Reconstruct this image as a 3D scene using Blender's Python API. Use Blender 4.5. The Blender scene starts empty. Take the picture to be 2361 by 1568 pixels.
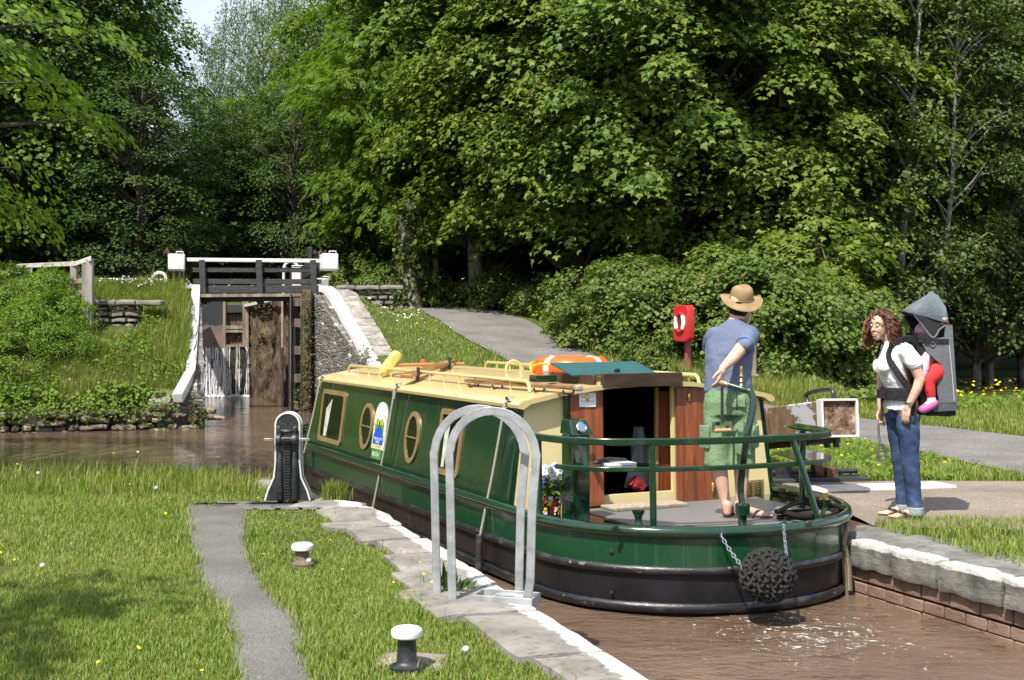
import bpy, math, random
import numpy as np
from mathutils import Vector, Matrix, noise as mnoise

S = bpy.context.scene
COL = S.collection
# ---------------------------------------------------------------- camera
CX, HY, F, H = 1180.5, 755.0, 2800.0, 1.555      # image width 2361, eye height 1.555 m
cam_d = bpy.data.cameras.new('camera'); cam = bpy.data.objects.new('camera', cam_d); COL.objects.link(cam)
cam.location = (0, 0, H); cam.rotation_euler = (math.radians(90), 0, 0)
cam_d.sensor_width = 36.0; cam_d.lens = 36.0*F/2361.0
cam_d.shift_y = -(784.0-HY)/2361.0
cam_d.clip_start = 0.1; cam_d.clip_end = 2000
S.camera = cam
# ---------------------------------------------------------------- sky, sun, exposure
SUN_EL = math.radians(57)
SUN_TO = Vector((-0.47, -0.88, 0)).normalized()
w = bpy.data.worlds.new('World'); S.world = w; w.use_nodes = True
nt = w.node_tree; nt.nodes.clear()
sky = nt.nodes.new('ShaderNodeTexSky'); sky.sky_type = 'NISHITA'; sky.sun_disc = False
sky.sun_elevation = SUN_EL; sky.sun_rotation = math.atan2(SUN_TO.x, SUN_TO.y)
sky.dust_density = 2.0
tc = nt.nodes.new('ShaderNodeTexCoord'); mp = nt.nodes.new('ShaderNodeMapping'); mp.inputs['Scale'].default_value = (1, 1, 2.6)
nz = nt.nodes.new('ShaderNodeTexNoise'); nz.inputs['Scale'].default_value = 2.2; nz.inputs['Detail'].default_value = 8
rp = nt.nodes.new('ShaderNodeValToRGB'); rp.color_ramp.elements[0].position = .36; rp.color_ramp.elements[1].position = .58
mx = nt.nodes.new('ShaderNodeMixRGB'); mx.inputs[2].default_value = (3.7, 4.0, 4.6, 1)
bg = nt.nodes.new('ShaderNodeBackground'); bg.inputs['Strength'].default_value = .15
out = nt.nodes.new('ShaderNodeOutputWorld')
L = nt.links.new
L(tc.outputs['Generated'], mp.inputs[0]); L(mp.outputs[0], nz.inputs['Vector']); L(nz.outputs['Fac'], rp.inputs[0])
L(rp.outputs[0], mx.inputs[0]); L(sky.outputs[0], mx.inputs[1]); L(mx.outputs[0], bg.inputs[0]); L(bg.outputs[0], out.inputs[0])
sd = bpy.data.lights.new('sun', 'SUN'); sd.energy = 4.6; sd.angle = math.radians(.53); sd.color = (1, .95, .86)
so = bpy.data.objects.new('sun', sd); COL.objects.link(so)
dirv = Vector((SUN_TO.x*math.cos(SUN_EL), SUN_TO.y*math.cos(SUN_EL), math.sin(SUN_EL)))
so.rotation_euler = dirv.to_track_quat('Z', 'Y').to_euler(); so.location = dirv*60
S.view_settings.view_transform = 'Standard'; S.view_settings.look = 'None'; S.view_settings.gamma = 1
S.view_settings.exposure = 0.7
S.cycles.max_bounces = 6; S.cycles.diffuse_bounces = 2; S.cycles.glossy_bounces = 3; S.cycles.transmission_bounces = 4
S.cycles.transparent_max_bounces = 6; S.cycles.caustics_reflective = False; S.cycles.caustics_refractive = False
rnd = random.Random(7); NR = np.random.default_rng(11)

# ---------------------------------------------------------------- helpers: pixels of the 2361 px wide photograph to metres
def P(px, py, Y): return Vector(((px-CX)/F*Y, Y, H-(py-HY)/F*Y))
def G(px, py, z=0.0):
    s = (py-HY)/(H-z); return Vector(((px-CX)/s, F/s, z))
BO = Vector((1.866, 8.259)); BA = math.radians(25.5); CA, SA = math.cos(BA), math.sin(BA)
def BL(px, py, ly):                                 # a point of the boat in boat axes (right, forward, up)
    r = (px-CX)/F
    lx = (r*(BO.y+CA*ly)-BO.x+SA*ly)/(CA-r*SA)
    Y = BO.y+SA*lx+CA*ly
    return Vector((lx, ly, H-(py-HY)/F*Y))
def B2W(lx, ly, z=0): return Vector((BO.x+CA*lx-SA*ly, BO.y+SA*lx+CA*ly, z))

# ---------------------------------------------------------------- helpers: objects
def tag(o, label=None, cat=None, group=None, kind=None):
    if label: o['label'] = label
    if cat: o['category'] = cat
    if group: o['group'] = group
    if kind: o['kind'] = kind
    return o
def thing(name, label, cat, loc=(0, 0, 0), rz=0.0, group=None):
    o = bpy.data.objects.new(name, None); COL.objects.link(o); o.empty_display_size = .1
    o.location = loc; o.rotation_euler = (0, 0, rz)
    return tag(o, label, cat, group)
def link(name, me, parent=None, loc=None, rz=0.0, sc=None):
    o = bpy.data.objects.new(name, me); COL.objects.link(o); o.parent = parent
    if loc is not None: o.location = loc
    if rz: o.rotation_euler = (0, 0, rz)
    if sc is not None: o.scale = (sc, sc, sc) if not hasattr(sc, '__len__') else sc
    return o
def copy_tree(o, parent=None):
    c = o.copy(); COL.objects.link(c); c.parent = parent
    for ch in list(o.children): copy_tree(ch, c)
    return c
def smoothstep(a, b, x):
    t = np.clip((x-a)/(b-a), 0, 1); return t*t*(3-2*t)

class MB:
    """collects shapes and links them as one mesh object"""
    def __init__(s): s.v = []; s.f = []; s.m = []; s.mi = 0
    def add(s, vs, fs):
        k = len(s.v); s.v += [tuple(p) for p in vs]; s.f += [tuple(i+k for i in q) for q in fs]; s.m += [s.mi]*len(fs); return s
    def box(s, c, d, R=None, taper=1.0):
        c = Vector(c); x, y, z = [q/2 for q in d]
        vs = [Vector((i*x*(taper if k > 0 else 1), j*y*(taper if k > 0 else 1), k*z)) for k in (-1, 1) for j in (-1, 1) for i in (-1, 1)]
        if R is not None: vs = [R @ q for q in vs]
        return s.add([c+q for q in vs], [(0, 2, 3, 1), (4, 5, 7, 6), (0, 1, 5, 4), (2, 6, 7, 3), (0, 4, 6, 2), (1, 3, 7, 5)])
    def loft(s, rings, cap=True, closed=True):
        n = len(rings[0]); vs = [p for r in rings for p in r]; fs = []
        for i in range(len(rings)-1):
            for j in range(n if closed else n-1):
                a = i*n+j; b = i*n+(j+1) % n; fs.append((a, b, b+n, a+n))
        if cap: fs.append(tuple(range(n))[::-1]); fs.append(tuple(range((len(rings)-1)*n, len(rings)*n)))
        return s.add(vs, fs)
    def tube(s, pts, r, n=8, cap=True, closed=False, flat=1.0, up=None):
        pts = [Vector(p) for p in pts]; m = len(pts); R = r if hasattr(r, '__len__') else [r]*m
        rings = []; nrm = None
        for i, p in enumerate(pts):
            if closed: t = pts[(i+1) % m]-pts[i-1]
            else: t = pts[min(i+1, m-1)]-pts[max(i-1, 0)]
            if t.length < 1e-9: t = Vector((0, 0, 1))
            t.normalize()
            if nrm is None or up is not None:
                a = Vector(up) if up is not None else (Vector((0, 0, 1)) if abs(t.z) < .9 else Vector((1, 0, 0)))
                nrm = a-t*a.dot(t)
            else: nrm = nrm-t*nrm.dot(t)
            if nrm.length < 1e-9: nrm = t.orthogonal()
            nrm.normalize(); b = t.cross(nrm)
            rings.append([p+(nrm*math.cos(2*math.pi*k/n)*R[i]+b*math.sin(2*math.pi*k/n)*R[i]*flat) for k in range(n)])
        if closed: rings.append(rings[0]); cap = False
        return s.loft(rings, cap)
    def limb(s, pts, r, n=12, flat=1.0, up=None):            # a tube with rounded ends
        pts = [Vector(p) for p in pts]; r = list(r)
        d0 = (pts[0]-pts[1]).normalized(); d1 = (pts[-1]-pts[-2]).normalized()
        A = [(pts[0]+d0*r[0]*.95, r[0]*.3), (pts[0]+d0*r[0]*.7, r[0]*.72)]; Z = [(pts[-1]+d1*r[-1]*.7, r[-1]*.72), (pts[-1]+d1*r[-1]*.95, r[-1]*.3)]
        return s.tube([a for a, _ in A]+pts+[a for a, _ in Z], [b for _, b in A]+r+[b for _, b in Z], n, True, False, flat, up)
    def bar(s, pts, wd, ht, up=(0, 0, 1), closed=False):       # rectangular section along a line
        pts = [Vector(p) for p in pts]; m = len(pts); rings = []; up = Vector(up)
        for i, p in enumerate(pts):
            t = (pts[(i+1) % m]-pts[i-1]) if closed else (pts[min(i+1, m-1)]-pts[max(i-1, 0)])
            t.normalize(); sd_ = t.cross(up); sd_.normalize(); u = sd_.cross(t); u.normalize()
            rings.append([p+sd_*a*wd/2+u*b*ht/2 for a, b in ((-1, -1), (1, -1), (1, 1), (-1, 1))])
        if closed: rings.append(rings[0])
        return s.loft(rings, not closed)
    def lathe(s, prof, n=20, M=None, a0=0, a1=2*math.pi):
        full = abs(a1-a0-2*math.pi) < 1e-6; rings = []
        for r, z in prof:
            k = n if full else n+1
            ring = [Vector((r*math.cos(a0+(a1-a0)*j/n), r*math.sin(a0+(a1-a0)*j/n), z)) for j in range(k)]
            rings.append([M @ q for q in ring] if M is not None else ring)
        return s.loft(rings, full, full)
    def ell(s, c, r, n=14, m=9, R=None):
        c = Vector(c); rings = []
        for i in range(m+1):
            a = -math.pi/2+math.pi*i/m; ca = max(math.cos(a), .02)
            ring = [Vector((r[0]*ca*math.cos(2*math.pi*j/n), r[1]*ca*math.sin(2*math.pi*j/n), r[2]*math.sin(a))) for j in range(n)]
            rings.append([c+(R @ q if R is not None else q) for q in ring])
        return s.loft(rings)
    def prism(s, poly, d0, d1, M=None):                      # polygon in xy pushed from z=d0 to z=d1
        n = len(poly); vs = [Vector((x, y, d0)) for x, y in poly]+[Vector((x, y, d1)) for x, y in poly]
        if M is not None: vs = [M @ q for q in vs]
        return s.add(vs, [tuple(range(n))[::-1], tuple(range(n, 2*n))]+[(i, (i+1) % n, n+(i+1) % n, n+i) for i in range(n)])
    def rough(s, c, d, R=None, n=(4, 4, 3), amp=.02, fr=6.0, rnd_=.12, seed=0):   # a hewn block: subdivided box with worn edges
        c = Vector(c); idx = {}; vs = []; fs = []
        def vid(i, j, k):
            if (i, j, k) in idx: return idx[(i, j, k)]
            q = Vector((2*i/n[0]-1, 2*j/n[1]-1, 2*k/n[2]-1))
            e = sorted((abs(q.x), abs(q.y), abs(q.z)))
            sh = 1-rnd_*.35*((e[1])**4)
            p = Vector((q.x*d[0]/2, q.y*d[1]/2, q.z*d[2]/2))
            dn = min(d)
            p = Vector((p.x-math.copysign(rnd_*dn*.5, q.x)*(abs(q.x) > .99)*(e[1]**5), p.y-math.copysign(rnd_*dn*.5, q.y)*(abs(q.y) > .99)*(e[1]**5), p.z-math.copysign(rnd_*dn*.5, q.z)*(abs(q.z) > .99)*(e[1]**5)))
            o = Vector((seed*7.3, seed*3.1, seed*1.7))
            p = p+Vector(mnoise.noise_vector((p+c)*fr+o))*amp
            if R is not None: p = R @ p
            idx[(i, j, k)] = len(vs); vs.append(c+p); return idx[(i, j, k)]
        X, Y, Z = n
        for i in range(X):
            for j in range(Y):
                fs.append((vid(i, j, 0), vid(i, j+1, 0), vid(i+1, j+1, 0), vid(i+1, j, 0))); fs.append((vid(i, j, Z), vid(i+1, j, Z), vid(i+1, j+1, Z), vid(i, j+1, Z)))
        for i in range(X):
            for k in range(Z):
                fs.append((vid(i, 0, k), vid(i+1, 0, k), vid(i+1, 0, k+1), vid(i, 0, k+1))); fs.append((vid(i, Y, k), vid(i, Y, k+1), vid(i+1, Y, k+1), vid(i+1, Y, k)))
        for j in range(Y):
            for k in range(Z):
                fs.append((vid(0, j, k), vid(0, j, k+1), vid(0, j+1, k+1), vid(0, j+1, k))); fs.append((vid(X, j, k), vid(X, j+1, k), vid(X, j+1, k+1), vid(X, j, k+1)))
        return s.add(vs, fs)
    def mesh(s, name, mats, smooth=True, ang=40):
        me = bpy.data.meshes.new(name); me.from_pydata(s.v, [], s.f)
        for m in (mats if isinstance(mats, (list, tuple)) else [mats]): me.materials.append(m)
        me.polygons.foreach_set('material_index', s.m)
        if smooth:
            me.polygons.foreach_set('use_smooth', [True]*len(s.f)); me.set_sharp_from_angle(angle=math.radians(ang))
        me.update(); return me
    def build(s, name, mats, parent=None, smooth=True, ang=40, bevel=0.0, loc=None):
        o = link(name, s.mesh(name, mats, smooth, ang), parent, loc)
        if bevel:
            b = o.modifiers.new('bevel', 'BEVEL'); b.width = bevel; b.segments = 2; b.limit_method = 'ANGLE'; b.angle_limit = math.radians(50)
        return o
def arc(c, r, a0, a1, n, ax=(1, 0, 0), ay=(0, 0, 1)):
    c = Vector(c); ax = Vector(ax); ay = Vector(ay)
    return [c+ax*r*math.cos(a0+(a1-a0)*i/n)+ay*r*math.sin(a0+(a1-a0)*i/n) for i in range(n+1)]
def resample(pts, step):
    pts = [Vector(p) for p in pts]; o = [pts[0]]
    for a, b in zip(pts, pts[1:]):
        k = max(1, int((b-a).length/step+.5)); o += [a.lerp(b, (i+1)/k) for i in range(k)]
    return o
def bez(pts, n=6):                                          # smooth line through points
    pts = [Vector(p) for p in pts]; o = []
    for i in range(len(pts)-1):
        p0 = pts[max(i-1, 0)]; p1 = pts[i]; p2 = pts[i+1]; p3 = pts[min(i+2, len(pts)-1)]
        for k in range(n):
            t = k/n; o.append(.5*((2*p1)+(p2-p0)*t+(2*p0-5*p1+4*p2-p3)*t*t+(3*p1-p0-3*p2+p3)*t**3))
    return o+[pts[-1]]
def big_mesh(name, co, tris, mat, smooth=False):
    me = bpy.data.meshes.new(name); co = np.asarray(co, np.float32); tris = np.asarray(tris, np.int32)
    k = tris.shape[1]
    me.vertices.add(len(co)); me.vertices.foreach_set('co', co.ravel())
    me.loops.add(tris.size); me.loops.foreach_set('vertex_index', tris.ravel())
    me.polygons.add(len(tris)); me.polygons.foreach_set('loop_start', np.arange(0, tris.size, k, dtype=np.int32))
    me.polygons.foreach_set('loop_total', np.full(len(tris), k, np.int32))
    if smooth: me.polygons.foreach_set('use_smooth', np.ones(len(tris), bool))
    me.update(calc_edges=True); me.materials.append(mat); return me

# ---------------------------------------------------------------- materials
class NT:
    def __init__(s, name):
        s.m = bpy.data.materials.new(name); s.m.use_nodes = True; s.t = s.m.node_tree; s.t.nodes.clear()
        s.out = s.n('ShaderNodeOutputMaterial')
    def n(s, ty, **kw):
        o = s.t.nodes.new(ty)
        for k, v in kw.items():
            if k in o.inputs: o.inputs[k].default_value = v
            else: setattr(o, k, v)
        return o
    def l(s, a, b): s.t.links.new(a, b)
    def coord(s, kind='Object', scale=None):
        c = s.n('ShaderNodeTexCoord').outputs[kind]
        if scale is not None:
            m = s.n('ShaderNodeMapping'); m.inputs['Scale'].default_value = scale; s.l(c, m.inputs[0]); c = m.outputs[0]
        return c
    def noise(s, co, scale, detail=5, rough=.55, dist=0):
        o = s.n('ShaderNodeTexNoise', Scale=scale, Detail=detail, Roughness=rough, Distortion=dist); s.l(co, o.inputs['Vector']); return o.outputs['Fac']
    def ramp(s, fac, stops):
        r = s.n('ShaderNodeValToRGB'); e = r.color_ramp.elements
        while len(e) < len(stops): e.new(.5)
        for q, (p, c) in zip(e, stops):
            q.position = p; q.color = (*c, 1) if hasattr(c, '__len__') else (c, c, c, 1)
        s.l(fac, r.inputs[0]); return r.outputs[0]
    def mix(s, fac, a, b, mode='MIX'):
        o = s.n('ShaderNodeMixRGB', blend_type=mode)
        for q, i in ((fac, 0), (a, 1), (b, 2)):
            if isinstance(q, (int, float)): o.inputs[i].default_value = q if i == 0 else (q, q, q, 1)
            elif isinstance(q, tuple): o.inputs[i].default_value = (*q, 1)
            else: s.l(q, o.inputs[i])
        return o.outputs[0]
    def math(s, op, a, b=None):
        o = s.n('ShaderNodeMath', operation=op)
        for q, i in ((a, 0), (b, 1)):
            if q is None: continue
            if isinstance(q, (int, float)): o.inputs[i].default_value = q
            else: s.l(q, o.inputs[i])
        return o.outputs[0]
    def bump(s, hgt, st, dist=.02, prev=None):
        b = s.n('ShaderNodeBump', Strength=st, Distance=dist); s.l(hgt, b.inputs['Height'])
        if prev is not None: s.l(prev, b.inputs['Normal'])
        return b.outputs[0]
    def principled(s, col, rough=.5, metal=0.0, spec=.5, coat=0.0, normal=None, ior=None, coat_r=.05):
        p = s.n('ShaderNodeBsdfPrincipled', Metallic=metal); p.inputs['Specular IOR Level'].default_value = spec
        p.inputs['Coat Weight'].default_value = coat; p.inputs['Coat Roughness'].default_value = coat_r
        if ior: p.inputs['IOR'].default_value = ior
        if isinstance(col, tuple): p.inputs['Base Color'].default_value = (*col, 1)
        else: s.l(col, p.inputs['Base Color'])
        if isinstance(rough, (int, float)): p.inputs['Roughness'].default_value = rough
        else: s.l(rough, p.inputs['Roughness'])
        if normal is not None: s.l(normal, p.inputs['Normal'])
        return p.outputs[0]
    def done(s, sh): s.l(sh, s.out.inputs['Surface']); return s.m
def pm(name, c1, c2=None, scale=6.0, rough=.6, metal=0.0, bump=0.0, bscale=40.0, coat=0.0, spec=.5, lo=.4, hi=.62, stretch=None, bdist=.02, speck=None):
    t = NT(name); co = t.coord('Object', stretch)
    col = c1
    if c2 is not None: col = t.ramp(t.noise(co, scale, 7, .6), [(lo, c1), (hi, c2)])
    if speck is not None: col = t.mix(t.ramp(t.noise(co, speck[0], 3, .7), [(speck[1], 0), (speck[1]+.04, 1)]), col, speck[2])
    nr = t.bump(t.noise(co, bscale, 6, .6), bump, bdist) if bump else None
    return t.done(t.principled(col, rough, metal, spec, coat, nr))
def leaf_mat(name, cols, trans=.38, rough=.45, big=.25):
    t = NT(name); g = t.n('ShaderNodeNewGeometry'); r = g.outputs['Random Per Island']
    co = t.n('ShaderNodeTexCoord').outputs['Object']
    f = t.math('ADD', t.math('MULTIPLY', r, .6), t.math('MULTIPLY', t.noise(co, big, 2), .55))
    k = len(cols); col = t.ramp(f, [(.15+.7*i/(k-1), c) for i, c in enumerate(cols)])
    p = t.principled(col, rough+.12, 0, .22)
    tr = t.n('ShaderNodeBsdfTranslucent'); t.l(t.mix(1.0, col, (1.0, 1.12, .45), 'MULTIPLY'), tr.inputs[0])
    m = t.n('ShaderNodeMixShader'); m.inputs[0].default_value = trans; t.l(p, m.inputs[1]); t.l(tr.outputs[0], m.inputs[2])
    return t.done(m.outputs[0])
M = {}
M['grass'] = leaf_mat('grass_blades', [(.1, .178, .02), (.16, .245, .032), (.23, .295, .055), (.36, .355, .14)], .35, .4, .8)
M['meadow'] = leaf_mat('meadow_grass', [(.105, .165, .017), (.16, .23, .026), (.22, .275, .045), (.34, .32, .12)], .35, .4, .5)
M['nettle'] = leaf_mat('bank_leaves', [(.085, .16, .016), (.135, .225, .025), (.19, .27, .04)], .4, .4, .8)
M['maple'] = leaf_mat('maple_leaves', [(.05, .108, .022), (.092, .162, .027), (.142, .215, .036), (.215, .26, .052)], .42, .33, .35)
M['maple_b'] = leaf_mat('yellowish_maple_leaves', [(.06, .118, .022), (.11, .175, .026), (.17, .23, .038), (.235, .268, .055)], .42, .33, .45)
M['ash'] = leaf_mat('ash_leaves', [(.075, .15, .015), (.125, .21, .02), (.19, .26, .034)], .4, .38, .3)
M['alder'] = leaf_mat('alder_leaves', [(.05, .085, .02), (.085, .125, .028), (.125, .162, .043)], .34, .33, .4)
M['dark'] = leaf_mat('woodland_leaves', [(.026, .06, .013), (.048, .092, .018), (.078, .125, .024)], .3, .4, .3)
M['lime'] = leaf_mat('lime_leaves', [(.10, .18, .02), (.17, .27, .03), (.25, .34, .05)], .42, .36, .5)
M['birch'] = leaf_mat('birch_leaves', [(.05, .095, .025), (.078, .13, .033), (.11, .165, .042)], .3, .4, .2)
M['hazel'] = leaf_mat('hazel_leaves', [(.055, .112, .022), (.098, .17, .032), (.155, .215, .045), (.21, .225, .075)], .4, .36, .7)
M['ivy'] = leaf_mat('ivy_leaves', [(.02, .05, .012), (.05, .085, .02), (.13, .12, .03)], .25, .3, 1.5)
M['bark'] = pm('bark', (.05, .04, .03), (.13, .105, .08), 9, .9, bump=.8, bscale=14, stretch=(1, 1, .25), bdist=.05)
M['bark_pale'] = pm('pale_bark', (.09, .08, .065), (.3, .27, .23), 4, .85, bump=.6, bscale=20, bdist=.03)
# ================================================================ terrain
WZ = -.38
CANAL = [(3.2, -2.2), (.612, 5.35), (-.963, 9.79), (-1.085, 10.5), (-1.4, 10.6), (-1.5, 11), (-1.9, 11.5), (-2.15, 12.35), (-4, 12.9), (-7, 13.3), (-14, 13.8), (-60, 15),
         (-60, 19), (-14, 21.6), (-9.4, 22.4), (-6.5, 23.2), (-5.95, 23.55), (-7.2, 28.2), (-9.2, 28.9), (-12.5, 34.4), (-7.3, 34.0), (-4.62, 27.8), (-2.2, 23.5), (-.1, 20), (1.0, 16.5),
         (2.0, 13), (2.72, 9.9), (2.85, 9.35), (2.72, 9.0), (2.45, 8.86), (7.2, -2.2)]
POND = [(8.3, 26.5), (11, 26.9), (16, 26), (40, 24), (60, 45), (30, 47), (14, 43), (9.5, 41), (7.6, 34), (7.4, 29)]
def inpoly(x, y, poly):
    x = np.asarray(x, float); y = np.asarray(y, float); c = np.zeros(x.shape, bool); n = len(poly)
    for i in range(n):
        x0, y0 = poly[i]; x1, y1 = poly[(i+1) % n]
        k = ((y0 > y) != (y1 > y)); c ^= k & (x < (x1-x0)*(y-y0)/((y1-y0) if y1 != y0 else 1e-9)+x0)
    return c
def polydist(x, y, pts, closed=True):
    x = np.asarray(x, float); y = np.asarray(y, float); d = np.full(x.shape, 1e9); n = len(pts)
    for i in range(n if closed else n-1):
        a = pts[i]; b = pts[(i+1) % n]; ux, uy = b[0]-a[0], b[1]-a[1]; q = ux*ux+uy*uy
        t = np.clip(((x-a[0])*ux+(y-a[1])*uy)/q, 0, 1); d = np.minimum(d, np.hypot(x-a[0]-t*ux, y-a[1]-t*uy))
    return d
def land(x, y):
    x = np.asarray(x, float); y = np.asarray(y, float)
    w_ = -SA*x+CA*y; v_ = CA*x+SA*y
    tt = smoothstep(8.9, 11.0, v_)
    zr = (np.interp(w_, [17, 20, 24, 26, 28, 33, 60, 200], [0, .25, .95, 1.6, 2.35, 2.45, 3.5, 8])*(1-tt)+np.interp(w_, [17, 20, 24.2, 29.2, 32, 35, 37.3, 60, 200], [0, .25, 1.08, 1.75, 1.99, 2.19, 2.38, 3.4, 8])*tt)*(1-smoothstep(4.5, 9, x))
    zr = zr+smoothstep(46, 90, y)*4*smoothstep(4, 10, x)
    d = y-np.interp(x, [-14, -9.4, -6.5, -5.9], [21.6, 22.4, 23.2, 23.6])
    zl = np.interp(d, [0, .6, 1.5, 3.2, 5, 40, 200], [.05, .35, .95, 1.75, 2.4, 3.2, 9])
    z = np.where((v_ < 6.5) & (y > 17), zl, zr)
    return np.where(y < 17, 0.0, z)
def hgt1(x, y): return float(land(np.array([x]), np.array([y]))[0])
xs = np.concatenate([np.linspace(-320, -22, 24), np.arange(-21.8, 22, .2), np.linspace(22.4, 320, 26)])
ys = np.concatenate([np.linspace(-120, -4, 14), np.arange(-3.8, 52, .2), np.linspace(52.5, 420, 26)])
GX, GY = np.meshgrid(xs, ys); gz = land(GX, GY)
und = np.array([[mnoise.noise(Vector((a*.5, b*.5, 0))) for a in xs] for b in ys])
gz = gz+und*.02*(GY > 14)-.02
cut = inpoly(GX, GY, CANAL) | (polydist(GX, GY, CANAL) < .2)
gz = np.where(cut, -1.5, gz)
pn = inpoly(GX, GY, POND); gz = np.where(pn, gz-.2-.6*smoothstep(0, 1.5, polydist(GX, GY, POND)), gz)
nx, ny = len(xs), len(ys)
ii = (np.arange(ny-1)[:, None]*nx+np.arange(nx-1)[None, :]).ravel()
t = NT('soil_and_turf'); co = t.coord('Object')
c = t.ramp(t.noise(co, .9, 6, .6), [(.35, (.045, .07, .015)), (.5, (.07, .105, .02)), (.68, (.1, .11, .035))])
c = t.mix(t.ramp(t.noise(co, 14, 5, .7), [(.4, 0), (.7, .7)]), c, (.06, .05, .028))
M['soil'] = t.done(t.principled(c, .95, 0, .2, 0, t.bump(t.noise(co, 22, 6, .7), .7, .05)))
tag(link('ground', big_mesh('ground', np.stack([GX.ravel(), GY.ravel(), gz.ravel()], 1), np.stack([ii, ii+1, ii+nx+1, ii+nx], 1), M['soil'], True)), kind='structure')

# ---------------------------------------------------------------- water
t = NT('canal_water'); co = t.coord('Object')
n1 = t.noise(t.coord('Object', (1.0, 1.9, 1)), 2.6, 5, .6, .8); n2 = t.noise(t.coord('Object', (1, 2.2, 1)), 9, 4, .55, .5)
geo = t.n('ShaderNodeNewGeometry').outputs['Position']
def near_pt(x, y, r0, r1):
    v = t.n('ShaderNodeVectorMath', operation='DISTANCE'); t.l(geo, v.inputs[0]); v.inputs[1].default_value = (x, y, WZ)
    return t.ramp(t.math('DIVIDE', v.outputs['Value'], r1), [(r0/r1, 1), (1, 0)])
wash = t.math('MAXIMUM', near_pt(1.9, 7.7, .1, 1.7), t.math('MULTIPLY', near_pt(-9.9, 20.6, .3, 2.2), 1.0))
fo = t.math('ADD', t.math('MULTIPLY', t.noise(co, 13, 6, .72, 1.2), 1.0), t.math('MULTIPLY', wash, .185))
foam = t.math('MULTIPLY', t.ramp(fo, [(.735, 0), (.80, 1)]), t.ramp(wash, [(0.02, 0), (.25, 1)]))
base = t.ramp(t.noise(co, .8, 4), [(.35, (.105, .069, .046)), (.7, (.15, .104, .073))])
hh = t.math('ADD', t.math('MULTIPLY', n1, 1.0), t.math('MULTIPLY', n2, .4))
rip = t.math('ADD', .05, t.math('MULTIPLY', near_pt(2.2, 7.0, .6, 5.5), .3))
b = t.n('ShaderNodeBump', Distance=.35); t.l(hh, b.inputs['Height']); t.l(rip, b.inputs['Strength'])
p = t.principled(t.mix(foam, base, (.75, .74, .7)), t.math('ADD', .045, t.math('MULTIPLY', foam, .5)), 0, .5, 0, b.outputs[0], 1.33)
M['water'] = t.done(p)
def water_sheet(name, poly, z, step, mat):
    a = np.array(poly); gx = np.arange(a[:, 0].min()-.3, a[:, 0].max()+.3, step); gy = np.arange(a[:, 1].min()-.3, a[:, 1].max()+.3, step)
    X, Y = np.meshgrid(gx, gy); k = inpoly(X, Y, poly) | (polydist(X, Y, poly) < .22)
    q = k[:-1, :-1] | k[1:, :-1] | k[:-1, 1:] | k[1:, 1:]; n = len(gx)
    i0 = (np.arange(len(gy)-1)[:, None]*n+np.arange(n-1)[None, :])[q]
    Z = np.full(X.shape, z)
    if mat is M['water']:
        wv = np.array([[mnoise.noise(Vector((x*1.3, y*2.4, 3)))*.012+mnoise.noise(Vector((x*3.1, y*6, 9)))*.006 for x in gx] if len(gx)*len(gy) < 4e5 else [0]*len(gx) for y in gy])
        Z = Z+wv*np.clip(1.6-np.hypot(X-2, Y-7.5)/5, .25, 1.3)
    f = np.stack([i0, i0+1, i0+n+1, i0+n], 1); u, inv = np.unique(f, return_inverse=True)
    return link(name, big_mesh(name, np.stack([X.ravel(), Y.ravel(), Z.ravel()], 1)[u], inv.reshape(f.shape), mat, True))
pound = [p for p in CANAL if p[0] > -50]
pound = [q if q != (-14, 13.8) else (-22, 14.1) for q in pound]; pound = [q if q != (-14, 21.6) else (-22, 21.2) for q in pound]
tag(water_sheet('canal_water', pound, WZ, .12, M['water']), kind='structure')
t = NT('pond_water'); co = t.coord('Object', (1, 2.5, 1))
weed = t.math('MULTIPLY', t.ramp(t.noise(t.coord('Object', (.35, 2.2, 1)), .9, 5, .65), [(.47, 0), (.55, 1)]), .85)
M['pond'] = t.done(t.principled(t.mix(weed, (.012, .013, .008), (.11, .12, .03)), t.math('ADD', .06, t.math('MULTIPLY', weed, .6)), 0, .5, 0, t.bump(t.noise(co, 5, 3), .05, .05), 1.33))
tag(water_sheet('pond', POND, -.2, .5, M['pond']), kind='structure')

# ---------------------------------------------------------------- paths, draped sheets
def ribbon(name, pts, widths, mat, off, cross=7, step=.35, ragged=.06):
    c = bez([(x, y, 0) for x, y in pts], 8); wd = np.interp(np.linspace(0, 1, len(c)), np.linspace(0, 1, len(widths)), widths)
    vs = []; fs = []
    for i, p in enumerate(c):
        d = c[min(i+1, len(c)-1)]-c[max(i-1, 0)]; d.normalize(); nrm = Vector((-d.y, d.x, 0))
        for j in range(cross):
            k = (j/(cross-1)-.5)*2; rg = ragged*mnoise.noise(Vector((i*.7, k*9, len(c)))) if abs(k) > .9 else 0
            q = p+nrm*k*(wd[i]/2+rg); vs.append((q.x, q.y, hgt1(q.x, q.y)+off+.015*(1-k*k)))
    for i in range(len(c)-1):
        for j in range(cross-1):
            a = i*cross+j; fs.append((a, a+cross, a+cross+1, a+1))
    o = link(name, big_mesh(name, vs, fs, mat, True)); return tag(o, kind='structure')
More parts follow.
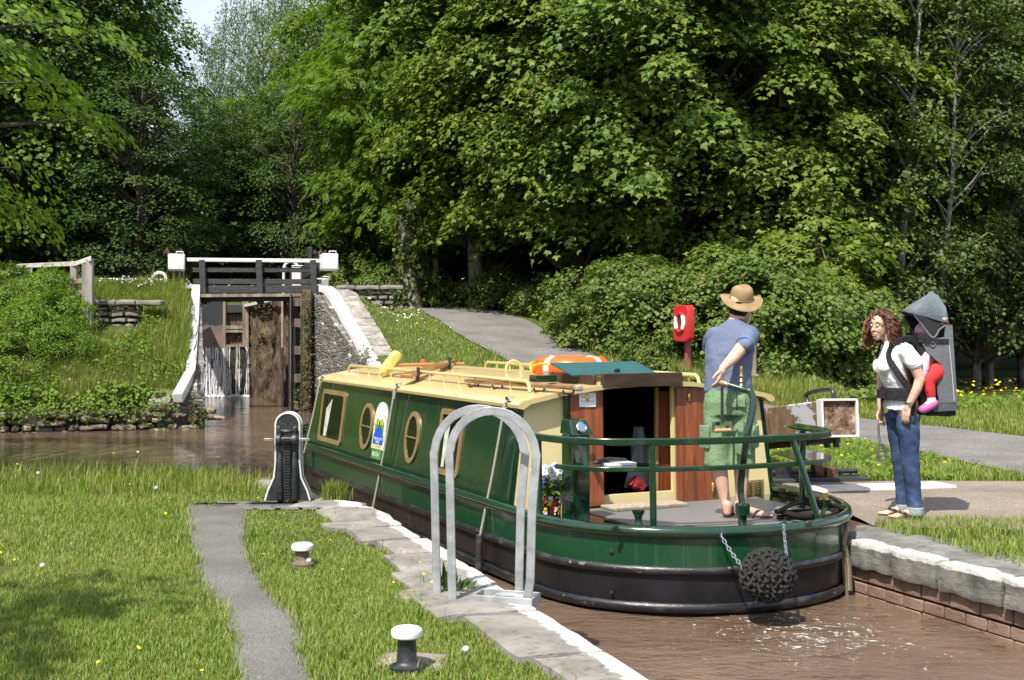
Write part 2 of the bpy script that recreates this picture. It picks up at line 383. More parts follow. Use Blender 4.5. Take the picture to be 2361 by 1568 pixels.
def gravel(name, c1, c2, c3, sc=90):
    t = NT(name); co = t.coord('Object'); v = t.n('ShaderNodeTexVoronoi', Scale=sc); t.l(co, v.inputs['Vector'])
    c = t.ramp(v.outputs['Color'], [(.1, c1), (.5, c2), (.95, c3)])
    c = t.mix(t.ramp(t.noise(co, 1.1, 6, .65), [(.38, 0), (.68, .8)]), c, tuple(q*.62 for q in c2))
    c = t.mix(t.ramp(t.noise(co, 60, 2, .8), [(.69, 0), (.73, .8)]), c, (.5, .48, .44))
    return t.done(t.principled(c, .9, 0, .3, 0, t.bump(v.outputs['Distance'], .6, .012)))
M['gravel'] = gravel('path_gravel', (.1, .095, .09), (.19, .175, .165), (.33, .31, .29))
M['grit'] = gravel('lockside_grit', (.15, .115, .085), (.27, .215, .17), (.42, .36, .3), 110)
M['tar'] = gravel('worn_tarmac', (.12, .115, .105), (.17, .162, .15), (.28, .27, .25), 160)
TOW = [(8.6, 6.5), (7.6, 10), (6.75, 13.5), (5.9, 17.2), (4.5, 20.8), (2.3, 24), (.5, 27), (-.75, 32), (-1.35, 35), (-2.05, 38), (-3.2, 41), (-8, 48)]
TOW_W = [3, 3, 2.9, 2.6, 2.4, 2.3, 2.3, 2.5, 2.5, 2.6, 2.6, 2.4]
ribbon('towpath', TOW, TOW_W, M['gravel'], .012)
ribbon('lockside_gravel', [(2.75, 10.75), (4, 10.8), (6, 10.6), (9.5, 9.8)], [2.6, 3.0, 3.0, 3.4], M['grit'], .004, 9)
PL = [G(*p).xy for p in ((424, 1169), (446, 1261), (454, 1336), (514, 1407), (532, 1486), (547, 1565), (552, 1900))]
PR = [G(*p).xy for p in ((566, 1167), (566, 1242), (585, 1299), (619, 1355), (690, 1430), (701, 1505), (724, 1565), (780, 1900))]
def path_strip(name, A, Bq, mat, z):
    n = 30; vs = []; fs = []
    a = bez([(p[0], p[1], 0) for p in A], 8); b_ = bez([(p[0], p[1], 0) for p in Bq], 8)
    for i in range(n+1):
        p = a[round(i/n*(len(a)-1))]; q = b_[round(i/n*(len(b_)-1))]
        for j in range(6):
            k = j/5; e = p.lerp(q, k)
            if j in (0, 5): e = e+Vector((mnoise.noise(Vector((i*.6, j, 0)))*.05, 0, 0))
            vs.append((e.x, e.y, z+.012*math.sin(k*math.pi)))
    for i in range(n):
        for j in range(5): fs.append((i*6+j, i*6+j+1, i*6+j+7, i*6+j+6))
    return tag(link(name, big_mesh(name, vs, fs, mat, True)), kind='structure')
path_strip('lockside_path', PL, PR, M['tar'], -.012)
slab_a = [G(424, 1171).xy, G(520, 1158).xy, G(640, 1150).xy]; slab_b = [G(560, 1172).xy, G(640, 1172).xy, G(735, 1171).xy]
path_strip('gear_hardstanding', [G(424, 1172).xy, G(560, 1173).xy, G(745, 1172).xy], [G(450, 1156).xy, G(560, 1154).xy, G(735, 1152).xy], M['tar'], -.008)

# ---------------------------------------------------------------- masonry
def setattr_f(o, name, fn):
    me = o.data; a = me.attributes.new(name, 'FLOAT', 'POINT'); a.data.foreach_set('value', [fn(v.co) for v in me.vertices])
def stone_paint(name, s1, s2, white=(.62, .61, .57), bs=9, thr=.5):
    t = NT(name); co = t.coord('Object'); a = t.n('ShaderNodeAttribute', attribute_name='paint').outputs['Fac']
    c = t.ramp(t.noise(co, 3.2, 7, .65), [(.3, s1), (.64, s2)])
    c = t.mix(t.ramp(t.noise(co, 16, 5, .7), [(.55, 0), (.7, .7)]), c, (.06, .058, .045))
    c = t.mix(t.ramp(t.noise(co, 5, 4, .7), [(.6, 0), (.68, .5)]), c, (.22, .19, .1))
    m = t.ramp(t.math('ADD', a, t.math('MULTIPLY', t.math('SUBTRACT', t.noise(co, 7, 7, .75), .5), 1.1)), [(thr-.03, 0), (thr+.05, 1)])
    c = t.mix(m, c, t.mix(t.ramp(t.noise(co, 26, 6, .75), [(.45, 0), (.66, .85)]), white, (.3, .285, .26)))
    return t.done(t.principled(c, .85, 0, .3, 0, t.bump(t.noise(t.coord('Object', (1, 1, 2)), bs, 8, .7), .55, .03)))
M['flag'] = stone_paint('coping_flagstone', (.14, .13, .115), (.29, .27, .24), (.56, .55, .51), thr=.58)
M['ashlar'] = stone_paint('grey_coping_block', (.085, .085, .075), (.235, .23, .205), (.56, .55, .51), bs=16, thr=.57)
M['brickbrown'] = pm('wet_brown_brick', (.17, .105, .075), (.26, .175, .13), 5, .7, bump=.5, bscale=45, speck=(22, .66, (.1, .07, .05)))
M['rubble'] = None
t = NT('rubble_wall'); co = t.coord('Object', (1, 1, 1.9)); v = t.n('ShaderNodeTexVoronoi', Scale=6.5, feature='DISTANCE_TO_EDGE'); t.l(co, v.inputs['Vector'])
v2 = t.n('ShaderNodeTexVoronoi', Scale=6.5); t.l(co, v2.inputs['Vector'])
c = t.ramp(v2.outputs['Color'], [(.1, (.09, .085, .075)), (.6, (.19, .18, .165)), (.89, (.26, .25, .23)), (.93, (.58, .57, .54))])
c = t.mix(t.ramp(v.outputs['Distance'], [(.015, 0), (.06, 1)]), (.06, .056, .048), c)
c = t.mix(t.ramp(t.noise(t.coord('Object'), 1.3, 6, .7), [(.56, 0), (.7, .6)]), c, (.07, .085, .025))
M['rubble'] = t.done(t.principled(c, .9, 0, .25, 0, t.bump(v.outputs['Distance'], .9, .06)))
t = NT('mossy_chamber_wall'); co = t.coord('Object', (1, 1, .5))
c = t.ramp(t.noise(co, 5, 8, .75), [(.3, (.04, .026, .017)), (.48, (.12, .08, .055)), (.62, (.19, .14, .1)), (.75, (.26, .21, .15))])
c = t.mix(t.ramp(t.noise(t.coord('Object', (1, 1, .7)), 1.6, 6, .7), [(.55, 0), (.66, .8)]), c, (.17, .16, .06))
M['moss'] = t.done(t.principled(c, .85, 0, .3, 0, t.bump(t.noise(co, 16, 8, .75), 1.0, .07)))
M['white'] = pm('white_paint', (.66, .66, .64), (.5, .48, .44), 7, .55, lo=.55, hi=.75, bump=.15, bscale=25)
M['black'] = pm('black_paint', (.018, .019, .022), (.05, .05, .052), 12, .45, bump=.2, bscale=40, lo=.45, hi=.75)
M['blackwood'] = pm('black_painted_timber', (.022, .024, .028), (.07, .068, .065), 9, .6, bump=.5, bscale=16, stretch=(.4, 1, 4), lo=.45, hi=.8)
M['oldwood'] = pm('weathered_timber', (.17, .13, .09), (.31, .26, .2), 7, .85, bump=.5, bscale=14, stretch=(1, 1, .15))
M['wetwood'] = pm('wet_grey_timber', (.08, .06, .045), (.17, .135, .105), 7, .7, bump=.5, bscale=14, stretch=(1, 1, .15))
M['rust'] = pm('rusty_iron', (.06, .03, .018), (.2, .09, .04), 14, .8, bump=.4, bscale=40)

def face_wall(mb, A, Bp, z0, zA, zB, step=.3, amp=.05, inset=0.0, nrm=None, fr=2.2):
    """a rough vertical face from A to B, from z0 up to zA..zB, leaning back by inset at the top"""
    A = Vector((A[0], A[1], 0)); Bp = Vector((Bp[0], Bp[1], 0)); d = Bp-A; ln = d.length; d.normalize(); nr = Vector(nrm) if nrm else Vector((d.y, -d.x, 0))
    n = max(2, int(ln/step)); m = max(3, int((max(zA, zB)-z0)/step)); vs = []; fs = []
    for i in range(n+1):
        zt = zA+(zB-zA)*i/n
        for j in range(m+1):
            p = A+d*ln*i/n; z = z0+(zt-z0)*j/m; q = Vector((p.x, p.y, z))-nr*inset*j/m
            k = mnoise.noise(q*fr)*amp+mnoise.noise(q*fr*3.1)*amp*.5
            q = q+nr*(k if 0 < i < n else 0); vs.append(q)
    for i in range(n):
        for j in range(m):
            a = i*(m+1)+j; fs.append((a, a+m+1, a+m+2, a+1))
    mb.add(vs, fs)
def wall_body(mb, pts, z0, zs, side, th):
    """the solid body behind a face"""
    k = len(pts)
    for i in range(k-1):
        a = Vector((*pts[i], 0)); b = Vector((*pts[i+1], 0)); d = (b-a).normalized(); nr = Vector((d.y, -d.x, 0))*side
        q = [a-nr*.02, b-nr*.02, b-nr*th, a-nr*th]; zt = [zs[i], zs[i+1], zs[i+1], zs[i]]
        mb.add([Vector((p.x, p.y, z0)) for p in q]+[Vector((p.x, p.y, z)) for p, z in zip(q, zt)], [(3, 2, 1, 0), (4, 5, 6, 7), (0, 1, 5, 4), (1, 2, 6, 5), (2, 3, 7, 6), (3, 0, 4, 7)])

# ----- left side of the near lock
LA, LB = Vector((3.2, -2.2, 0)), Vector((-.963, 9.79, 0)); ld = (LB-LA).normalized(); ln_ = Vector((-ld.y, ld.x, 0))   # ln_ points to the land (left)
wl = thing('lock_wall', 'low near lock wall on the left, worn flagstones with chipped white paint on the edge', 'lock wall')
mb = MB(); face_wall(mb, LB.xy, LA.xy, -1.6, -.12, -.12, .35, .03, nrm=(-ln_.x, -ln_.y, 0)); wall_body(mb, [LB.xy, LA.xy], -1.6, [-.14, -.14], 1 if (LA-LB).cross(ln_).z > 0 else -1, .5)
for a, b_ in zip(CANAL[2:8], CANAL[3:9]):
    dd = (Vector(b_)-Vector(a)).normalized(); nn = Vector((dd.y, -dd.x, 0)); face_wall(mb, a, b_, -1.6, -.1, -.1, .3, .03, nrm=(nn.x, nn.y, 0))
mb.build('wall', M['brickbrown'], wl)
mb = MB(); s_ = 0.0; tot = (LB-LA).length; q = 0
while s_ < tot-.2:
    lnn = min(rnd.uniform(.5, .95), tot-s_); wd = rnd.uniform(.36, .62); c = LA+ld*(s_+lnn/2)+ln_*(wd/2-.02+rnd.uniform(-.025, .02))
    R = Matrix.Rotation(math.atan2(ld.y, ld.x)+rnd.uniform(-.03, .03), 3, 'Z')
    mb.rough((c.x, c.y, -.075+rnd.uniform(-.008, .008)), (lnn-.016, wd, .2), R, (8, 6, 3), .013, 4.5, .1, q); s_ += lnn; q += 1
for (x, y, l_, wd, a) in ((-1.33, 10.2, .75, .55, 112), (-1.62, 10.68, .62, .5, 165), (-1.95, 11.15, .6, .45, 120), (-2.25, 11.75, .65, .4, 118), (-2.42, 12.3, .5, .4, 150)):
    mb.rough((x, y, -.085), (l_, wd, .2), Matrix.Rotation(math.radians(a), 3, 'Z'), (8, 6, 3), .025, 4.5, .25, q); q += 1
o = mb.build('coping', M['flag'], wl, ang=60)
edge = [(3.2, -2.2), (-.963, 9.79), (-1.085, 10.5), (-1.4, 10.6), (-1.5, 11), (-1.9, 11.5), (-2.15, 12.35)]
setattr_f(o, 'paint', lambda c: 1-float(polydist(np.array([c.x]), np.array([c.y]), edge, False)[0])/.24)
mb = MB()
mb.rough(G(1005, 1392, -.05), (.5, .3, .14), Matrix.Rotation(.1, 3, 'Z'), (7, 5, 2), .02, 5, .25, 90)
mb.rough(G(950, 1545, -.05), (.36, .24, .12), Matrix.Rotation(-.06, 3, 'Z'), (7, 5, 2), .02, 5, .25, 91)
o = mb.build('footing_slab', pm('pinkish_slab', (.2, .16, .13), (.31, .26, .215), 8, .85, bump=.4, bscale=25), wl, ang=60)
# ----- right side of the near lock
RA, RB = Vector((2.45, 8.86, 0)), Vector((7.2, -2.2, 0)); rd = (RB-RA).normalized(); rn = Vector((-rd.y, rd.x, 0))      # rn points to the land (right)
wr = thing('lock_wall', 'near lock wall on the right, big grey hewn blocks over brown brick courses', 'lock wall')
Rr = Matrix.Rotation(math.atan2(rd.y, rd.x), 3, 'Z'); mb = MB(); s_ = 0.0; q = 100; tot = (RB-RA).length
while s_ < tot:
    lnn = rnd.uniform(.36, .6); c = RA+rd*(s_+lnn/2)+rn*.2
    mb.rough((c.x, c.y, -.083), (lnn-.018, .42, .2), Rr, (12, 4, 8), .016, 9, .08, q); s_ += lnn; q += 1
for (x, y, l_, wd, a) in ((2.72, 9.12, .5, .4, 30), (3.0, 8.75, .7, .5, -60), (2.9, 9.45, .5, .35, 95), (3.3, 8.1, .8, .45, -66), (3.75, 7.2, .9, .5, -66)):
    mb.rough((x, y, -.09), (l_, wd, .2), Matrix.Rotation(math.radians(a), 3, 'Z'), (7, 6, 2), .02, 4.5, .25, q); q += 1
o = mb.build('coping', M['ashlar'], wr, ang=50)
def rpaint(c):
    dd = (Vector((c.x, c.y, 0))-RA).dot(rn); return max(0, 1-max(dd-.03, 0)/.2) if c.z > -.018 else (.34 if c.z > -.06 else (.2 if c.z > -.12 else .05))
setattr_f(o, 'paint', rpaint)
mb = MB(); q = 0
for row in range(5):
    s_ = -.1-(row % 2)*.12
    while s_ < tot:
        lnn = .27 if row != 1 else .19
        c = RA+rd*(s_+lnn/2)+rn*(.14+rnd.uniform(-.006, .006)); hh_ = .077 if row else .092
        mb.box((c.x, c.y, -.187-.045-sum([.1, .083, .083, .083, .083][:row])), (lnn-.01, .2, hh_), Rr); s_ += lnn
mb.build('brick_course', M['brickbrown'], wr, bevel=.008)
mb = MB(); wall_body(mb, [RA.xy, RB.xy], -1.6, [-.22, -.22], 1, .5)
for v_ in (mb,):
    v_.v = [tuple(Vector(p)+rn*.12) for p in v_.v]
rt = [(2.45, 8.86), (2.72, 9.0), (2.85, 9.35), (2.72, 9.9), (2.0, 13), (1.0, 16.5), (-.1, 20), (-2.2, 23.5)]
for a, b_ in zip(rt, rt[1:]):
    dd = (Vector(b_)-Vector(a)).normalized(); face_wall(mb, a, b_, -1.6, .0, .0, .4, .04, nrm=(-dd.y, dd.x, 0))
mb.build('wall', M['brickbrown'], wr)
# ----- white quadrant kerb and rusty rack by the balance beam
qk = MB(); pts = bez([G(1800, 1150), G(1880, 1134), G(1990, 1129), G(2100, 1126), G(2180, 1122)], 5)
qk.bar([p+Vector((0, 0, .0)) for p in pts], .34, .07)
tag(qk.build('quadrant_kerb', pm('limewashed_concrete', (.72, .66, .58), (.5, .43, .36), 6, .85, lo=.5, hi=.72, bump=.3), None, bevel=.015), 'pale limewashed concrete kerb strip behind the woman', 'kerb')
gp = thing('ground_gear', 'rusty black iron gear lying on boards beside the pale concrete kerb', 'lock gear', G(1880, 1108), .12)
mb = MB(); [mb.box((0, -.12+.12*i, .02), (1.0, .11, .04)) for i in range(3)]; mb.build('board', M['blackwood'], gp, bevel=.005)
mb = MB(); mb.tube([(-.45, 0, .09), (.45, .02, .09)], .025); mb.box((-.35, 0, .09), (.16, .12, .12)); mb.build('shaft', M['black'], gp)
mb = MB(); mb.lathe([(.075, -.05), (.075, .05)], 12, Matrix.Translation((.02, 0, .1)) @ Matrix.Rotation(math.pi/2, 4, 'Y')); mb.box((.16, 0, .08), (.12, .1, .1)); mb.build('cog', M['rust'], gp, bevel=.006)

# ================================================================ upper lock
ul = thing('lock_wall', 'stone wing wall left of the waterfall with a white painted sloping edge', 'lock wall')
cl = [(-5.95, 23.55), (-7.2, 28.2), (-9.2, 28.9), (-12.5, 34.4)]  # unseen rear stretch splayed left so its shadow clears the falls
mb = MB(); face_wall(mb, (-6.75, 23.1), cl[0], -1.6, .1, .25, .25, .07); face_wall(mb, cl[0], cl[1], -1.6, .5, 2.4, .25, .06, .16, (.966, .26, 0)); face_wall(mb, cl[1], cl[2], -1.6, 2.4, 2.4, .3, .06, 0, (.33, .94, 0)); face_wall(mb, cl[2], cl[3], -1.6, 2.4, 2.4, .3, .06, 0, (.86, .51, 0))
for i in range(1): wall_body(mb, [(-6.75, 23.1), cl[0]], -1.6, [.05, .2], 1, .5); wall_body(mb, cl, -1.6, [.3, 2.3, 2.3, 2.3], 1, .55)
mb.build('wall', M['rubble'], ul)
mb = MB(); lp = [P(410, 925, 23.0), P(424, 898, 23.5), P(440, 868, 24.2), P(445, 800, 25.6), P(450, 720, 27.4), P(452, 670, 28.3)]
lp = resample(lp, .35); mb.bar([p+Vector((mnoise.noise(p*2)*.008, 0, mnoise.noise(p*2.3)*.006+.06)) for p in lp], .19, .2); mb.build('white_edge', M['white'], ul, bevel=.02)
mb = MB(); q = 300
for a, b_ in zip(lp, lp[1:]):
    c = (a+b_)/2+Vector((-.38, 0, -.12)); d = b_-a; mb.rough(c, (.42, d.length+.02, .16), d.to_track_quat('Y', 'Z').to_matrix(), (5, 4, 2), .025, 5, .2, q); q += 1
mb.build('coping', pm('mossy_flags', (.2, .17, .14), (.33, .29, .24), 5, .9, bump=.5, bscale=18, speck=(6, .6, (.1, .11, .03))), ul, ang=60)

ur = thing('lock_wall', 'lock wall right of the waterfall, brown mossy chamber and grey rubble wing', 'lock wall')
mb = MB(); cr = [(-7.5, 34.4), (-4.64, 27.85)]; face_wall(mb, cr[0], cr[1], -1.6, 2.2, 2.35, .12, .16, 0, (-.92, -.39, 0), 2.6); wall_body(mb, cr, -1.6, [2.15, 2.3], 1, .5)
mb.build('chamber_face', M['moss'], ur)
mb = MB(); face_wall(mb, (-4.52, 27.7), (-2.2, 23.5), -1.6, 2.35, -.1, .22, .05, .12, (-.855, -.519, 0)); wall_body(mb, [(-4.52, 27.7), (-2.2, 23.5)], -1.6, [2.3, -.15], 1, .5); mb.build('wing_face', M['rubble'], ur)
mb = MB(); rp_ = [P(742, 668, 28.4), P(760, 672, 28.0), P(790, 718, 27.0), P(826, 780, 26.0), P(858, 836, 25.1), P(895, 905, 24.1)]
rp_ = resample(bez(rp_, 4), .35); mb.bar([p+Vector((mnoise.noise(p*2)*.02, 0, mnoise.noise(p*2.3)*.02)) for p in rp_], .26, .16); mb.build('white_edge', M['white'], ur, bevel=.02)
mb = MB()
for a, b_ in zip(rp_, rp_[1:]):
    c = (a+b_)/2+Vector((.33, .12, -.07)); d = b_-a; mb.rough(c, (.5, d.length+.02, .16), d.to_track_quat('Y', 'Z').to_matrix(), (5, 4, 2), .025, 5, .2, q); q += 1
mb.build('coping', M['oldwood'] if False else pm('lichened_flags', (.2, .18, .16), (.36, .33, .29), 5, .9, bump=.5, bscale=18, speck=(6, .6, (.12, .11, .04))), ur, ang=60)
mb = MB(); tp = [P(563, 706, 34.2), P(600, 698, 32), P(632, 692, 30.6), P(668, 685, 29.0), P(735, 674, 28.3)]; mb.bar(tp, .12, .07); mb.build('white_edge', M['white'], ur)
mb = MB(); mb.box(P(652, 815, 29.6)+Vector((0, -.05, 0)), (.05, .06, 2.75)); mb.build('iron_strip', pm('pale_rusty_strip', (.42, .33, .27), (.28, .2, .16), 6, .7), ur)
mb = MB(); mb.box(P(709, 815, 27.75), (.2, .25, 2.9)); mb.build('quoin_post', M['moss'], ur, bevel=.02)
# tail gate folded back in its recess, seen end on
def gate_beam(root, near, far, sz=.38):
    mb = MB(); d = (far-near); R = d.to_track_quat('Y', 'Z').to_matrix(); mb.box((near+far)/2, (sz*.95, d.length, sz*.9), R); mb.build('balance_beam', M['blackwood'], root, bevel=.02)
    mb = MB(); mb.box(near+d.normalized()*.17, (sz, .36, sz), R); e = mb.build('beam_end', M['white'], root, bevel=.03)
    mb = MB(); k = near+Vector((.02, .2, sz/2)); mb.tube([k+Vector((-.08, 0, -.02)), k+Vector((-.08, 0, .06)), k+Vector((.08, 0, .06)), k+Vector((.08, 0, -.02))], .012, 6); mb.build('handle', M['white'], e)
gt = thing('lock_gate', 'open right tail gate with ladder like rails and a white ended beam', 'lock gate', (0, 0, 0))
mb = MB(); mb.box(P(672.5, 815, 27.95), (.03, .3, 2.75)); mb.box(P(697, 815, 27.85), (.03, .3, 2.75)); mb.build('post', M['wetwood'], gt, bevel=.01)
for y in (697, 745, 808, 872, 935): mb = MB(); mb.box(P(684, y, 28.02), (.22, .22, .2)); mb.build('rail', M['wetwood'], gt, bevel=.01)
mb = MB(); mb.box(P(684, 815, 28.45), (.3, .5, 2.9)); mb.build('recess_shade', M['black'], gt)  # black box behind the rails, standing in for the shade of the recess
gate_beam(gt, P(762, 603, 28.0), P(684, 642, 32.2))
mb = MB(); mb.box(P(716, 586, 28.9), (.1, .12, .34)); mb.tube([P(722, 584, 28.9), P(744, 582, 28.9)], .025, 6); mb.lathe([(.05, -.04), (.05, .04)], 10, Matrix.Translation(P(727, 583, 28.85)) @ Matrix.Rotation(math.pi/2, 4, 'X')); mb.build('paddle_gear', M['black'], gt, bevel=.01)
mb = MB(); mb.limb([P(738, 590, 28.8), P(741, 578, 28.8), P(747, 586, 28.8)], [.05, .06, .02], 8); mb.build('catch', M['rust'], gt)
gl = thing('lock_gate', 'open left tail gate, only its white square beam end and gear showing', 'lock gate', (0, 0, 0))
gate_beam(gl, P(407, 604, 28.0), P(413, 640, 33.0))
mb = MB(); mb.box(P(418, 583, 28.6), (.05, .08, .22)); mb.lathe([(.05, -.04), (.05, .04)], 10, Matrix.Translation(P(388, 584, 28.6)) @ Matrix.Rotation(math.pi/2, 4, 'X')); mb.tube([P(385, 592, 28.6), P(418, 590, 28.6)], .03, 6); mb.build('paddle_gear', M['black'], gl)
mb = MB(); mb.limb([P(390, 588, 28.5), P(386, 574, 28.5), P(378, 588, 28.5)], [.05, .06, .02], 8); mb.build('catch', M['rust'], gl)
# head gate with the fall below it
gh = thing('lock_gate', 'closed dark head gate above the waterfall with stained plate and slatted opening', 'lock gate', (0, 0, 0))
yg = 33.9
def gbox(x0, y0, x1, y1, Y, dep):
    a = P(x0, y0, Y); b = P(x1, y1, Y); c = (a+b)/2; return (c.x, c.y+dep/2, c.z), (abs(b.x-a.x), dep, abs(a.z-b.z))
t = NT('stained_gate_plate'); co = t.coord('Object'); c = t.ramp(t.math('ADD', t.math('MULTIPLY', t.n('ShaderNodeSeparateXYZ').outputs[2], 1), 0), [(0, 0), (1, 0)])
sx = t.n('ShaderNodeSeparateXYZ'); t.l(co, sx.inputs[0]); st = t.ramp(t.math('ADD', t.math('MULTIPLY', sx.outputs[2], .5), t.math('MULTIPLY', t.noise(co, 2.2, 6, .7), .35)), [(.8, (.21, .14, .115)), (.98, (.15, .11, .1)), (1.0, (.03, .032, .035))])
st = t.mix(t.ramp(t.noise(co, 2.6, 6, .7), [(.54, 0), (.66, .9)]), st, (.045, .045, .05)); M['plate'] = t.done(t.principled(st, .5))
mb = MB(); mb.box(*gbox(250, 690, 514, 802, yg, .12)); mb.build('plate', M['plate'], gh)
mb = MB(); mb.box(*gbox(514, 664, 520, 802, yg-.04, .2)); mb.box(*gbox(559, 690, 573, 800, yg-.05, .25)); mb.build('post', M['oldwood'], gh)
mb = MB(); mb.box(*gbox(520, 702, 559, 721, yg, .2)); mb.box(*gbox(514, 690, 575, 697, yg+.1, .1)); mb.build('top_rail', M['blackwood'], gh, bevel=.01)
for a, b_ in ((751, 759), (761, 767), (795, 800)): mb = MB(); mb.box(*gbox(520, a, 559, b_, yg-.02, .2)); mb.build('rail', M['oldwood'], gh, bevel=.006)
mb = MB(); [mb.box(*gbox(520+i*8, 721, 527.4+i*8, 800, yg+.14, .05)) for i in range(5)]; mb.build('plank', pm('wet_planks', (.07, .05, .03), (.14, .1, .06), 8, .6, bump=.3), gh)
nb = P(748, 655, 34.2); gate_beam(gh, nb, P(600, 668, 36.5), .32)
mb = MB(); mb.box(*gbox(230, 800, 600, 850, yg+.02, .5)); mb.box(*gbox(230, 850, 600, 960, yg-.12, .5)); cill = mb.build('cill', pm('slimy_cill', (.022, .02, .013), (.06, .052, .033), 5, .45, bump=.8, bscale=14, stretch=(1, 1, .5)), gh)
wf_pts = []
t = NT('falling_water'); tp_ = t.n('ShaderNodeBsdfTransparent'); d_ = t.principled((.8, .82, .84), .25); m_ = t.n('ShaderNodeMixShader'); m_.inputs[0].default_value = .85; t.l(tp_.outputs[0], m_.inputs[1]); t.l(d_, m_.inputs[2]); M['fall'] = t.done(m_.outputs[0])
mb = MB()
for i in range(210):
    u = rnd.random()
    px = 458+rnd.random()**1.3*62 if u < .7 else rnd.choice([585, 569, 545, 531, 553, 524])*1.0+rnd.uniform(-3, 3)
    px = min(px, 573); y0 = rnd.choice([801, 803, 802, 852, 848, 830]) if u < .7 else rnd.choice([850, 852, 800]); ln = rnd.uniform(8, 60); y1 = min(915, y0+ln) if rnd.random() < .5 else 915; y0 = y0 if rnd.random() < .6 else rnd.uniform(y0, y1-5)
    Y = yg-.16-rnd.random()*.12; a = P(px, y0, Y); b_ = P(px+rnd.uniform(-2, 2), y1, Y-.1); k = [a.lerp(b_, j/5)+Vector((rnd.uniform(-.012, .012), 0, 0)) for j in range(6)]
    mb.tube(k, [rnd.uniform(.003, .014)*(1 if px < 520 else .6) for _ in k], 5)
for i in range(150):
    c = P(rnd.uniform(466, 574), 915, yg-.2-rnd.random()*.35); mb.ell((c.x, c.y, WZ+rnd.uniform(0, .05)), [rnd.uniform(.015, .05)]*3, 6, 4)
tag(mb.build('waterfall', M['fall'], None), kind='stuff')

# footbridge across the lock tail
fb = thing('footbridge', 'black timber footbridge with white handrail crossing the lock above the waterfall', 'footbridge', (0, 0, 0)); yb = 28.25
pr = lambda x0, y0, x1, y1, d, h: MB().bar([P(x0, y0, yb), P(x1, y1, yb+.0)], d, h)
pr(432, 599, 742, 602, .1, .09).build('handrail', M['white'], fb, bevel=.015)
for a, b_, c in ((443, 622, 11), (443, 649, 12), (452, 667, 17)):
    mb = pr(a, b_, 740, b_+.5 if a == 443 else b_-.5, .05, c/99); mb.v = [tuple(Vector(p)+Vector((0, .06, 0))) for p in mb.v]; mb.build('rail', M['blackwood'], fb, bevel=.008)
for x in (466, 597, 722):
    mb = MB(); a = P(x, 599, yb-.02); b_ = P(x+4, 702, yb-.02); mb.bar([a, b_], .14, .09, (0, 1, 0)); mb.build('post', M['blackwood'], fb, bevel=.01)
mb = MB(); mb.bar([P(455, 683, yb+.1), P(735, 681, yb+.1)], .9, .07); mb.build('deck', M['oldwood'], fb)
mb = MB(); mb.bar([P(470, 690, yb-.1), P(730, 688, yb-.1)], .12, .12); mb.build('beam', M['blackwood'], fb, bevel=.01)
for x in (476, 600, 715): mb = MB(); mb.box(P(x, 692, yb+.05), (.12, .3, .12)); mb.build('bracket', M['black'], fb)
# white hoops and bollard posts at the upper lock
def hoop(name, label, c, R_, hgt_, w_, mat, rz=0, grp=None):
    h = thing(name, label, 'hoop', c, rz, grp); mb = MB()
    pts = [Vector((-R_, 0, 0)), Vector((-R_, 0, hgt_-R_))]+arc((0, 0, hgt_-R_), R_, math.pi, 0, 12)[1:-1]+[Vector((R_, 0, hgt_-R_)), Vector((R_, 0, 0))]
    rings = []
    for i, p in enumerate(pts):
        rad = Vector((p.x, 0, max(0, p.z-(hgt_-R_)))).normalized(); rings.append([p+rad*a*w_/2+Vector((0, b_, 0)) for a, b_ in ((-1, -.03), (1, -.03), (1, .03), (-1, .03))])
    mb.loft(rings); mb.build('arch', mat, h, bevel=.008); return h
h1 = hoop('ladder_hoop', 'small white arched ladder hoop on grass left of the footbridge', P(368, 664, 29), .16, .37, .07, M['white'])
mb = MB(); mb.box((0, 0, -.05), (.75, .3, .08)); mb.build('plinth', M['rubble'], h1, bevel=.01)
h2 = hoop('ladder_hoop', 'tall white arched ladder hoop behind the right end of the footbridge', P(671, 678, 30), .18, .8, .06, M['white'])
mb = MB(); mb.box((0, 0, -.05), (.6, .3, .08)); mb.build('plinth', M['rubble'], h2, bevel=.01)
wp = thing('mooring_post', 'short white post with a dark side beside the tall white hoop', 'post', P(685, 676, 29.3))
mb = MB(); mb.box((0, 0, .32), (.22, .22, .64)); mb.build('post', M['white'], wp, bevel=.015); mb = MB(); mb.box((.02, 0, .655), (.26, .25, .03)); mb.build('cap', M['white'], wp, bevel=.01)
ww = MB(); pts = [P(268, 674, 29.2), P(300, 670, 29.5), P(350, 671, 30)]; ww.bar(pts, .4, .08); tag(ww.build('kerb_stone', M['white'], None, bevel=.02), 'white painted kerb stone lying in daisies below the small hoop', 'kerb')
# stone walls
def stone_wall(name, label, x0, y0, x1, y1, Y, dep, rows, mat, cap=True, rise=0):
    r = thing(name, label, 'stone wall'); mb = MB(); a = P(x0, y0, Y); b_ = P(x1, y1, Y); h_ = (a.z-b_.z)/rows; q = int(x0)
    for i in range(rows):
        x = a.x
        while x < b_.x-.05:
            l_ = min(rnd.uniform(.18, .42), b_.x-x); mb.rough((x+l_/2, Y+dep/2+rnd.uniform(-.02, .02), b_.z+h_*(i+.5)), (l_-.012, dep, h_*rnd.uniform(.85, 1.05)-.008), None, (5, 2, 4), .03, 7, .4, q); q += 1; x += l_
    mb.build('stonework', mat, r, ang=50)
    if cap:
        mb = MB(); x = a.x-.05
        while x < b_.x: l_ = rnd.uniform(.4, .8); mb.rough((x+l_/2, Y+dep/2-.02, a.z+.06), (l_, dep+.14, .12), None, (6, 3, 2), .02, 5, .3, q); q += 1; x += l_
        mb.build('coping', M['flag'], r, ang=50)
    return r
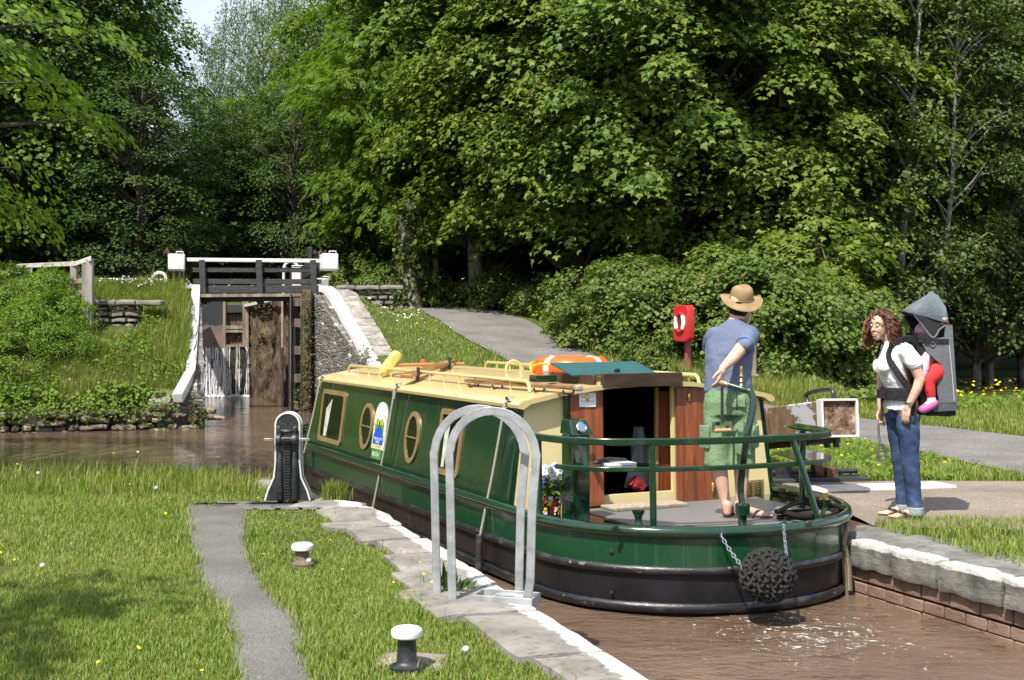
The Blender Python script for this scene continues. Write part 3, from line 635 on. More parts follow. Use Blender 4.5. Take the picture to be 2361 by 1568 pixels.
M['wallstone'] = pm('lichened_wall_stone', (.13, .115, .1), (.27, .24, .21), 4, .9, bump=.5, bscale=20, speck=(9, .64, (.62, .6, .55)))
stone_wall('stone_wall', 'short broken stone wall with slab top in the grass left of the lock', 218, 704, 320, 800, 25.6, .35, 7, M['wallstone'])
stone_wall('stone_wall', 'low mossy stone wall beside the path top right of the footbridge', 778, 668, 908, 716, 32.5, .4, 4, M['wallstone'])
bw = thing('stone_wall', 'crumbling waterside wall of pale stones under the left grass bank', 'stone wall'); mb = MB(); q = 500
for row in range(4):
    x = -12.5
    while x < -5.95:
        l_ = rnd.uniform(.16, .55); yy = float(np.interp(x, [-14, -9.4, -6.5, -5.9], [21.6, 22.4, 23.2, 23.6])); hgt_ = rnd.uniform(.1, .17)
        if not (row >= 2 and rnd.random() < .4): mb.rough((x+l_/2, yy+.06+row*.035+rnd.uniform(-.07, .07), WZ-.07+row*.12+rnd.uniform(-.03, .03)), (l_*.96, rnd.uniform(.3, .5), hgt_), Matrix.Rotation(.28+rnd.uniform(-.25, .25), 3, 'Z') @ Matrix.Rotation(rnd.uniform(-.12, .12), 3, 'Y'), (5, 3, 3), .035, 6, .4, q)
        q += 1; x += l_
mb.build('stonework', pm('pale_bank_stone', (.09, .075, .05), (.32, .26, .19), 1.9, .95, bump=.9, bscale=16, speck=(4.5, .5, (.06, .07, .02))), bw, ang=50)
mb = MB(); bp_ = [(-22, 21.35), (-14, 21.75), (-9.4, 22.55), (-6.5, 23.35), (-6.0, 23.65)]
for a, b_ in zip(bp_, bp_[1:]): dd = (Vector(b_)-Vector(a)).normalized(); face_wall(mb, a, b_, -1.6, .03, .03, .3, .06, nrm=(dd.y, -dd.x, 0))
mb.build('earth_core', pm('dark_wet_earth', (.03, .022, .014), (.07, .055, .035), 4, .95, bump=.6), bw)
# fence
fe = thing('wooden_fence', 'weathered wooden fence with two tall grey posts above the left bank', 'fence')
M['greyboard'] = pm('silver_grey_timber', (.2, .18, .16), (.34, .32, .29), 6, .8, bump=.4, bscale=12, stretch=(1, 1, .2), lo=.4, hi=.65)
for x, yt, yb_, wd, Y in ((196, 608, 745, .1, 25.6), (207, 597, 800, .14, 25.2), (171, 611, 700, .14, 26.4), (60, 615, 720, .12, 26.8)):
    mb = MB(); a = P(x, yt, Y); b_ = P(x, yb_, Y); mb.box((a+b_)/2, (wd, .12, a.z-b_.z)); mb.build('post', M['greyboard'], fe, bevel=.01)
M['palerail'] = pm('pale_weathered_rail', (.5, .47, .42), (.26, .22, .17), 9, .8, lo=.45, hi=.7)
for (x0, y0, x1, y1, Y0, Y1, m_) in ((40, 614, 178, 608, 27, 26.3, 'palerail'), (45, 653, 172, 647, 27, 26.4, 'oldwood'), (-120, 637, 75, 624, 26.2, 26.7, 'palerail'), (178, 607, 208, 597, 26.3, 25.1, 'white'), (170, 650, 212, 646, 26.3, 25.2, 'oldwood'), (172, 676, 212, 672, 26.3, 25.2, 'oldwood')):
    mb = MB(); mb.bar([P(x0, y0, Y0), P(x1, y1, Y1)], .05, .1); mb.build('rail', M[m_], fe, bevel=.01)
# ================================================================ leaves
KITE = (np.array([(0, 0, 0), (.42, -.36, .07), (1, 0, -.08), (.42, .36, .07)]), np.array([(0, 1, 2), (0, 2, 3)]))
NARROW = (np.array([(0, 0, 0), (.4, -.17, .03), (1, 0, -.06), (.4, .17, .03)]), np.array([(0, 1, 2), (0, 2, 3)]))
LOBED = (np.array([(.36, 0, .06), (0, 0, 0), (.02, -.36, -.02), (.38, -.54, -.05), (.48, -.25, .02), (1, 0, -.1), (.48, .25, .02), (.38, .54, -.05), (.02, .36, -.02)]),
         np.array([(0, i, i % 8+1) for i in range(1, 9)]))
ROUND = (np.array([(0, 0, 0), (.2, -.4, .05), (.7, -.36, .03), (1, 0, -.08), (.7, .36, .03), (.2, .4, .05)]), np.array([(0, 1, 2), (0, 2, 3), (0, 3, 4), (0, 4, 5)]))
COMPOUND = (np.concatenate([[(0, 0, 0), (1, -.02, -.12), (1, .02, -.12)]]+[[(a, 0, -.05*a), (a+.16, s*.1, .02), (a+.3, s*.36, -.04-.1*a), (a+.06, s*.2, .0)] for a in (.12, .34, .56, .78) for s in (-1, 1)]+[[(.95, 0, -.1), (1.1, -.1, -.1), (1.32, 0, -.18), (1.1, .1, -.1)]]),
            np.concatenate([[(0, 1, 2)]]+[[(3+4*i, 4+4*i, 5+4*i), (3+4*i, 5+4*i, 6+4*i)] for i in range(9)]))
def unit(a): return a/np.maximum(np.linalg.norm(a, axis=1, keepdims=True), 1e-9)
def leaf_mesh(name, Pp, N, D, Sz, tm, mat):
    T, Fc = tm; N = unit(N); D = unit(D-N*(D*N).sum(1, keepdims=True)); Bq = np.cross(N, D)
    co = Pp[:, None, :]+Sz[:, None, None]*(T[None, :, 0:1]*D[:, None, :]+T[None, :, 1:2]*Bq[:, None, :]+T[None, :, 2:3]*N[:, None, :])
    k = len(T); f = (np.arange(len(Pp))[:, None, None]*k+Fc[None]).reshape(-1, 3)
    return big_mesh(name, co.reshape(-1, 3), f, mat)
def clumps_to_leaves(rg, C, out, rad, n, size, droop=.5, flat=.28, upw=1.0, jit=.45, outw=.6):
    """layered sprays: a domed disc of leaves round every clump centre"""
    k = len(C); a = rg.uniform(0, 2*np.pi, (k, n)); r = np.sqrt(rg.uniform(0, 1, (k, n)))
    loc = np.stack([r*np.cos(a), r*np.sin(a)], 2)*rad[:, None, None]
    z = rad[:, None]*(rg.uniform(-flat, flat, (k, n))-droop*r*r+droop*.3)
    tilt = (loc*out[:, None, :2]).sum(2)*-.35
    Pp = np.concatenate([C[:, None, :2]+loc, (C[:, None, 2]+z+tilt)[..., None]], 2).reshape(-1, 3)
    o3 = np.concatenate([loc/np.maximum(rad[:, None, None], 1e-6), np.zeros((k, n, 1))], 2).reshape(-1, 3)
    O = np.repeat(out, n, 0)
    N = np.array([0, 0, upw])+o3*.45+O*outw+rg.normal(0, jit, Pp.shape)
    D = o3*.7+O*.6+np.array([0, 0, -.45])+rg.normal(0, .55, Pp.shape)
    return Pp, N, D, size*rg.uniform(.5, 1.35, len(Pp))
def tree_mesh(name, seed, Ht, R, z0, nc, nl, size, tm, mat, bark, rc=.17, tr=.25, droop=.5, flat=.28, prof=(.42, .62), inner=.35, lean=(0, 0), limbs=1.0, weep=False, trunks=1, outw=.6, jit=.45, lobk=.3):
    rg = np.random.default_rng(seed); rr = random.Random(seed)
    t_ = rg.uniform(0, 1, nc*2); a = rg.uniform(0, 2*np.pi, nc*2)
    pr = np.sqrt(np.clip(1-((t_-prof[0])/prof[1])**2, .02, 1)); lob = 1+lobk*np.array([mnoise.noise(Vector((math.cos(q)*1.3, math.sin(q)*1.3, u*3+seed))) for q, u in zip(a, t_)])
    rad = R*pr*lob*np.sqrt(rg.uniform(inner, 1, nc*2)); keep = rg.uniform(0, 1, nc*2) < (.25+.75*pr); idx = np.nonzero(keep)[0][:nc]
    t_, a, rad = t_[idx], a[idx], rad[idx]; lx = lean[0]*t_; ly = lean[1]*t_
    C = np.stack([rad*np.cos(a)+lx, rad*np.sin(a)+ly, z0+(Ht-z0)*t_], 1); out = np.stack([np.cos(a), np.sin(a), .1+.5*(t_-.4)], 1)
    rcl = R*rc*rg.uniform(.6, 1.4, len(C))
    if weep:
        k = len(C); n = nl; s = rg.integers(0, 7, (k, n)); sx = rg.normal(0, .35, (k, 7)); sy = rg.normal(0, .35, (k, 7)); u = rg.uniform(0, 1, (k, n))
        ln = rg.uniform(.9, 2.6, (k, 7)); ar = np.arange(k)[:, None]
        Pp = np.stack([C[:, None, 0]+sx[ar, s]+rg.normal(0, .05, (k, n))+out[:, None, 0]*.25*u, C[:, None, 1]+sy[ar, s]+rg.normal(0, .05, (k, n))+out[:, None, 1]*.25*u, C[:, None, 2]-u*ln[ar, s]], 2).reshape(-1, 3)
        N = np.repeat(out, n, 0)+np.array([0, 0, .5])+rg.normal(0, .7, Pp.shape); D = np.array([0, 0, -1.])+rg.normal(0, .5, Pp.shape); Sz = size*rg.uniform(.7, 1.3, len(Pp))
    else: Pp, N, D, Sz = clumps_to_leaves(rg, C, out, rcl, nl, size, droop, flat, 1.0, jit, outw)
    crown = leaf_mesh(name+'_crown', Pp, N, D, Sz, tm, mat)
    mb = MB(); bases = [(0, 0)] if trunks == 1 else [(rr.uniform(-.6, .6), rr.uniform(-.5, .5)) for _ in range(trunks)]
    axes = []
    for bx, by in bases:
        pts = []; ex, ey = (bx*2.2, by*2.2)
        for i in range(8):
            u = i/7; pts.append(Vector((bx+(lean[0]+ex-bx)*u*.9+rr.uniform(-.1, .1)*u*2, by+(lean[1]+ey-by)*u*.9+rr.uniform(-.1, .1)*u*2, (Ht*.93)*u-.15)))
        sc = 1/math.sqrt(trunks); mb.tube(pts, [tr*sc*(1.35 if i == 0 else 1)*(1-.9*i/7) for i in range(8)], 9); axes.append(pts)
    for i in range(int(len(C)*limbs)):
        c = Vector(C[i]); ax = axes[i % len(axes)]; hgt_ = max(z0*.5, c.z-.55*rad[i]-.2); u = min(max(hgt_/(Ht*.93), .05), .97)*7; k = int(u); s = ax[k].lerp(ax[min(k+1, 7)], u-k)
        d = c-s; m1 = s+d*.35+Vector((rr.uniform(-.1, .1), rr.uniform(-.1, .1), .1*d.length)); m2 = s+d*.7+Vector((rr.uniform(-.15, .15), rr.uniform(-.15, .15), .13*d.length))
        r0 = min(tr*.5, .012+.011*d.length); mb.tube([s, m1, m2, c], [r0, r0*.7, r0*.42, .006], 5, False)
    return mb.mesh(name+'_trunk', bark), crown
def place_tree(ms, x, y, name, label, cat='tree', group=None, rz=None, sc=1.0, z=None, parts=('trunk', 'crown')):
    r = thing(name, label, cat, (x, y, (hgt1(x, y) if z is None else z)-.05), rnd.uniform(0, 6.28) if rz is None else rz, group); r.scale = (sc, sc, sc) if not hasattr(sc, '__len__') else sc
    link(parts[0], ms[0], r); link(parts[1], ms[1], r); return r
def at(px, Y): return ((px-CX)/F*Y, Y)

T_MAPLE = tree_mesh('sycamore', 3, 15.5, 5.4, 2.2, 240, 210, .165, LOBED, M['maple'], M['bark'], .178, .3, .7, .2, inner=.36, limbs=.5)
T_MAPLE2 = tree_mesh('sycamore_b', 8, 14, 4.8, 2.2, 225, 200, .16, LOBED, M['maple_b'], M['bark'], .188, .26, .7, .2, inner=.36, limbs=.5)
T_ASH = tree_mesh('ash', 5, 15, 4.3, 2.5, 270, 80, .27, COMPOUND, M['ash'], M['bark'], .19, .25, .5, .3, limbs=.5)
T_ALDER = tree_mesh('alder', 9, 15, 4.0, 1.2, 330, 130, .105, ROUND, M['alder'], M['bark_pale'], .15, .2, .3, .35, limbs=1.0, trunks=2, jit=.6)
T_ALDER2 = tree_mesh('alder_b', 10, 13.5, 3.6, .9, 300, 130, .105, ROUND, M['alder'], M['bark_pale'], .15, .17, .3, .35, trunks=3, jit=.6)
M['bark_light'] = pm('lichened_bark', (.13, .12, .1), (.3, .28, .25), 5, .85, bump=.6, bscale=18, bdist=.03)
T_POLE = tree_mesh('pole', 41, 14, 1.9, 2.0, 60, 110, .1, ROUND, M['alder'], M['bark_light'], .42, .13, .3, .35, lean=(.9, 0))
T_POLE2 = tree_mesh('pole_b', 42, 13.5, 1.7, 2.0, 55, 110, .1, ROUND, M['alder'], M['bark_light'], .42, .1, .3, .35, lean=(1.1, 0))
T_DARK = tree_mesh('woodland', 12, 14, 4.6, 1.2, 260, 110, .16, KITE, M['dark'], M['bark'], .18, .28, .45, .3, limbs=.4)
T_MID = tree_mesh('woodland_b', 14, 15, 4.2, 1.0, 270, 110, .15, ROUND, M['maple'], M['bark'], .17, .24, .5, .3, limbs=.4)
T_BIRCH = tree_mesh('birch', 15, 15, 4.2, 3.0, 420, 150, .14, NARROW, M['birch'], M['bark_pale'], .16, .16, weep=True, prof=(.42, .62), limbs=.35)
T_BUSH = tree_mesh('hazel', 16, 2.3, 1.35, .1, 80, 130, .092, ROUND, M['hazel'], M['bark'], .25, .03, .5, .35, trunks=3, prof=(.35, .7), limbs=.5, lobk=.75, jit=.6)
T_BUSH2 = tree_mesh('bramble', 17, 1.5, 1.2, .05, 60, 90, .1, KITE, M['hazel'], M['bark'], .27, .02, .5, .4, trunks=3, prof=(.25, .8), limbs=.5, lobk=.75, jit=.6)
T_BANK = tree_mesh('bank_bush', 27, 1.5, 1.3, .05, 60, 110, .085, KITE, M['nettle'], M['bark'], .27, .02, .5, .4, trunks=3, prof=(.25, .8), limbs=.5, lobk=.8, jit=.6)
T_BUSH3 = tree_mesh('young_sycamore', 19, 3.4, 1.5, .3, 60, 90, .14, LOBED, M['maple_b'], M['bark'], .26, .04, .55, .22, trunks=2, prof=(.4, .65), limbs=.6)
T_NEAR = tree_mesh('lime', 18, 8.5, 4.5, 2.75, 125, 210, .085, ROUND, M['lime'], M['bark'], .15, .16, .45, .1, inner=.4, prof=(.4, .68), jit=.3, outw=.8)
wood = 'tall trees filling the wood behind the lock'
# central sycamores and ashes above the path
for px, Y, tr_, sc, lab, nm in (
    (985, 40, T_ASH, .95, 'pale green feathery ash tree at the left end of the bright wood above the footbridge', 'ash_tree'),
    (1090, 45, T_ASH, 1.1, 'second feathery ash behind the ivy clad trunk', 'ash_tree'),
    (1130, 40, T_MAPLE, .98, 'broad sycamore overhanging the top of the gravel path', 'sycamore_tree'),
    (1335, 35, T_MAPLE2, .98, 'bright sycamore with low tiered branches behind the orange lifebuoy', 'sycamore_tree'),
    (1560, 34, T_MAPLE, 1.0, 'largest sycamore straight above the red lifebuoy post', 'sycamore_tree'),
    (1760, 34, T_MAPLE2, 1.0, 'sycamore above the man in the hat', 'sycamore_tree'),
    (1880, 38, T_MAPLE, .95, 'sycamore at the right edge of the bright wood beside the grey alders', 'sycamore_tree'),
    (1450, 44, T_MID, 1.1, 'shaded tree deep in the wood between the two brightest sycamores', 'woodland_tree'),
    (1240, 48, T_MID, 1.1, 'shaded tree behind the top of the gravel path', 'woodland_tree'),
    (1040, 52, T_DARK, 1.1, 'dark tree behind the ivy clad trunk and feathery ash', 'woodland_tree'),
    (1680, 46, T_DARK, 1.15, 'dark tree hidden behind the sycamore above the man', 'woodland_tree'),
    # right: alders by the pond
    (1985, 35.5, T_ALDER2, 1.0, 'greyish alder with crossing bare limbs left of the woman', 'alder_tree'),
    (2130, 37, T_ALDER, 1.05, 'leafy alder behind the two pale bare trunks', 'alder_tree'), (2060, 32.0, T_POLE, 1.0, 'slim alder with a long pale bare trunk high above the woman', 'alder_tree'), (2150, 32.5, T_POLE2, 1.0, 'slimmer pale bare alder trunk high above the child carrier', 'alder_tree'),
    (2245, 36.5, T_ALDER2, 1.05, 'alder over the pond right of the child carrier', 'alder_tree'),
    (2370, 38, T_ALDER, 1.05, 'alder at the far right edge over the pond', 'alder_tree'),
    (2060, 43, T_ALDER, 1.1, 'alder standing deeper in the wood behind the woman', 'alder_tree'),
    (2280, 47, T_DARK, 1.1, 'dark tree across the pond at the right', 'woodland_tree'),
    (2130, 52, T_DARK, 1.2, 'dark tree behind the alder with the long pale trunk', 'woodland_tree'),
    (2420, 46, T_DARK, 1.15, 'dark tree beyond the pond in the right corner', 'woodland_tree'),
    (1960, 50, T_DARK, 1.15, 'dark tree between the bright sycamores and the alders', 'woodland_tree'),
    # left
    (30, 37, T_MID, 1.0, 'dark leafy tree at the left edge behind the fence', 'woodland_tree'),
    (95, 40, T_DARK, 1.05, 'tall dark tree left of the sky gap', 'woodland_tree'),
    (250, 46, T_MID, .88, 'thin topped tree edging the sky gap', 'woodland_tree'),
    (120, 50, T_DARK, 1.1, 'dark tree deep in the left wood', 'woodland_tree'),
    (320, 36, T_DARK, (.6, .6, .48), 'small dark tree in deep shade left of the white beam end', 'woodland_tree'),
    (455, 43, T_DARK, (.6, .6, .42), 'rounded dark tree in shade below the sky gap', 'woodland_tree'),
    (610, 60, T_BIRCH, .98, 'weeping silver birch right of the sky gap', 'birch_tree'),
    (735, 56, T_BIRCH, .98, 'second weeping birch behind the footbridge', 'birch_tree'),
    (830, 50, T_MID, .95, 'dull green tree between the birches and the ash', 'woodland_tree'),
    (560, 46, T_MID, .5, 'low green tree straight behind the footbridge', 'woodland_tree'),
    (680, 43, T_DARK, .55, 'low dark tree behind the right white beam end', 'woodland_tree'),
    (480, 66, T_DARK, .6, 'distant tree under the sky gap', 'woodland_tree')):
    x, y = at(px, Y); place_tree(tr_, x, y, nm, lab, 'tree', wood, 0 if tr_ in (T_POLE, T_POLE2) else None, sc)
# near branch of a lime on the left bank
place_tree(T_NEAR, -8.9, 13.2, 'lime_tree', 'bright green lime whose leafy branches hang into the left edge', 'tree', None, 1.0, 1.0)
# a tree behind the camera on the left casts the patches of shade on the lawn
place_tree(tree_mesh('shade', 21, 9, 2.6, 5.2, 34, 110, .14, ROUND, M['lime'], M['bark'], .2, .14, inner=.2), -6.3, 1.2, 'lawn_tree', 'tree at the near left end of the lawn, shading patches of grass', 'tree', None, .6)
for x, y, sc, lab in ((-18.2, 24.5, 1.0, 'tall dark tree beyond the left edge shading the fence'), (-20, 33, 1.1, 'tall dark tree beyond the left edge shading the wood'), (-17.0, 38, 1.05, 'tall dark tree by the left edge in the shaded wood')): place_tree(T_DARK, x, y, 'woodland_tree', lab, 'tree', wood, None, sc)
# ivy clad trunks by the path top
def trunk_thing(px, Y, yb_, yt, r, label, ivy, name):
    b_ = P(px, yb_, Y); x, y = b_.x, b_.y; z = hgt1(x, y); hgt_ = 3.3 if ivy else 4.6; root = thing(name, label, 'tree trunk', (x, y, z-.1)); mb = MB()
    mb.tube([(0, 0, 0), (.02, 0, .5), (-.05, 0, 1.6), (-.1, .05, 3.0), (.05, .1, hgt_)], [r*1.5, r*1.1, r, r*.9, r*.75], 12); mb.build('trunk', M['bark_pale'], root)
    rg = np.random.default_rng(int(px)); n = 2600 if ivy else 160; zz = rg.uniform(.2 if ivy else 1.6, hgt_, n); an = rg.uniform(0, 6.28, n); k = rg.uniform(0, 1, n) < (.35+.65*np.sin(zz*2.1+an)**2)
    zz, an = zz[k], an[k]; rr_ = r*1.05+np.abs(rg.normal(0, .12 if ivy else .06, len(zz))); Pp = np.stack([rr_*np.cos(an), rr_*np.sin(an), zz], 1); N = np.stack([np.cos(an), np.sin(an), .3+0*an], 1)+rg.normal(0, .4, Pp.shape)
    link('ivy', leaf_mesh('ivy', Pp, N, np.array([0, 0, -1.])+rg.normal(0, .5, Pp.shape), rg.uniform(.08, .15, len(Pp)), ROUND, M['ivy']), root)
trunk_thing(945, 36.5, 690, 500, .3, 'thick ivy clad trunk standing left of the path top', True, 'ivy_trunk')
trunk_thing(1098, 37.5, 650, 530, .22, 'bare pale trunk with a tuft of ivy standing right of the path top', False, 'bare_trunk')
trunk_thing(1008, 38.5, 660, 530, .09, 'thin dark trunk between the ivy clad trunk and the bare pale trunk', False, 'thin_trunk')
# hedge of hazel and bramble right of the path
hg = 'hazel bushes along the right of the path'
for i, (px, Y, t_, sc, lab) in enumerate(((1395, 28.2, T_BUSH, .9, 'leafy hazel bush at the left end of the hedge beside the gravel path'), (1470, 27.6, T_BUSH, .95, 'hazel bush left of the red lifebuoy post'), (1545, 27.4, T_BUSH, .9, 'hazel bush right behind the red lifebuoy post'),
    (1625, 26.9, T_BUSH, .9, 'hazel bush left of the man with the hat'), (1700, 27.2, T_BUSH, 1.05, 'tall hazel bush straight behind the man with the hat'), (1790, 26.6, T_BUSH, 1.1, 'hazel bush right of the man with the hat'), (1865, 26.9, T_BUSH, 1.1, 'large hazel bush above the white beam end'),
    (1935, 27.6, T_BUSH, 1.1, 'hazel bush at the right end of the hedge near the woman'), (1650, 29.2, T_BUSH3, .75, 'young sycamore rising behind the hedge left of the hat'), (1775, 29.5, T_BUSH3, .95, 'young sycamore rising behind the hedge right of the hat'), (1880, 29, T_BUSH3, 1.15, 'young sycamore above the white beam end'), (1500, 29.8, T_BUSH3, .6, 'young sycamore behind the hedge above the red lifebuoy housing'), (1420, 30.5, T_BUSH, .85, 'shaded hazel behind the left end of the hedge'), (1990, 30, T_BUSH, 1.1, 'shaded hazel by the pond behind the woman'))):
    x, y = at(px, Y); place_tree(t_, x, y, 'hazel_bush', lab, 'bush', hg, None, sc, None, ('stem', 'foliage'))
bg_ = 'brambles along the path'
for px, Y, sc, lab in ((1330, 29.5, .7, 'low bramble at the path edge right of its crest'), (1250, 34, .8, 'bramble in shade right of the path crest'), (1160, 37, .9, 'bright nettle clump right of the bare pale trunk'), (1100, 38, .8, 'nettle clump below the bare pale trunk'), (980, 37.5, .8, 'dark bush below the ivy clad trunk'), (900, 38, .9, 'bush behind the low mossy wall'), (820, 40, 1.0, 'shaded bush behind the lock wall'),
    (1500, 26.3, .5, 'small bramble at the foot of the red lifebuoy post'), (1760, 25.6, .5, 'small bramble at the hedge foot beside the man')):
    x, y = at(px, Y); place_tree(T_BUSH2, x, y, 'bramble_bush', lab, 'bush', bg_, None, sc, None, ('stem', 'foliage'))
lg = 'bushes on the left bank'
for px, py, Y, sc, lab in ((30, 700, 26.0, .62, 'bright bush below the fence rails at the picture edge'), (105, 690, 26.0, .6, 'bush below the middle of the fence rails'), (55, 790, 24.4, .62, 'bush low on the left bank by the picture edge'), (125, 770, 25.0, .6, 'bush left of the two tall fence posts'), (110, 800, 24.2, .5, 'small bush halfway down the left bank'), (20, 860, 23.4, .5, 'shaded bush at the left waterside'), (165, 830, 24.2, .4, 'small bush at the foot of the two tall fence posts')):
    x, y = at(px, Y); place_tree(T_BANK, x, y, 'bank_bush', lab, 'bush', lg, None, sc, None, ('stem', 'foliage'))
# far woodland that closes every gap
def far_wood():
    rg = np.random.default_rng(77); C = []
    for x0, x1, y0, y1, zt, n in ((-45, -21, 52, 75, 14, 330), (-19, 0, 68, 90, 11, 330), (-4, 40, 56, 80, 17, 520), (-40, -10, 40, 52, 5, 160), (-14, 3, 46, 56, 5.5, 260), (3, 34, 45, 56, 7, 320)):
        X = rg.uniform(x0, x1, n); Y = rg.uniform(y0, y1, n); C.append(np.stack([X, Y, land(X, Y)+rg.uniform(.2, 1, n)*zt], 1))
    C = np.concatenate(C); out = np.tile(np.array([[-.3, -.9, .1]]), (len(C), 1))+rg.normal(0, .3, C.shape)
    Pp, N, D, Sz = clumps_to_leaves(rg, C, out, rg.uniform(1.0, 2.0, len(C)), 90, .34, .5, .4)
    return leaf_mesh('far_wood', Pp, N, D, Sz, KITE, M['dark'])
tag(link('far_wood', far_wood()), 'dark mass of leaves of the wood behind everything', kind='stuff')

# ================================================================ grass, bank plants, flowers
def grass_mesh(name, X, Y, Z, ht, wd, mat, rg, lean=.5):
    n = len(X); a = rg.uniform(0, 6.28, n); d = np.stack([np.cos(a), np.sin(a), 0*a], 1); s = np.stack([-np.sin(a), np.cos(a), 0*a], 1)
    b_ = np.stack([X, Y, Z], 1); l = lean*rg.uniform(.1, 1.2, n)
    up = np.array([0, 0, 1.]); m = b_+up*(ht*.55)[:, None]+d*(ht*l*.3)[:, None]; tp = b_+up*(ht*(1-.25*l))[:, None]+d*(ht*l)[:, None]
    w2 = (wd/2)[:, None]; co = np.stack([b_-s*w2, b_+s*w2, m-s*w2*.8, m+s*w2*.8, tp], 1).reshape(-1, 3)
    f = (np.arange(n)[:, None, None]*5+np.array([(0, 1, 3), (0, 3, 2), (2, 3, 4)])[None]).reshape(-1, 3)
    return big_mesh(name, co, f, mat)
def nfield(X, Y, s, o=0): return np.array([mnoise.noise(Vector((x*s, y*s, o))) for x, y in zip(X, Y)])
rg = np.random.default_rng(5)
path_poly = [tuple(p) for p in PL]+[tuple(p) for p in PR[::-1]]
slab_poly = [tuple(G(*p).xy) for p in ((424, 1172), (560, 1173), (745, 1172), (735, 1152), (560, 1154), (450, 1156))]
def near_lawn(n, x0, x1, y0, y1, hb, wd, seed):
    rg = np.random.default_rng(seed); X = rg.uniform(x0, x1, n); Y = rg.uniform(y0, y1, n)
    px = CX+X/Y*F; k = (px > -420)
    X, Y = X[k], Y[k]; nf = nfield(X, Y, 3.3); n2 = nfield(X, Y, .8, 5)
    dl = polydist(X, Y, [(3.2, -2.2), (-.963, 9.79)], False); dall = polydist(X, Y, CANAL)
    inw = inpoly(X, Y, CANAL); dp = polydist(X, Y, path_poly); inp = inpoly(X, Y, path_poly) | inpoly(X, Y, slab_poly)
    lim = np.where(Y < 9.9, .36+.2*nf+.12*np.sin(Y*2.2), np.where((X > -2.7) & (Y < 12.2), .42+.25*nf, .06))
    k = ~inw & (dall > lim) & ~(inp & (dp > .07*rg.uniform(0, 1, len(X))**2)) & (rg.uniform(0, 1, len(X)) < np.clip(.42+dp*5+.3*nf, .08, 1))
    X, Y, n2, dp, nf = X[k], Y[k], n2[k], dp[k], nf[k]
    ht = hb*(1+.45*n2)*rg.uniform(.45, 1.25, len(X)); ht = ht*(1+.35*smoothstep(11.0, 12.6, Y)+.45*smoothstep(-2.4, -4.2, X)*smoothstep(7.5, 10, Y))*(1+.6*np.exp(-(dp/.12)**2))
    ht = np.where((X > -2.4) & (Y > 8.6) & (Y < 10.9), ht*.5, ht)
    return X, Y, 0*X-.02, ht, wd*rg.uniform(.6, 1.3, len(X)), rg
def sheet(nm, args, mat, lean=.75):
    X, Y, Z, ht, wd, rg = args; tag(link(nm, grass_mesh(nm, X, Y, Z, ht, wd, mat, rg, lean)), kind='stuff')
sheet('lawn_grass', near_lawn(230000, -3.2, 1.6, 4.9, 8.2, .038, .0048, 1), M['grass'])
sheet('lawn_grass', near_lawn(185000, -7.4, -.6, 8.0, 13.6, .043, .006, 2), M['grass'])
sheet('lawn_grass', near_lawn(9000, -6.8, -2.1, 11.2, 13.6, .12, .008, 3), M['meadow'], .5)
sheet('lawn_grass', near_lawn(5000, -4.2, 1.2, 4.9, 13, .11, .005, 4), M['meadow'], .8)
# right bank turf
gp_ = [tuple(G(*p).xy) for p in ((2005, 1214), (2100, 1200), (2420, 1200), (3200, 1225), (3200, 1720), (2440, 1335), (2250, 1278), (2130, 1245))]
tp_all = [(p.x, p.y) for p in bez([(x, y, 0) for x, y in TOW], 4)]; tw = np.interp(np.linspace(0, 1, len(tp_all)), np.linspace(0, 1, len(TOW_W)), TOW_W)
def on_tow(X, Y, mg):
    d = np.full(X.shape, 1e9)
    for (x, y), w_ in zip(tp_all, tw): d = np.minimum(d, np.hypot(X-x, Y-y)-w_/2)
    return d < mg
def turf(n, x0, x1, y0, y1, fn, hb, wd, seed, mat, lean=.6, nm='turf'):
    rg = np.random.default_rng(seed); X = rg.uniform(x0, x1, n); Y = rg.uniform(y0, y1, n); px = CX+X/Y*F
    k = (px > -250) & (px < 3000) & ~inpoly(X, Y, CANAL) & ~inpoly(X, Y, POND); X, Y = X[k], Y[k]; nf = nfield(X, Y, 1.6, seed); k = fn(X, Y, nf); X, Y, nf = X[k], Y[k], nf[k]
    ht = hb*(1+.5*nf)*rg.uniform(.5, 1.25, len(X)); sheet(nm, (X, Y, land(X, Y)-.03, ht, wd*rg.uniform(.6, 1.3, len(X)), rg), mat, lean)
turf(62000, 2.8, 7.6, 5.6, 10, lambda X, Y, nf: inpoly(X+nf*.2, Y+nf*.12, gp_) & ~((np.abs(Y-(8.95-.0*X)) < .1) & (X < 4.2)), .1, .007, 31, M['grass'])
turf(60000, 2.6, 7, 12.2, 20.5, lambda X, Y, nf: (Y > 12.35+.12*nf) & ~on_tow(X+nf*.15, Y, .02), .1, .011, 32, M['grass'])
turf(50000, 5, 14.5, 17, 27, lambda X, Y, nf: ~on_tow(X+nf*.1, Y, .05), .14, .013, 33, M['meadow'])
turf(34000, -.5, 6.5, 20, 31, lambda X, Y, nf: ~on_tow(X+nf*.12, Y, .03) & (X > -1.2+(31-Y)*.1), .17, .013, 34, M['meadow'])
turf(90000, -5.2, 2.2, 20, 36, lambda X, Y, nf: ~on_tow(X+nf*.2, Y, .06) & (polydist(X, Y, CANAL) > .75+.2*nf), .085, .013, 35, M['grass'])
turf(9000, 3.2, 6.2, 22.5, 25.8, lambda X, Y, nf: ~on_tow(X, Y, .3), .42, .012, 36, M['meadow'], .5, 'tall_grass')
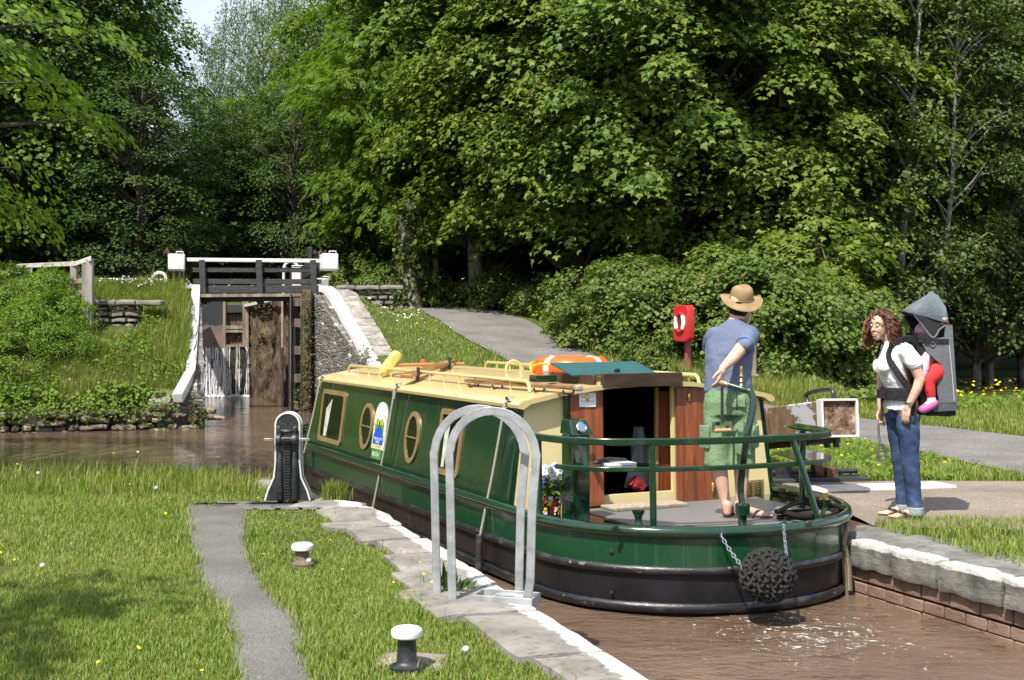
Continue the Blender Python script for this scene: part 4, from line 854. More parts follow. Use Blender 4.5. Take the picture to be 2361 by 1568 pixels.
# left bank: long grass, nettles and waterside plants
bank = lambda X, Y, nf: (polydist(X, Y, CANAL) > .3+.2*nf) & ~((X > -9) & (X < -7.8) & (Y > 25.1) & (Y < 26.2))
turf(110000, -11.5, -6.0, 22.6, 31, bank, .3, .012, 37, M['meadow'], .5, 'bank_grass')
turf(2500, -8.6, -6.6, 24.2, 30.5, lambda X, Y, nf: bank(X, Y, nf) & (polydist(X, Y, [(-5.95, 23.55), (-7.2, 28.2), (-9, 32)], False) < 1.1), .6, .012, 38, M['meadow'], .35, 'bank_grass')
def leafy(nm, n, x0, x1, y0, y1, fn, hz, size, tm, mat, seed):
    rg = np.random.default_rng(seed); X = rg.uniform(x0, x1, n); Y = rg.uniform(y0, y1, n); px = CX+X/Y*F; k = (px > -90) & (px < 2480) & ~inpoly(X, Y, CANAL); X, Y = X[k], Y[k]; nf = nfield(X, Y, 1.1, seed); k = fn(X, Y, nf); X, Y, nf = X[k], Y[k], nf[k]
    Z = land(X, Y)+hz*(.65+.7*nf)*np.sqrt(rg.uniform(0, 1, len(X))); Pp = np.stack([X, Y, Z], 1)
    N = np.array([0, -.35, 1.])+rg.normal(0, .5, Pp.shape); D = rg.normal(0, 1, Pp.shape)+np.array([0, 0, -.5])
    tag(link(nm, leaf_mesh(nm, Pp, N, D, size*rg.uniform(.6, 1.3, len(X)), tm, mat)), kind='stuff')
leafy('nettles', 15000, -11.5, -6.2, 22.8, 28, lambda X, Y, nf: bank(X, Y, nf) & (nf > .0) & (Y < 26), .34, .07, KITE, M['nettle'], 41)
leafy('nettles', 3500, -11.5, -6.1, 22.3, 23.4, lambda X, Y, nf: (nf > -.05) & (polydist(X, Y, CANAL) > .05), .3, .085, ROUND, M['nettle'], 42)
leafy('verge_plants', 7000, 2.6, 8, 24, 27, lambda X, Y, nf: ~on_tow(X, Y, .25) & (nf > -.1), .3, .1, ROUND, M['hazel'], 43)
leafy('verge_plants', 6000, 2.6, 6, 12.4, 16.5, lambda X, Y, nf: ~on_tow(X, Y, .1) & (nf > .1), .07, .05, ROUND, M['nettle'], 44)
leafy('verge_plants', 5000, 7, 14, 22.5, 26.8, lambda X, Y, nf: ~on_tow(X, Y, .15) & (nf > .12), .2, .1, KITE, M['nettle'], 45)
leafy('verge_plants', 7000, -4.5, 1.5, 32, 40, lambda X, Y, nf: ~on_tow(X, Y, .1) & (nf > .0) & (X > -2.0), .4, .12, KITE, M['nettle'], 46)
# hanging growth on the stone faces
def wall_ivy(nm, pts, n, sz, mat, seed, spread):
    rg = np.random.default_rng(seed); Pp = []
    for a, b_, k in pts:
        u = rg.uniform(0, 1, int(n*k))[:, None]; Pp.append(np.array(a)[None]*(1-u)+np.array(b_)[None]*u)
    Pp = np.concatenate(Pp); Pp = Pp+rg.normal(0, 1, Pp.shape)*np.array(spread); N = np.array([-.3, -.6, .9])+rg.normal(0, .4, Pp.shape)
    tag(link(nm, leaf_mesh(nm, Pp, N, np.array([0, 0, -1.])+rg.normal(0, .6, Pp.shape), sz*rg.uniform(.6, 1.3, len(Pp)), KITE, mat)), kind='stuff')
wall_ivy('wall_plants', [(P(709, 700, 27.55), P(708, 940, 27.55), .8), (P(838, 800, 25.2), P(846, 840, 24.9), .3), (P(800, 850, 25.6), P(795, 880, 25.6), .15), (P(690, 905, 27.8), P(690, 935, 27.8), .2), (P(450, 930, 23.2), P(465, 985, 23.3), .5)], 600, .05, M['ivy'], 51, (.08, .06, .12))
wall_ivy('bank_plants', [((-12.5, 21.75, .05), (-9.4, 22.25, .05), 1), ((-9.4, 22.25, .05), (-6.4, 23.1, .08), 1)], 800, .07, M['nettle'], 53, (.1, .1, .11))
wall_ivy('wall_plants', [(P(625, 700, 30.6), P(600, 860, 31.6), 1), (P(575, 740, 33), P(590, 830, 32.6), .6)], 350, .045, M['ivy'], 52, (.16, .06, .1))
# flowers
def flowers(nm, X, Y, Z, size, mat):
    n = len(X); rg = np.random.default_rng(n+3); a = np.arange(6)/6*2*np.pi; ring = np.stack([np.cos(a), np.sin(a), 0*a+.25], 1); co = []
    ctr = np.stack([X, Y, Z], 1); tl = rg.normal(0, .35, (n, 2))
    q = ctr[:, None, :]+size[:, None, None]*ring[None]; q[..., 2] += size[:, None]*(ring[None, :, 0]*tl[:, :1]+ring[None, :, 1]*tl[:, 1:]); co = np.concatenate([ctr[:, None, :], q], 1).reshape(-1, 3)
    f = (np.arange(n)[:, None, None]*7+np.array([(0, i, i % 6+1) for i in range(1, 7)])[None]).reshape(-1, 3); tag(link(nm, big_mesh(nm, co, f, mat)), kind='stuff')
M['yellow'] = pm('buttercup_yellow', (.85, .62, .01), None, rough=.35); M['daisy'] = pm('daisy_white', (.8, .8, .76), None, rough=.6); M['pinkfl'] = pm('pink_campion', (.5, .16, .35), None)
rg = np.random.default_rng(61)
X, Y, Z, ht, wd, _ = near_lawn(420, -6, 1.2, 4.9, 13.3, .1, .01, 62); k = rg.uniform(0, 1, len(X)) < .28; flowers('buttercups', X[k], Y[k], .06+.07*rg.uniform(0, 1, k.sum())+.12*smoothstep(11, 12.5, Y[k]), .0085*rg.uniform(.7, 1.3, k.sum()), M['yellow'])
X = rg.uniform(8, 13, 220); Y = rg.uniform(24.3, 27.2, 220); k = (Y > 24.4+.15*rg.normal(0, 1, 220)) & ~inpoly(X, Y, POND); flowers('buttercups', X[k], Y[k], land(X[k], Y[k])+rg.uniform(.15, .42, k.sum()), np.full(k.sum(), .03), M['yellow'])
X = rg.uniform(2.6, 6, 90); Y = rg.uniform(12.6, 20, 90); k = ~on_tow(X, Y, .2); flowers('buttercups', X[k], Y[k], land(X[k], Y[k])+.1, np.full(k.sum(), .016), M['yellow'])
X = rg.uniform(-5, 1, 300); Y = rg.uniform(22, 34, 300); k = ~on_tow(X, Y, .15) & (polydist(X, Y, CANAL) > 1) & ~inpoly(X, Y, CANAL); flowers('buttercups', X[k][:40], Y[k][:40], land(X[k], Y[k])[:40]+.09, np.full(min(40, k.sum()), .02), M['yellow'])
X = rg.normal(-3.2, .7, 260); Y = rg.normal(30.5, 1.6, 260); k = ~on_tow(X, Y, .1) & (polydist(X, Y, CANAL) > .8) & ~inpoly(X, Y, CANAL); flowers('daisies', X[k], Y[k], land(X[k], Y[k])+.085, np.full(k.sum(), .02), M['daisy'])
X = rg.uniform(-9.3, -8.0, 300); Y = rg.uniform(27.2, 29, 300); flowers('daisies', X, Y, land(X, Y)+.26, np.full(300, .02), M['daisy'])
X = rg.uniform(-10.5, -7, 60); Y = rg.uniform(22.9, 23.6, 60); flowers('pink_flowers', X, Y, land(X, Y)+.3, np.full(60, .018), M['pinkfl'])
dg = 'dandelion seed heads on the lawn'
M['puff'] = pm('dandelion_puff', (.72, .7, .64), (.5, .48, .42), 200, .9); M['stalk'] = pm('flower_stalk', (.14, .17, .05), (.2, .16, .08), 9)
for px, py, yb_, lab in ((318, 1043, 1090, 'dandelion seed head standing against the water'), (88, 1091, 1130, 'dandelion seed head in tall grass near the left edge'), (98, 1304, 1345, 'brownish closed dandelion head at the lower left'), (712, 1293, 1330, 'dandelion seed head beside the stem of the far bollard'), (360, 1125, 1160, 'dandelion seed head in the grass left of the tarmac path'), (1074, 1497, 1530, 'dandelion seed head right of the near bollard')):
    g = G(px, yb_); r = thing('dandelion', lab, 'flower', (g.x, g.y, 0), 0, dg); top = P(px, py, g.y); hh_ = top.z
    mb = MB(); mb.ell((0, 0, hh_), [.016]*3, 10, 7); mb.build('seed_head', M['puff'], r); mb = MB(); mb.tube([(0, 0, 0), (.008, 0, hh_*.5), (0, 0, hh_)], .0025, 5); mb.build('stalk', M['stalk'], r)
g = P(2290, 823, 41); mb = MB(); mb.limb([g+Vector((-.35, 0, 0)), g+Vector((.35, .1, -.03))], [.03, .025], 8); mb.tube([g+Vector((.3, .1, -.03)), g+Vector((.8, .6, .3))], .02, 6)
tag(mb.build('fallen_branch', M['bark_pale'], None), 'pale bare branch lying level above the dark pond', 'branch')
# ================================================================ the narrowboat (boat axes: x right, y forward, z up)
def paint(name, c, rough=.14, coat=.8, wob=.06, dirt=.1, streak=.45):
    t = NT(name); co = t.coord('Object'); cc = t.mix(t.ramp(t.noise(co, 2.5, 6, .7), [(.45, 0), (.8, dirt)]), c, tuple(q*.5+.05 for q in c))
    cc = t.mix(t.ramp(t.noise(co, 45, 3, .8), [(.74, 0), (.77, .5)]), cc, (.3, .3, .25))
    sk_ = t.math('MULTIPLY', t.ramp(t.noise(t.coord('Object', (5, 5, .35)), 2.5, 6, .7), [(.56, 0), (.74, 1)]), streak); cc = t.mix(sk_, cc, tuple(q*.7+.055 for q in c))
    return t.done(t.principled(cc, t.math('ADD', t.math('ADD', rough, t.math('MULTIPLY', sk_, .35)), t.math('MULTIPLY', t.noise(co, 3, 5, .7), .12)), 0, .5, coat, t.bump(t.noise(co, 2.2, 3), wob, .02)))
M['green'] = paint('bottle_green_paint', (.0055, .03, .0125), .1, .9, .05, .03); M['hullgreen'] = paint('hull_green_paint', (.0075, .05, .018), .18, .8, .06, .05)
M['cream'] = paint('cream_paint', (.56, .44, .2), .3, .4, .04, .35); M['primrose'] = paint('primrose_paint', (.7, .59, .3), .35, .3, .03, .08)
t = NT('hull_blacking'); co = t.coord('Object', (1, 1, .35)); c = t.ramp(t.noise(co, 4, 7, .7), [(.3, (.010, .010, .012)), (.66, (.022, .022, .026)), (.85, (.05, .048, .048))]); c = t.mix(t.ramp(t.noise(t.coord('Object'), 32, 3, .8), [(.66, 0), (.7, .8)]), c, (.008, .008, .008))
M['blacking'] = t.done(t.principled(c, t.ramp(t.noise(co, 6, 5, .7), [(.35, .2), (.7, .45)]), 0, .3, .0, t.bump(t.noise(t.coord('Object'), 18, 4), .12, .02)))
t = NT('mahogany'); co = t.coord('Object', (7, 7, .5)); c = t.ramp(t.noise(co, 3.5, 6, .6, .6), [(.3, (.13, .034, .013)), (.5, (.24, .068, .026)), (.7, (.34, .11, .045))]); M['mahogany'] = t.done(t.principled(c, .3, 0, .5, .3))
M['darkwood'] = pm('dark_varnished_wood', (.035, .02, .012), (.07, .04, .025), 6, .4, coat=.2, stretch=(.5, 3, 3)); M['brass'] = pm('brass', (.8, .58, .22), (.65, .45, .16), 12, .22, 1.0); M['bronze'] = pm('bronze_frame', (.46, .33, .15), (.36, .25, .11), 9, .38, .55)
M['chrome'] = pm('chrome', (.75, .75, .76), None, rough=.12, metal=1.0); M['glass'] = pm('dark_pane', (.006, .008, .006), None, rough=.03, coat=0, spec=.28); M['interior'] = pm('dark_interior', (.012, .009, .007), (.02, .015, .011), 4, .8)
t = NT('tread_plate'); co = t.coord('Object'); ck = t.n('ShaderNodeTexWave', Scale=22, Distortion=0); ck.bands_direction = 'DIAGONAL'; t.l(co, ck.inputs[0]); c = t.mix(ck.outputs['Fac'], (.2, .2, .2), (.42, .42, .42)); M['tread'] = t.done(t.principled(c, .4, .6, .5, 0, t.bump(ck.outputs['Fac'], .6, .01)))
M['rope'] = None
def rope_mat(name, c1, c2, sc=70):
    t = NT(name); co = t.coord('Object', (1, 1, 1)); wv = t.n('ShaderNodeTexWave', Scale=sc, Distortion=1.5); wv.bands_direction = 'DIAGONAL'; t.l(co, wv.inputs[0]); return t.done(t.principled(t.mix(wv.outputs['Fac'], c1, c2), .9, 0, .2, 0, t.bump(wv.outputs['Fac'], .9, .01)))
M['rope'] = rope_mat('manila_rope', (.2, .16, .1), (.5, .44, .32)); M['darkrope'] = rope_mat('tarred_rope', (.012, .01, .008), (.05, .042, .035)); M['white_rope'] = rope_mat('pale_rope', (.36, .32, .26), (.66, .62, .54), 60)
boat = thing('narrowboat', 'green narrowboat with cream roof, black hull and mahogany stern doors', 'narrowboat', (BO.x, BO.y, 0), BA)
def W2B(p): return Vector(((p.x-BO.x)*CA+(p.y-BO.y)*SA, -(p.x-BO.x)*SA+(p.y-BO.y)*CA, p.z))
def D2(px, py, z): return W2B(G(px, py, z))
def lyat(px, lx):
    r = (px-CX)/F; return (BO.x+CA*lx-r*(BO.y+SA*lx))/(SA+r*CA)
def onx(px, py, lx):
    y = lyat(px, lx); Y = BO.y+SA*lx+CA*y; return Vector((lx, y, H-(py-HY)/F*Y))
BEAM, DZ = 1.32, .135
def plan():
    L_ = [(-.0, 10.5), (-.35, 10.15), (-.72, 9.5), (-1.08, 8.7), (-1.27, 8.0), (-BEAM, 7.3), (-BEAM, 6), (-BEAM, 4.5), (-BEAM, 3), (-BEAM, 2), (-BEAM, 1.2)]
    n = 26; st = [(-BEAM*math.cos(math.pi*i/n), 1.2-1.2*math.sin(math.pi*i/n)**.92) for i in range(1, n)]
    st = [(x if x < 0 else x*.955, y if x < 0 else 1.55-(1.2-y)*1.55/1.2) for x, y in st]
    st = [(x, min(y, y)) if x < 0 else (x, y) for x, y in st]
    return L_+st+[(-x*.955, y) for x, y in L_[::-1][1:-1]]
PLAN = plan()
def offs(d):
    o = []; n = len(PLAN)
    for i, p in enumerate(PLAN):
        a = Vector(PLAN[i-1]); b_ = Vector(PLAN[(i+1) % n]); t_ = (b_-a).normalized(); o.append(Vector(p)+Vector((-t_.y, t_.x))*d)
    return o
def hull_ring(z, d): return [Vector((p.x, p.y, z)) for p in offs(d)]
def rim_z(p): return .0
mb = MB(); mb.loft([hull_ring(-.05, .0), hull_ring(.06, .0), hull_ring(.17, .0)], False); mb.build('hull', M['hullgreen'], boat, ang=60)
mb = MB(); mb.loft([hull_ring(-.75, .1), hull_ring(-.34, .03), hull_ring(-.3, .015), hull_ring(-.05, .004)], False); mb.build('lower_hull', M['blacking'], boat, ang=60)
mb = MB(); mb.tube(hull_ring(.185, -.005), .042, 10, closed=True, up=(0, 0, 1)); mb.build('gunwale', M['green'], boat, ang=60)
M['strake'] = pm('scuffed_strake', (.012, .012, .014), (.05, .05, .052), 5, .35, coat=.2, bump=.15, bscale=30, stretch=(1, 1, 3), lo=.5, hi=.75, speck=(13, .66, (.2, .19, .17)))
mb = MB(); mb.tube(hull_ring(-.075, -.004), .03, 8, closed=True, up=(0, 0, 1), flat=.7); mb.build('rubbing_strake', M['strake'], boat, ang=60)
mb = MB(); mb.tube(hull_ring(-.325, .005), .034, 8, closed=True, up=(0, 0, 1), flat=.7); mb.build('rubbing_strake', M['strake'], boat, ang=60)
mb = MB(); mb.prism([tuple(p) for p in offs(.02)], DZ-.03, DZ); mb.build('deck', M['green'], boat)
mb = MB(); mb.prism([(-.72, 1.62), (-.72, .62), (-.3, .34), (.5, .34), (.85, .6), (.95, 1.62)], DZ+.002, DZ+.008); mb.build('tread_plate', M['tread'], boat)
HB, HTp, ZT = 1.26, 1.155, .935
RK = .02
def bulk(lx, z, off=0.0): return Vector((lx, 1.76+RK*(z-DZ)/.8-off, z))
# cabin sides and front
mb = MB()
for s in (-1, 1):
    a = [bulk(s*HB, DZ), Vector((s*HB, 7.55, DZ)), Vector((s*HTp, 7.0, ZT)), bulk(s*HTp, ZT)]; b_ = [p-Vector((s*.04, 0, 0)) for p in a]
    mb.add(a+b_, [(0, 1, 2, 3) if s < 0 else (3, 2, 1, 0), (4, 5, 6, 7) if s > 0 else (7, 6, 5, 4), (0, 3, 7, 4), (1, 5, 6, 2)])
fr = [Vector((-HB, 7.55, DZ)), Vector((HB, 7.55, DZ)), Vector((HTp, 7.0, ZT)), Vector((0, 6.98, 1.08)), Vector((-HTp, 7.0, ZT))]; mb.add(fr, [(0, 4, 3, 2, 1)])
mb.build('cabin', M['green'], boat, ang=20)
# roof
def roof_z(lx): a = abs(lx); return float(np.interp(a, [0, .4, .8, 1.1, 1.19], [1.12, 1.105, 1.06, 1.005, .975]))
half = [(1.165, .925), (1.205, .935), (1.21, .96), (1.18, .985), (1.1, 1.005), (.8, 1.06), (.4, 1.105), (0, 1.12)]
def roof_ring(ly):
    top = [Vector((-x, ly, z)) for x, z in half]+[Vector((x, ly, z)) for x, z in half[::-1][1:]]
    return top+[Vector((x, ly, z)) for x, z in ((1.1, .965), (.8, 1.025), (.4, 1.07), (0, 1.085), (-.4, 1.07), (-.8, 1.025), (-1.1, .965))]
mb = MB(); mb.loft([roof_ring(y) for y in (1.69, 1.78, 3, 4.5, 6, 7.0, 7.06)]); mb.build('roof', M['cream'], boat, ang=50)
# rear bulkhead with its opening
OL, OR = -.44, .235
def panel(x0b, x0t, x1, z0, zt0, zt1, th=.03):
    a = [bulk(x0b, z0), bulk(x1, z0), bulk(x1, zt1), bulk((x0t+x1)/2, (zt0+zt1)/2+.01), bulk(x0t, zt0)]; b_ = [p+Vector((0, th, 0)) for p in a]; n = 5
    return a+b_, [tuple(range(n)), tuple(range(2*n-1, n-1, -1))]+[(i, (i+1) % n, n+(i+1) % n, n+i) for i in range(n)]
mb = MB(); mb.add(*panel(-HB+.045, -HTp+.045, OL, DZ, .955, 1.075)); mb.build('rear_bulkhead', M['primrose'], boat, False); mb = MB(); v_, f_ = panel(HB-.045, HTp-.045, OR, DZ, .955, 1.085); mb.add(v_, [q[::-1] for q in f_]); mb.build('rear_bulkhead', M['primrose'], boat, False)
mb = MB(); mb.add([bulk(OL, DZ), bulk(OR, DZ), bulk(OR, .215), bulk(OL, .215)]+[p+Vector((0, .05, 0)) for p in (bulk(OL, DZ), bulk(OR, DZ), bulk(OR, .215), bulk(OL, .215))], [(0, 1, 2, 3), (3, 2, 6, 7), (4, 7, 6, 5)]); mb.build('sill', M['primrose'], boat, False)
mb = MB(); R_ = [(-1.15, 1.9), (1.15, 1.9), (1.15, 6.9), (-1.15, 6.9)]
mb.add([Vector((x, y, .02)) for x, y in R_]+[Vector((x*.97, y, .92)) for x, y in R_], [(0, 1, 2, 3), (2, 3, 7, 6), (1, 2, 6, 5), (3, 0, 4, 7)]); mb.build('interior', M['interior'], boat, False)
# hatch
mb = MB(); mb.box((-.1, 1.70, 1.135), (.74, .05, .11)); mb.box((-.475, 2.25, 1.13), (.03, .9, .09)); mb.box((.275, 2.25, 1.13), (.03, .9, .09)); mb.build('hatch_frame', M['darkwood'], boat, bevel=.004)
mb = MB(); k = [Vector((-.56, 2.02, 1.17)), Vector((.24, 2.02, 1.175)), Vector((.21, 2.3, 1.265)), Vector((-.62, 2.3, 1.262))]; mb.add(k+[p-Vector((0, 0, .012)) for p in k], [(0, 1, 2, 3), (7, 6, 5, 4), (0, 4, 5, 1), (1, 5, 6, 2), (2, 6, 7, 3), (3, 7, 4, 0)]); hl = mb.build('hatch_lid', pm('teal_lid', (.012, .075, .075), (.016, .09, .088), 3, .4), boat, False)
mb = MB(); mb.box((-.12, 2.06, 1.2), (.05, .02, .03)); mb.build('catch', M['green'], hl, bevel=.004)
mb = MB(); mb.box((-.66, 2.35, 1.13), (.2, .12, .06)); mb.build('runner', M['green'], boat, bevel=.006)
# stern doors
def leaf(px0, px1, y0, y1, label):
    z = lambda px, py: BL(px, py, 1.72)
    x0 = z(px0, y0).x; x1 = z(px1, y0).x; zt = z(px0, y0).z; zb = z(px0, y1).z
    mb = MB(); a = [bulk(x0, zb, .012), bulk(x1, zb, .012), bulk(x1, zt, .012), bulk(x0, zt, .012)]; b_ = [p-Vector((0, .026, 0)) for p in a]; mb.add(b_+a, [(0, 1, 2, 3), (0, 4, 5, 1), (1, 5, 6, 2), (2, 6, 7, 3), (3, 7, 4, 0)]); d = mb.build('door', M['mahogany'], boat, False, bevel=.004); d['label'] = label
    return d, x0, x1, zb, zt
def brass_at(parent, lx, z, w_, h_, nm='latch'):
    mb = MB(); c = bulk(lx, z, .045); mb.ell(c, (w_, .012, h_), 10, 7); mb.build(nm, M['brass'], parent)
dL, a0, a1, z0, z1 = leaf(1318, 1394, 898, 1172, 'open left mahogany door with a white notice'); brass_at(dL, (a0+a1)/2-.0, z1-.07, .014, .035)
dR, b0, b1, z0, z1 = leaf(1563, 1655, 894, 1166, 'open right mahogany door behind the man'); brass_at(dR, b0+.12, z1-.08, .014, .04); brass_at(dR, b1-.05, z0+.12, .016, .05, 'hinge'); brass_at(dR, b1-.05, z0+.3, .012, .03, 'hinge')
mb = MB(); [mb.bar([bulk(x, DZ, .012), bulk(x, 1.06, .012)], .03, .05, (0, 1, 0)) for x in (a0-.03,)]; mb.build('door_post', M['green'], boat)
def text_obj(name, s, size, mat, parent, M4, align='CENTER'):
    cu = bpy.data.curves.new(name, 'FONT'); cu.body = s; cu.size = size; cu.align_x = align; cu.align_y = 'CENTER'; tmp = bpy.data.objects.new(name, cu); COL.objects.link(tmp)
    bpy.context.view_layer.update(); me = bpy.data.meshes.new_from_object(tmp.evaluated_get(bpy.context.evaluated_depsgraph_get())); bpy.data.objects.remove(tmp)
    me.transform(M4); me.materials.clear(); me.materials.append(mat); return link(name, me, parent)
M['ink'] = pm('black_ink', (.02, .02, .02)); M['redink'] = pm('red_ink', (.6, .04, .05)); M['paper'] = pm('white_board', (.86, .86, .86), None, rough=.5)
nc = (bulk((a0+a1)/2+.002, .985, .045)); nz_ = Matrix.Translation(nc) @ Matrix.Rotation(math.pi/2-.0, 4, 'X') @ Matrix.Rotation(-math.atan2(RK, .8), 4, 'X')
ntc = thing('notice', 'white duty notice with red heading on the left stern door', 'notice', nc); ntc.matrix_world = Matrix.Translation((BO.x, BO.y, 0)) @ Matrix.Rotation(BA, 4, 'Z') @ nz_
mb = MB(); mb.box((0, 0, 0), (.15, .112, .005)); mb.build('board', M['paper'], ntc)
mb = MB(); [mb.ell((x*.066, y*.047, .003), (.003, .003, .002), 8, 5) for x in (-1, 1) for y in (-1, 1)]; mb.build('screw', M['redink'], ntc)
text_obj('heading', 'YOUR DUTY!', .018, M['redink'], ntc, Matrix.Translation((0, .022, .0035)))
text_obj('lettering', 'Please make yourself familiar with the\nsafe and proper operation of the boat', .0078, M['ink'], ntc, Matrix.Translation((0, -.012, .0035)))
# things inside the doorway
mb = MB(); q = BL(1535, 1100, 1.93); mb.box((q.x, 1.95, .6), (.13, .03, .85)); idr = mb.build('inner_door', M['mahogany'], boat, bevel=.004)
mb = MB(); mb.tube([Vector((q.x-.05, 1.93, .62)), Vector((q.x-.05, 1.9, .62)), Vector((q.x+.03, 1.9, .625))], .007, 6); mb.build('handle', M['brass'], idr)
mb = MB(); gw = pm('golden_oak', (.42, .24, .1), (.3, .16, .06), 5, .45, stretch=(3, 3, .3))
for xx, bx in ((q.x-.085, .025), (q.x+.075, .02)): mb.box((xx, 1.94, .56), (bx, .035, 1.0))
mb.build('door_frame', gw, boat, bevel=.003)
cc = BL(1478, 1060, 2.05); mb = MB(); rings = []
for i in range(9):
    u = i/8; ww_ = .04+.09*u; rings.append([Vector((cc.x+ww_*math.cos(a)*(1+.25*math.sin(3*a+u*4)), 2.08+.05*math.cos(a*1)*0+.045*math.sin(a)*(1+.3*math.cos(4*a)), .72-.5*u)) for a in [2*math.pi*j/20 for j in range(20)]])
mb.loft(rings); oj = mb.build('coat', pm('slate_cloth', (.11, .12, .14), (.2, .21, .24), 6, .9, bump=.3), None); oj.matrix_world = boat.matrix_basis
tag(oj, 'grey coat hanging inside the dark boat doorway', 'coat')
rb = D2(1548, 1150, .2); mb = MB(); mb.rough((rb.x, 2.0, .25), (.13, .1, .1), Matrix.Rotation(.5, 3, 'Y'), (6, 5, 5), .03, 14, .5, 4); oj = mb.build('bag', pm('red_canvas', (.35, .02, .03), (.22, .015, .02), 6, .8), None); oj.matrix_world = boat.matrix_basis
tag(oj, 'small red bag on the floor just inside the boat doorway', 'bag')
# windows on the left side
def sx(z): return -(HB+(HTp-HB)*(z-DZ)/.8)
def side(px, py):
    z = .5
    for _ in range(6):
        p = onx(px, py, sx(z)); z = p.z
    return p
SN = Vector((-1, 0, .12)).normalized(); SUv = Vector((-(HTp-HB)/-1*1, 0, 0))
def sp(ly, z, off=0.0): return Vector((sx(z), ly, z))+SN*off
def window(outline_out, outline_in, name, lab, curtain=True, bar_=False):
    n = len(outline_out); mb = MB(); o0 = [sp(y, z, .001) for y, z in outline_out]; o1 = [sp(y, z, .016) for y, z in outline_out]; i1 = [sp(y, z, .016) for y, z in outline_in]; i0 = [sp(y, z, .001) for y, z in outline_in]
    mb.loft([o0, o1, i1, i0], False); w_ = mb.build(name, M['bronze'], boat, ang=40); w_['label'] = lab
    mb = MB(); mb.add([sp(y, z, .008) for y, z in outline_in], [tuple(range(n))]); mb.build('pane', M['glass'], w_, False)
    mb = MB(); cy = sum(y for y, z in outline_out)/n; cz = sum(z for y, z in outline_out)/n
    if curtain:
        h_ = max(z for y, z in outline_in)-cz; wd = (max(y for y, z in outline_in)-cy); vs = []
        for i in range(13):
            for k in (0, 1): vs.append(sp(cy+wd*(.62-.5*i/12*(.55+.45*k)), cz-h_*.95+k*h_*1.75*(.72+.28*i/12), .0095+.0015*math.sin(i*1.9)))
        mb.add(vs, [(2*i, 2*i+2, 2*i+3, 2*i+1) for i in range(12)]); mb.build('curtain', pm('pale_curtain', (.5, .52, .45), (.32, .36, .28), 12, .9), w_)
    if bar_:
        mb = MB(); ww_ = max(y for y, z in outline_in)-cy; mb.bar([sp(cy-ww_, cz, .012), sp(cy+ww_, cz, .012)], .012, .03, SN); mb.build('glazing_bar', M['bronze'], w_)
    mb = MB(); m_ = 22
    for i in range(m_):
        u = i/m_*n; k = int(u); a = Vector(outline_out[k]).lerp(Vector(outline_out[(k+1) % n]), u-k); b_ = Vector(outline_in[k]).lerp(Vector(outline_in[(k+1) % n]), u-k); c = a.lerp(b_, .45); mb.ell(sp(c.x, c.y, .017), (.005, .005, .005), 6, 4)
    mb.build('rivet', M['chrome'], w_)['kind'] = 'stuff'
def rrect(y0, y1, z0, z1, r, d=0):
    y0, y1 = min(y0, y1)+d, max(y0, y1)-d; z0 += d; z1 -= d; o = []
    for cy, cz, a in ((y1-r, z1-r, 0), (y0+r, z1-r, 90), (y0+r, z0+r, 180), (y1-r, z0+r, 270)):
        o += [(cy+r*math.cos(math.radians(a+k*22.5)), cz+r*math.sin(math.radians(a+k*22.5))) for k in range(5)]
    return o
def rect_win(pl, pr_, pt, pb, lab):
    yl = side(*pl).y; yr = side(*pr_).y; zt = side(*pt).z; zb = side(*pb).z; window(rrect(yl, yr, zb, zt, .05), rrect(yl, yr, zb, zt, .03, .05), 'window', lab)
rect_win((741, 955), (793, 966), (778, 901), (756, 1020), 'forward rectangular window with a pale curtain')
rect_win((1013, 1010), (1066, 1020), (1045, 944), (1018, 1093), 'rear rectangular window behind the steel hoops')
def oval_win(pl, pr_, pt, pb, lab):
    yl = side(*pl).y; yr = side(*pr_).y; zt = side(*pt).z; zb = side(*pb).z; cy, cz, ry, rz_ = (yl+yr)/2, (zt+zb)/2, abs(yl-yr)/2, (zt-zb)/2
    e = lambda d: [(cy+(ry-d)*math.cos(a), cz+(rz_-d)*math.sin(a)) for a in [2*math.pi*k/24 for k in range(24)]]
    window(e(0), e(.045), 'oval_window', lab, False, True)
oval_win((832, 985), (861, 978), (856, 930), (836, 1035), 'forward oval window'); oval_win((935, 1015), (968, 1008), (962, 949), (942, 1068), 'rear oval window')
mb = MB(); yj = lyat(905, -1.22)
mb.bar([sp(yj, DZ, .0), sp(yj, .92, .0)], .006, .008, SN); mb.build('panel_joint', M['green'], boat); mb = MB(); mb.bar([sp(3.02, DZ, .0), sp(3.02, .92, .0)], .006, .008, SN); mb.build('panel_joint', M['green'], boat)
# painted arched sign on the side
yl = side(858, 1034).y; yr = side(885, 1040).y; zb = side(870, 1036).z; zt = side(889, 928).z; cw = (yl-yr)/2; cyy = (yl+yr)/2
sg = thing('sign', 'arched painted sign with blue boat picture on the green cabin side', 'sign', (0, 0, 0)); sg.matrix_world = Matrix.Translation((BO.x, BO.y, 0)) @ Matrix.Rotation(BA, 4, 'Z')
def sq(u, v, off): return sp(cyy-u*cw, zb+(zt-zb)*v, off)             # u -1..1 to the right, v 0..1 up
def arch_poly(s_, v0): return [(-s_, v0), (s_, v0), (s_, .62)]+[(s_*math.cos(a), .62+(.38-.0*s_)*s_*math.sin(a)) for a in [math.pi*k/12 for k in range(1, 12)]]+[(-s_, .62)]
def flat(poly, off, mat, name, par=None): mb = MB(); mb.add([sq(u, v, off) for u, v in poly], [tuple(range(len(poly)))]); return mb.build(name, mat, par or sg, False)
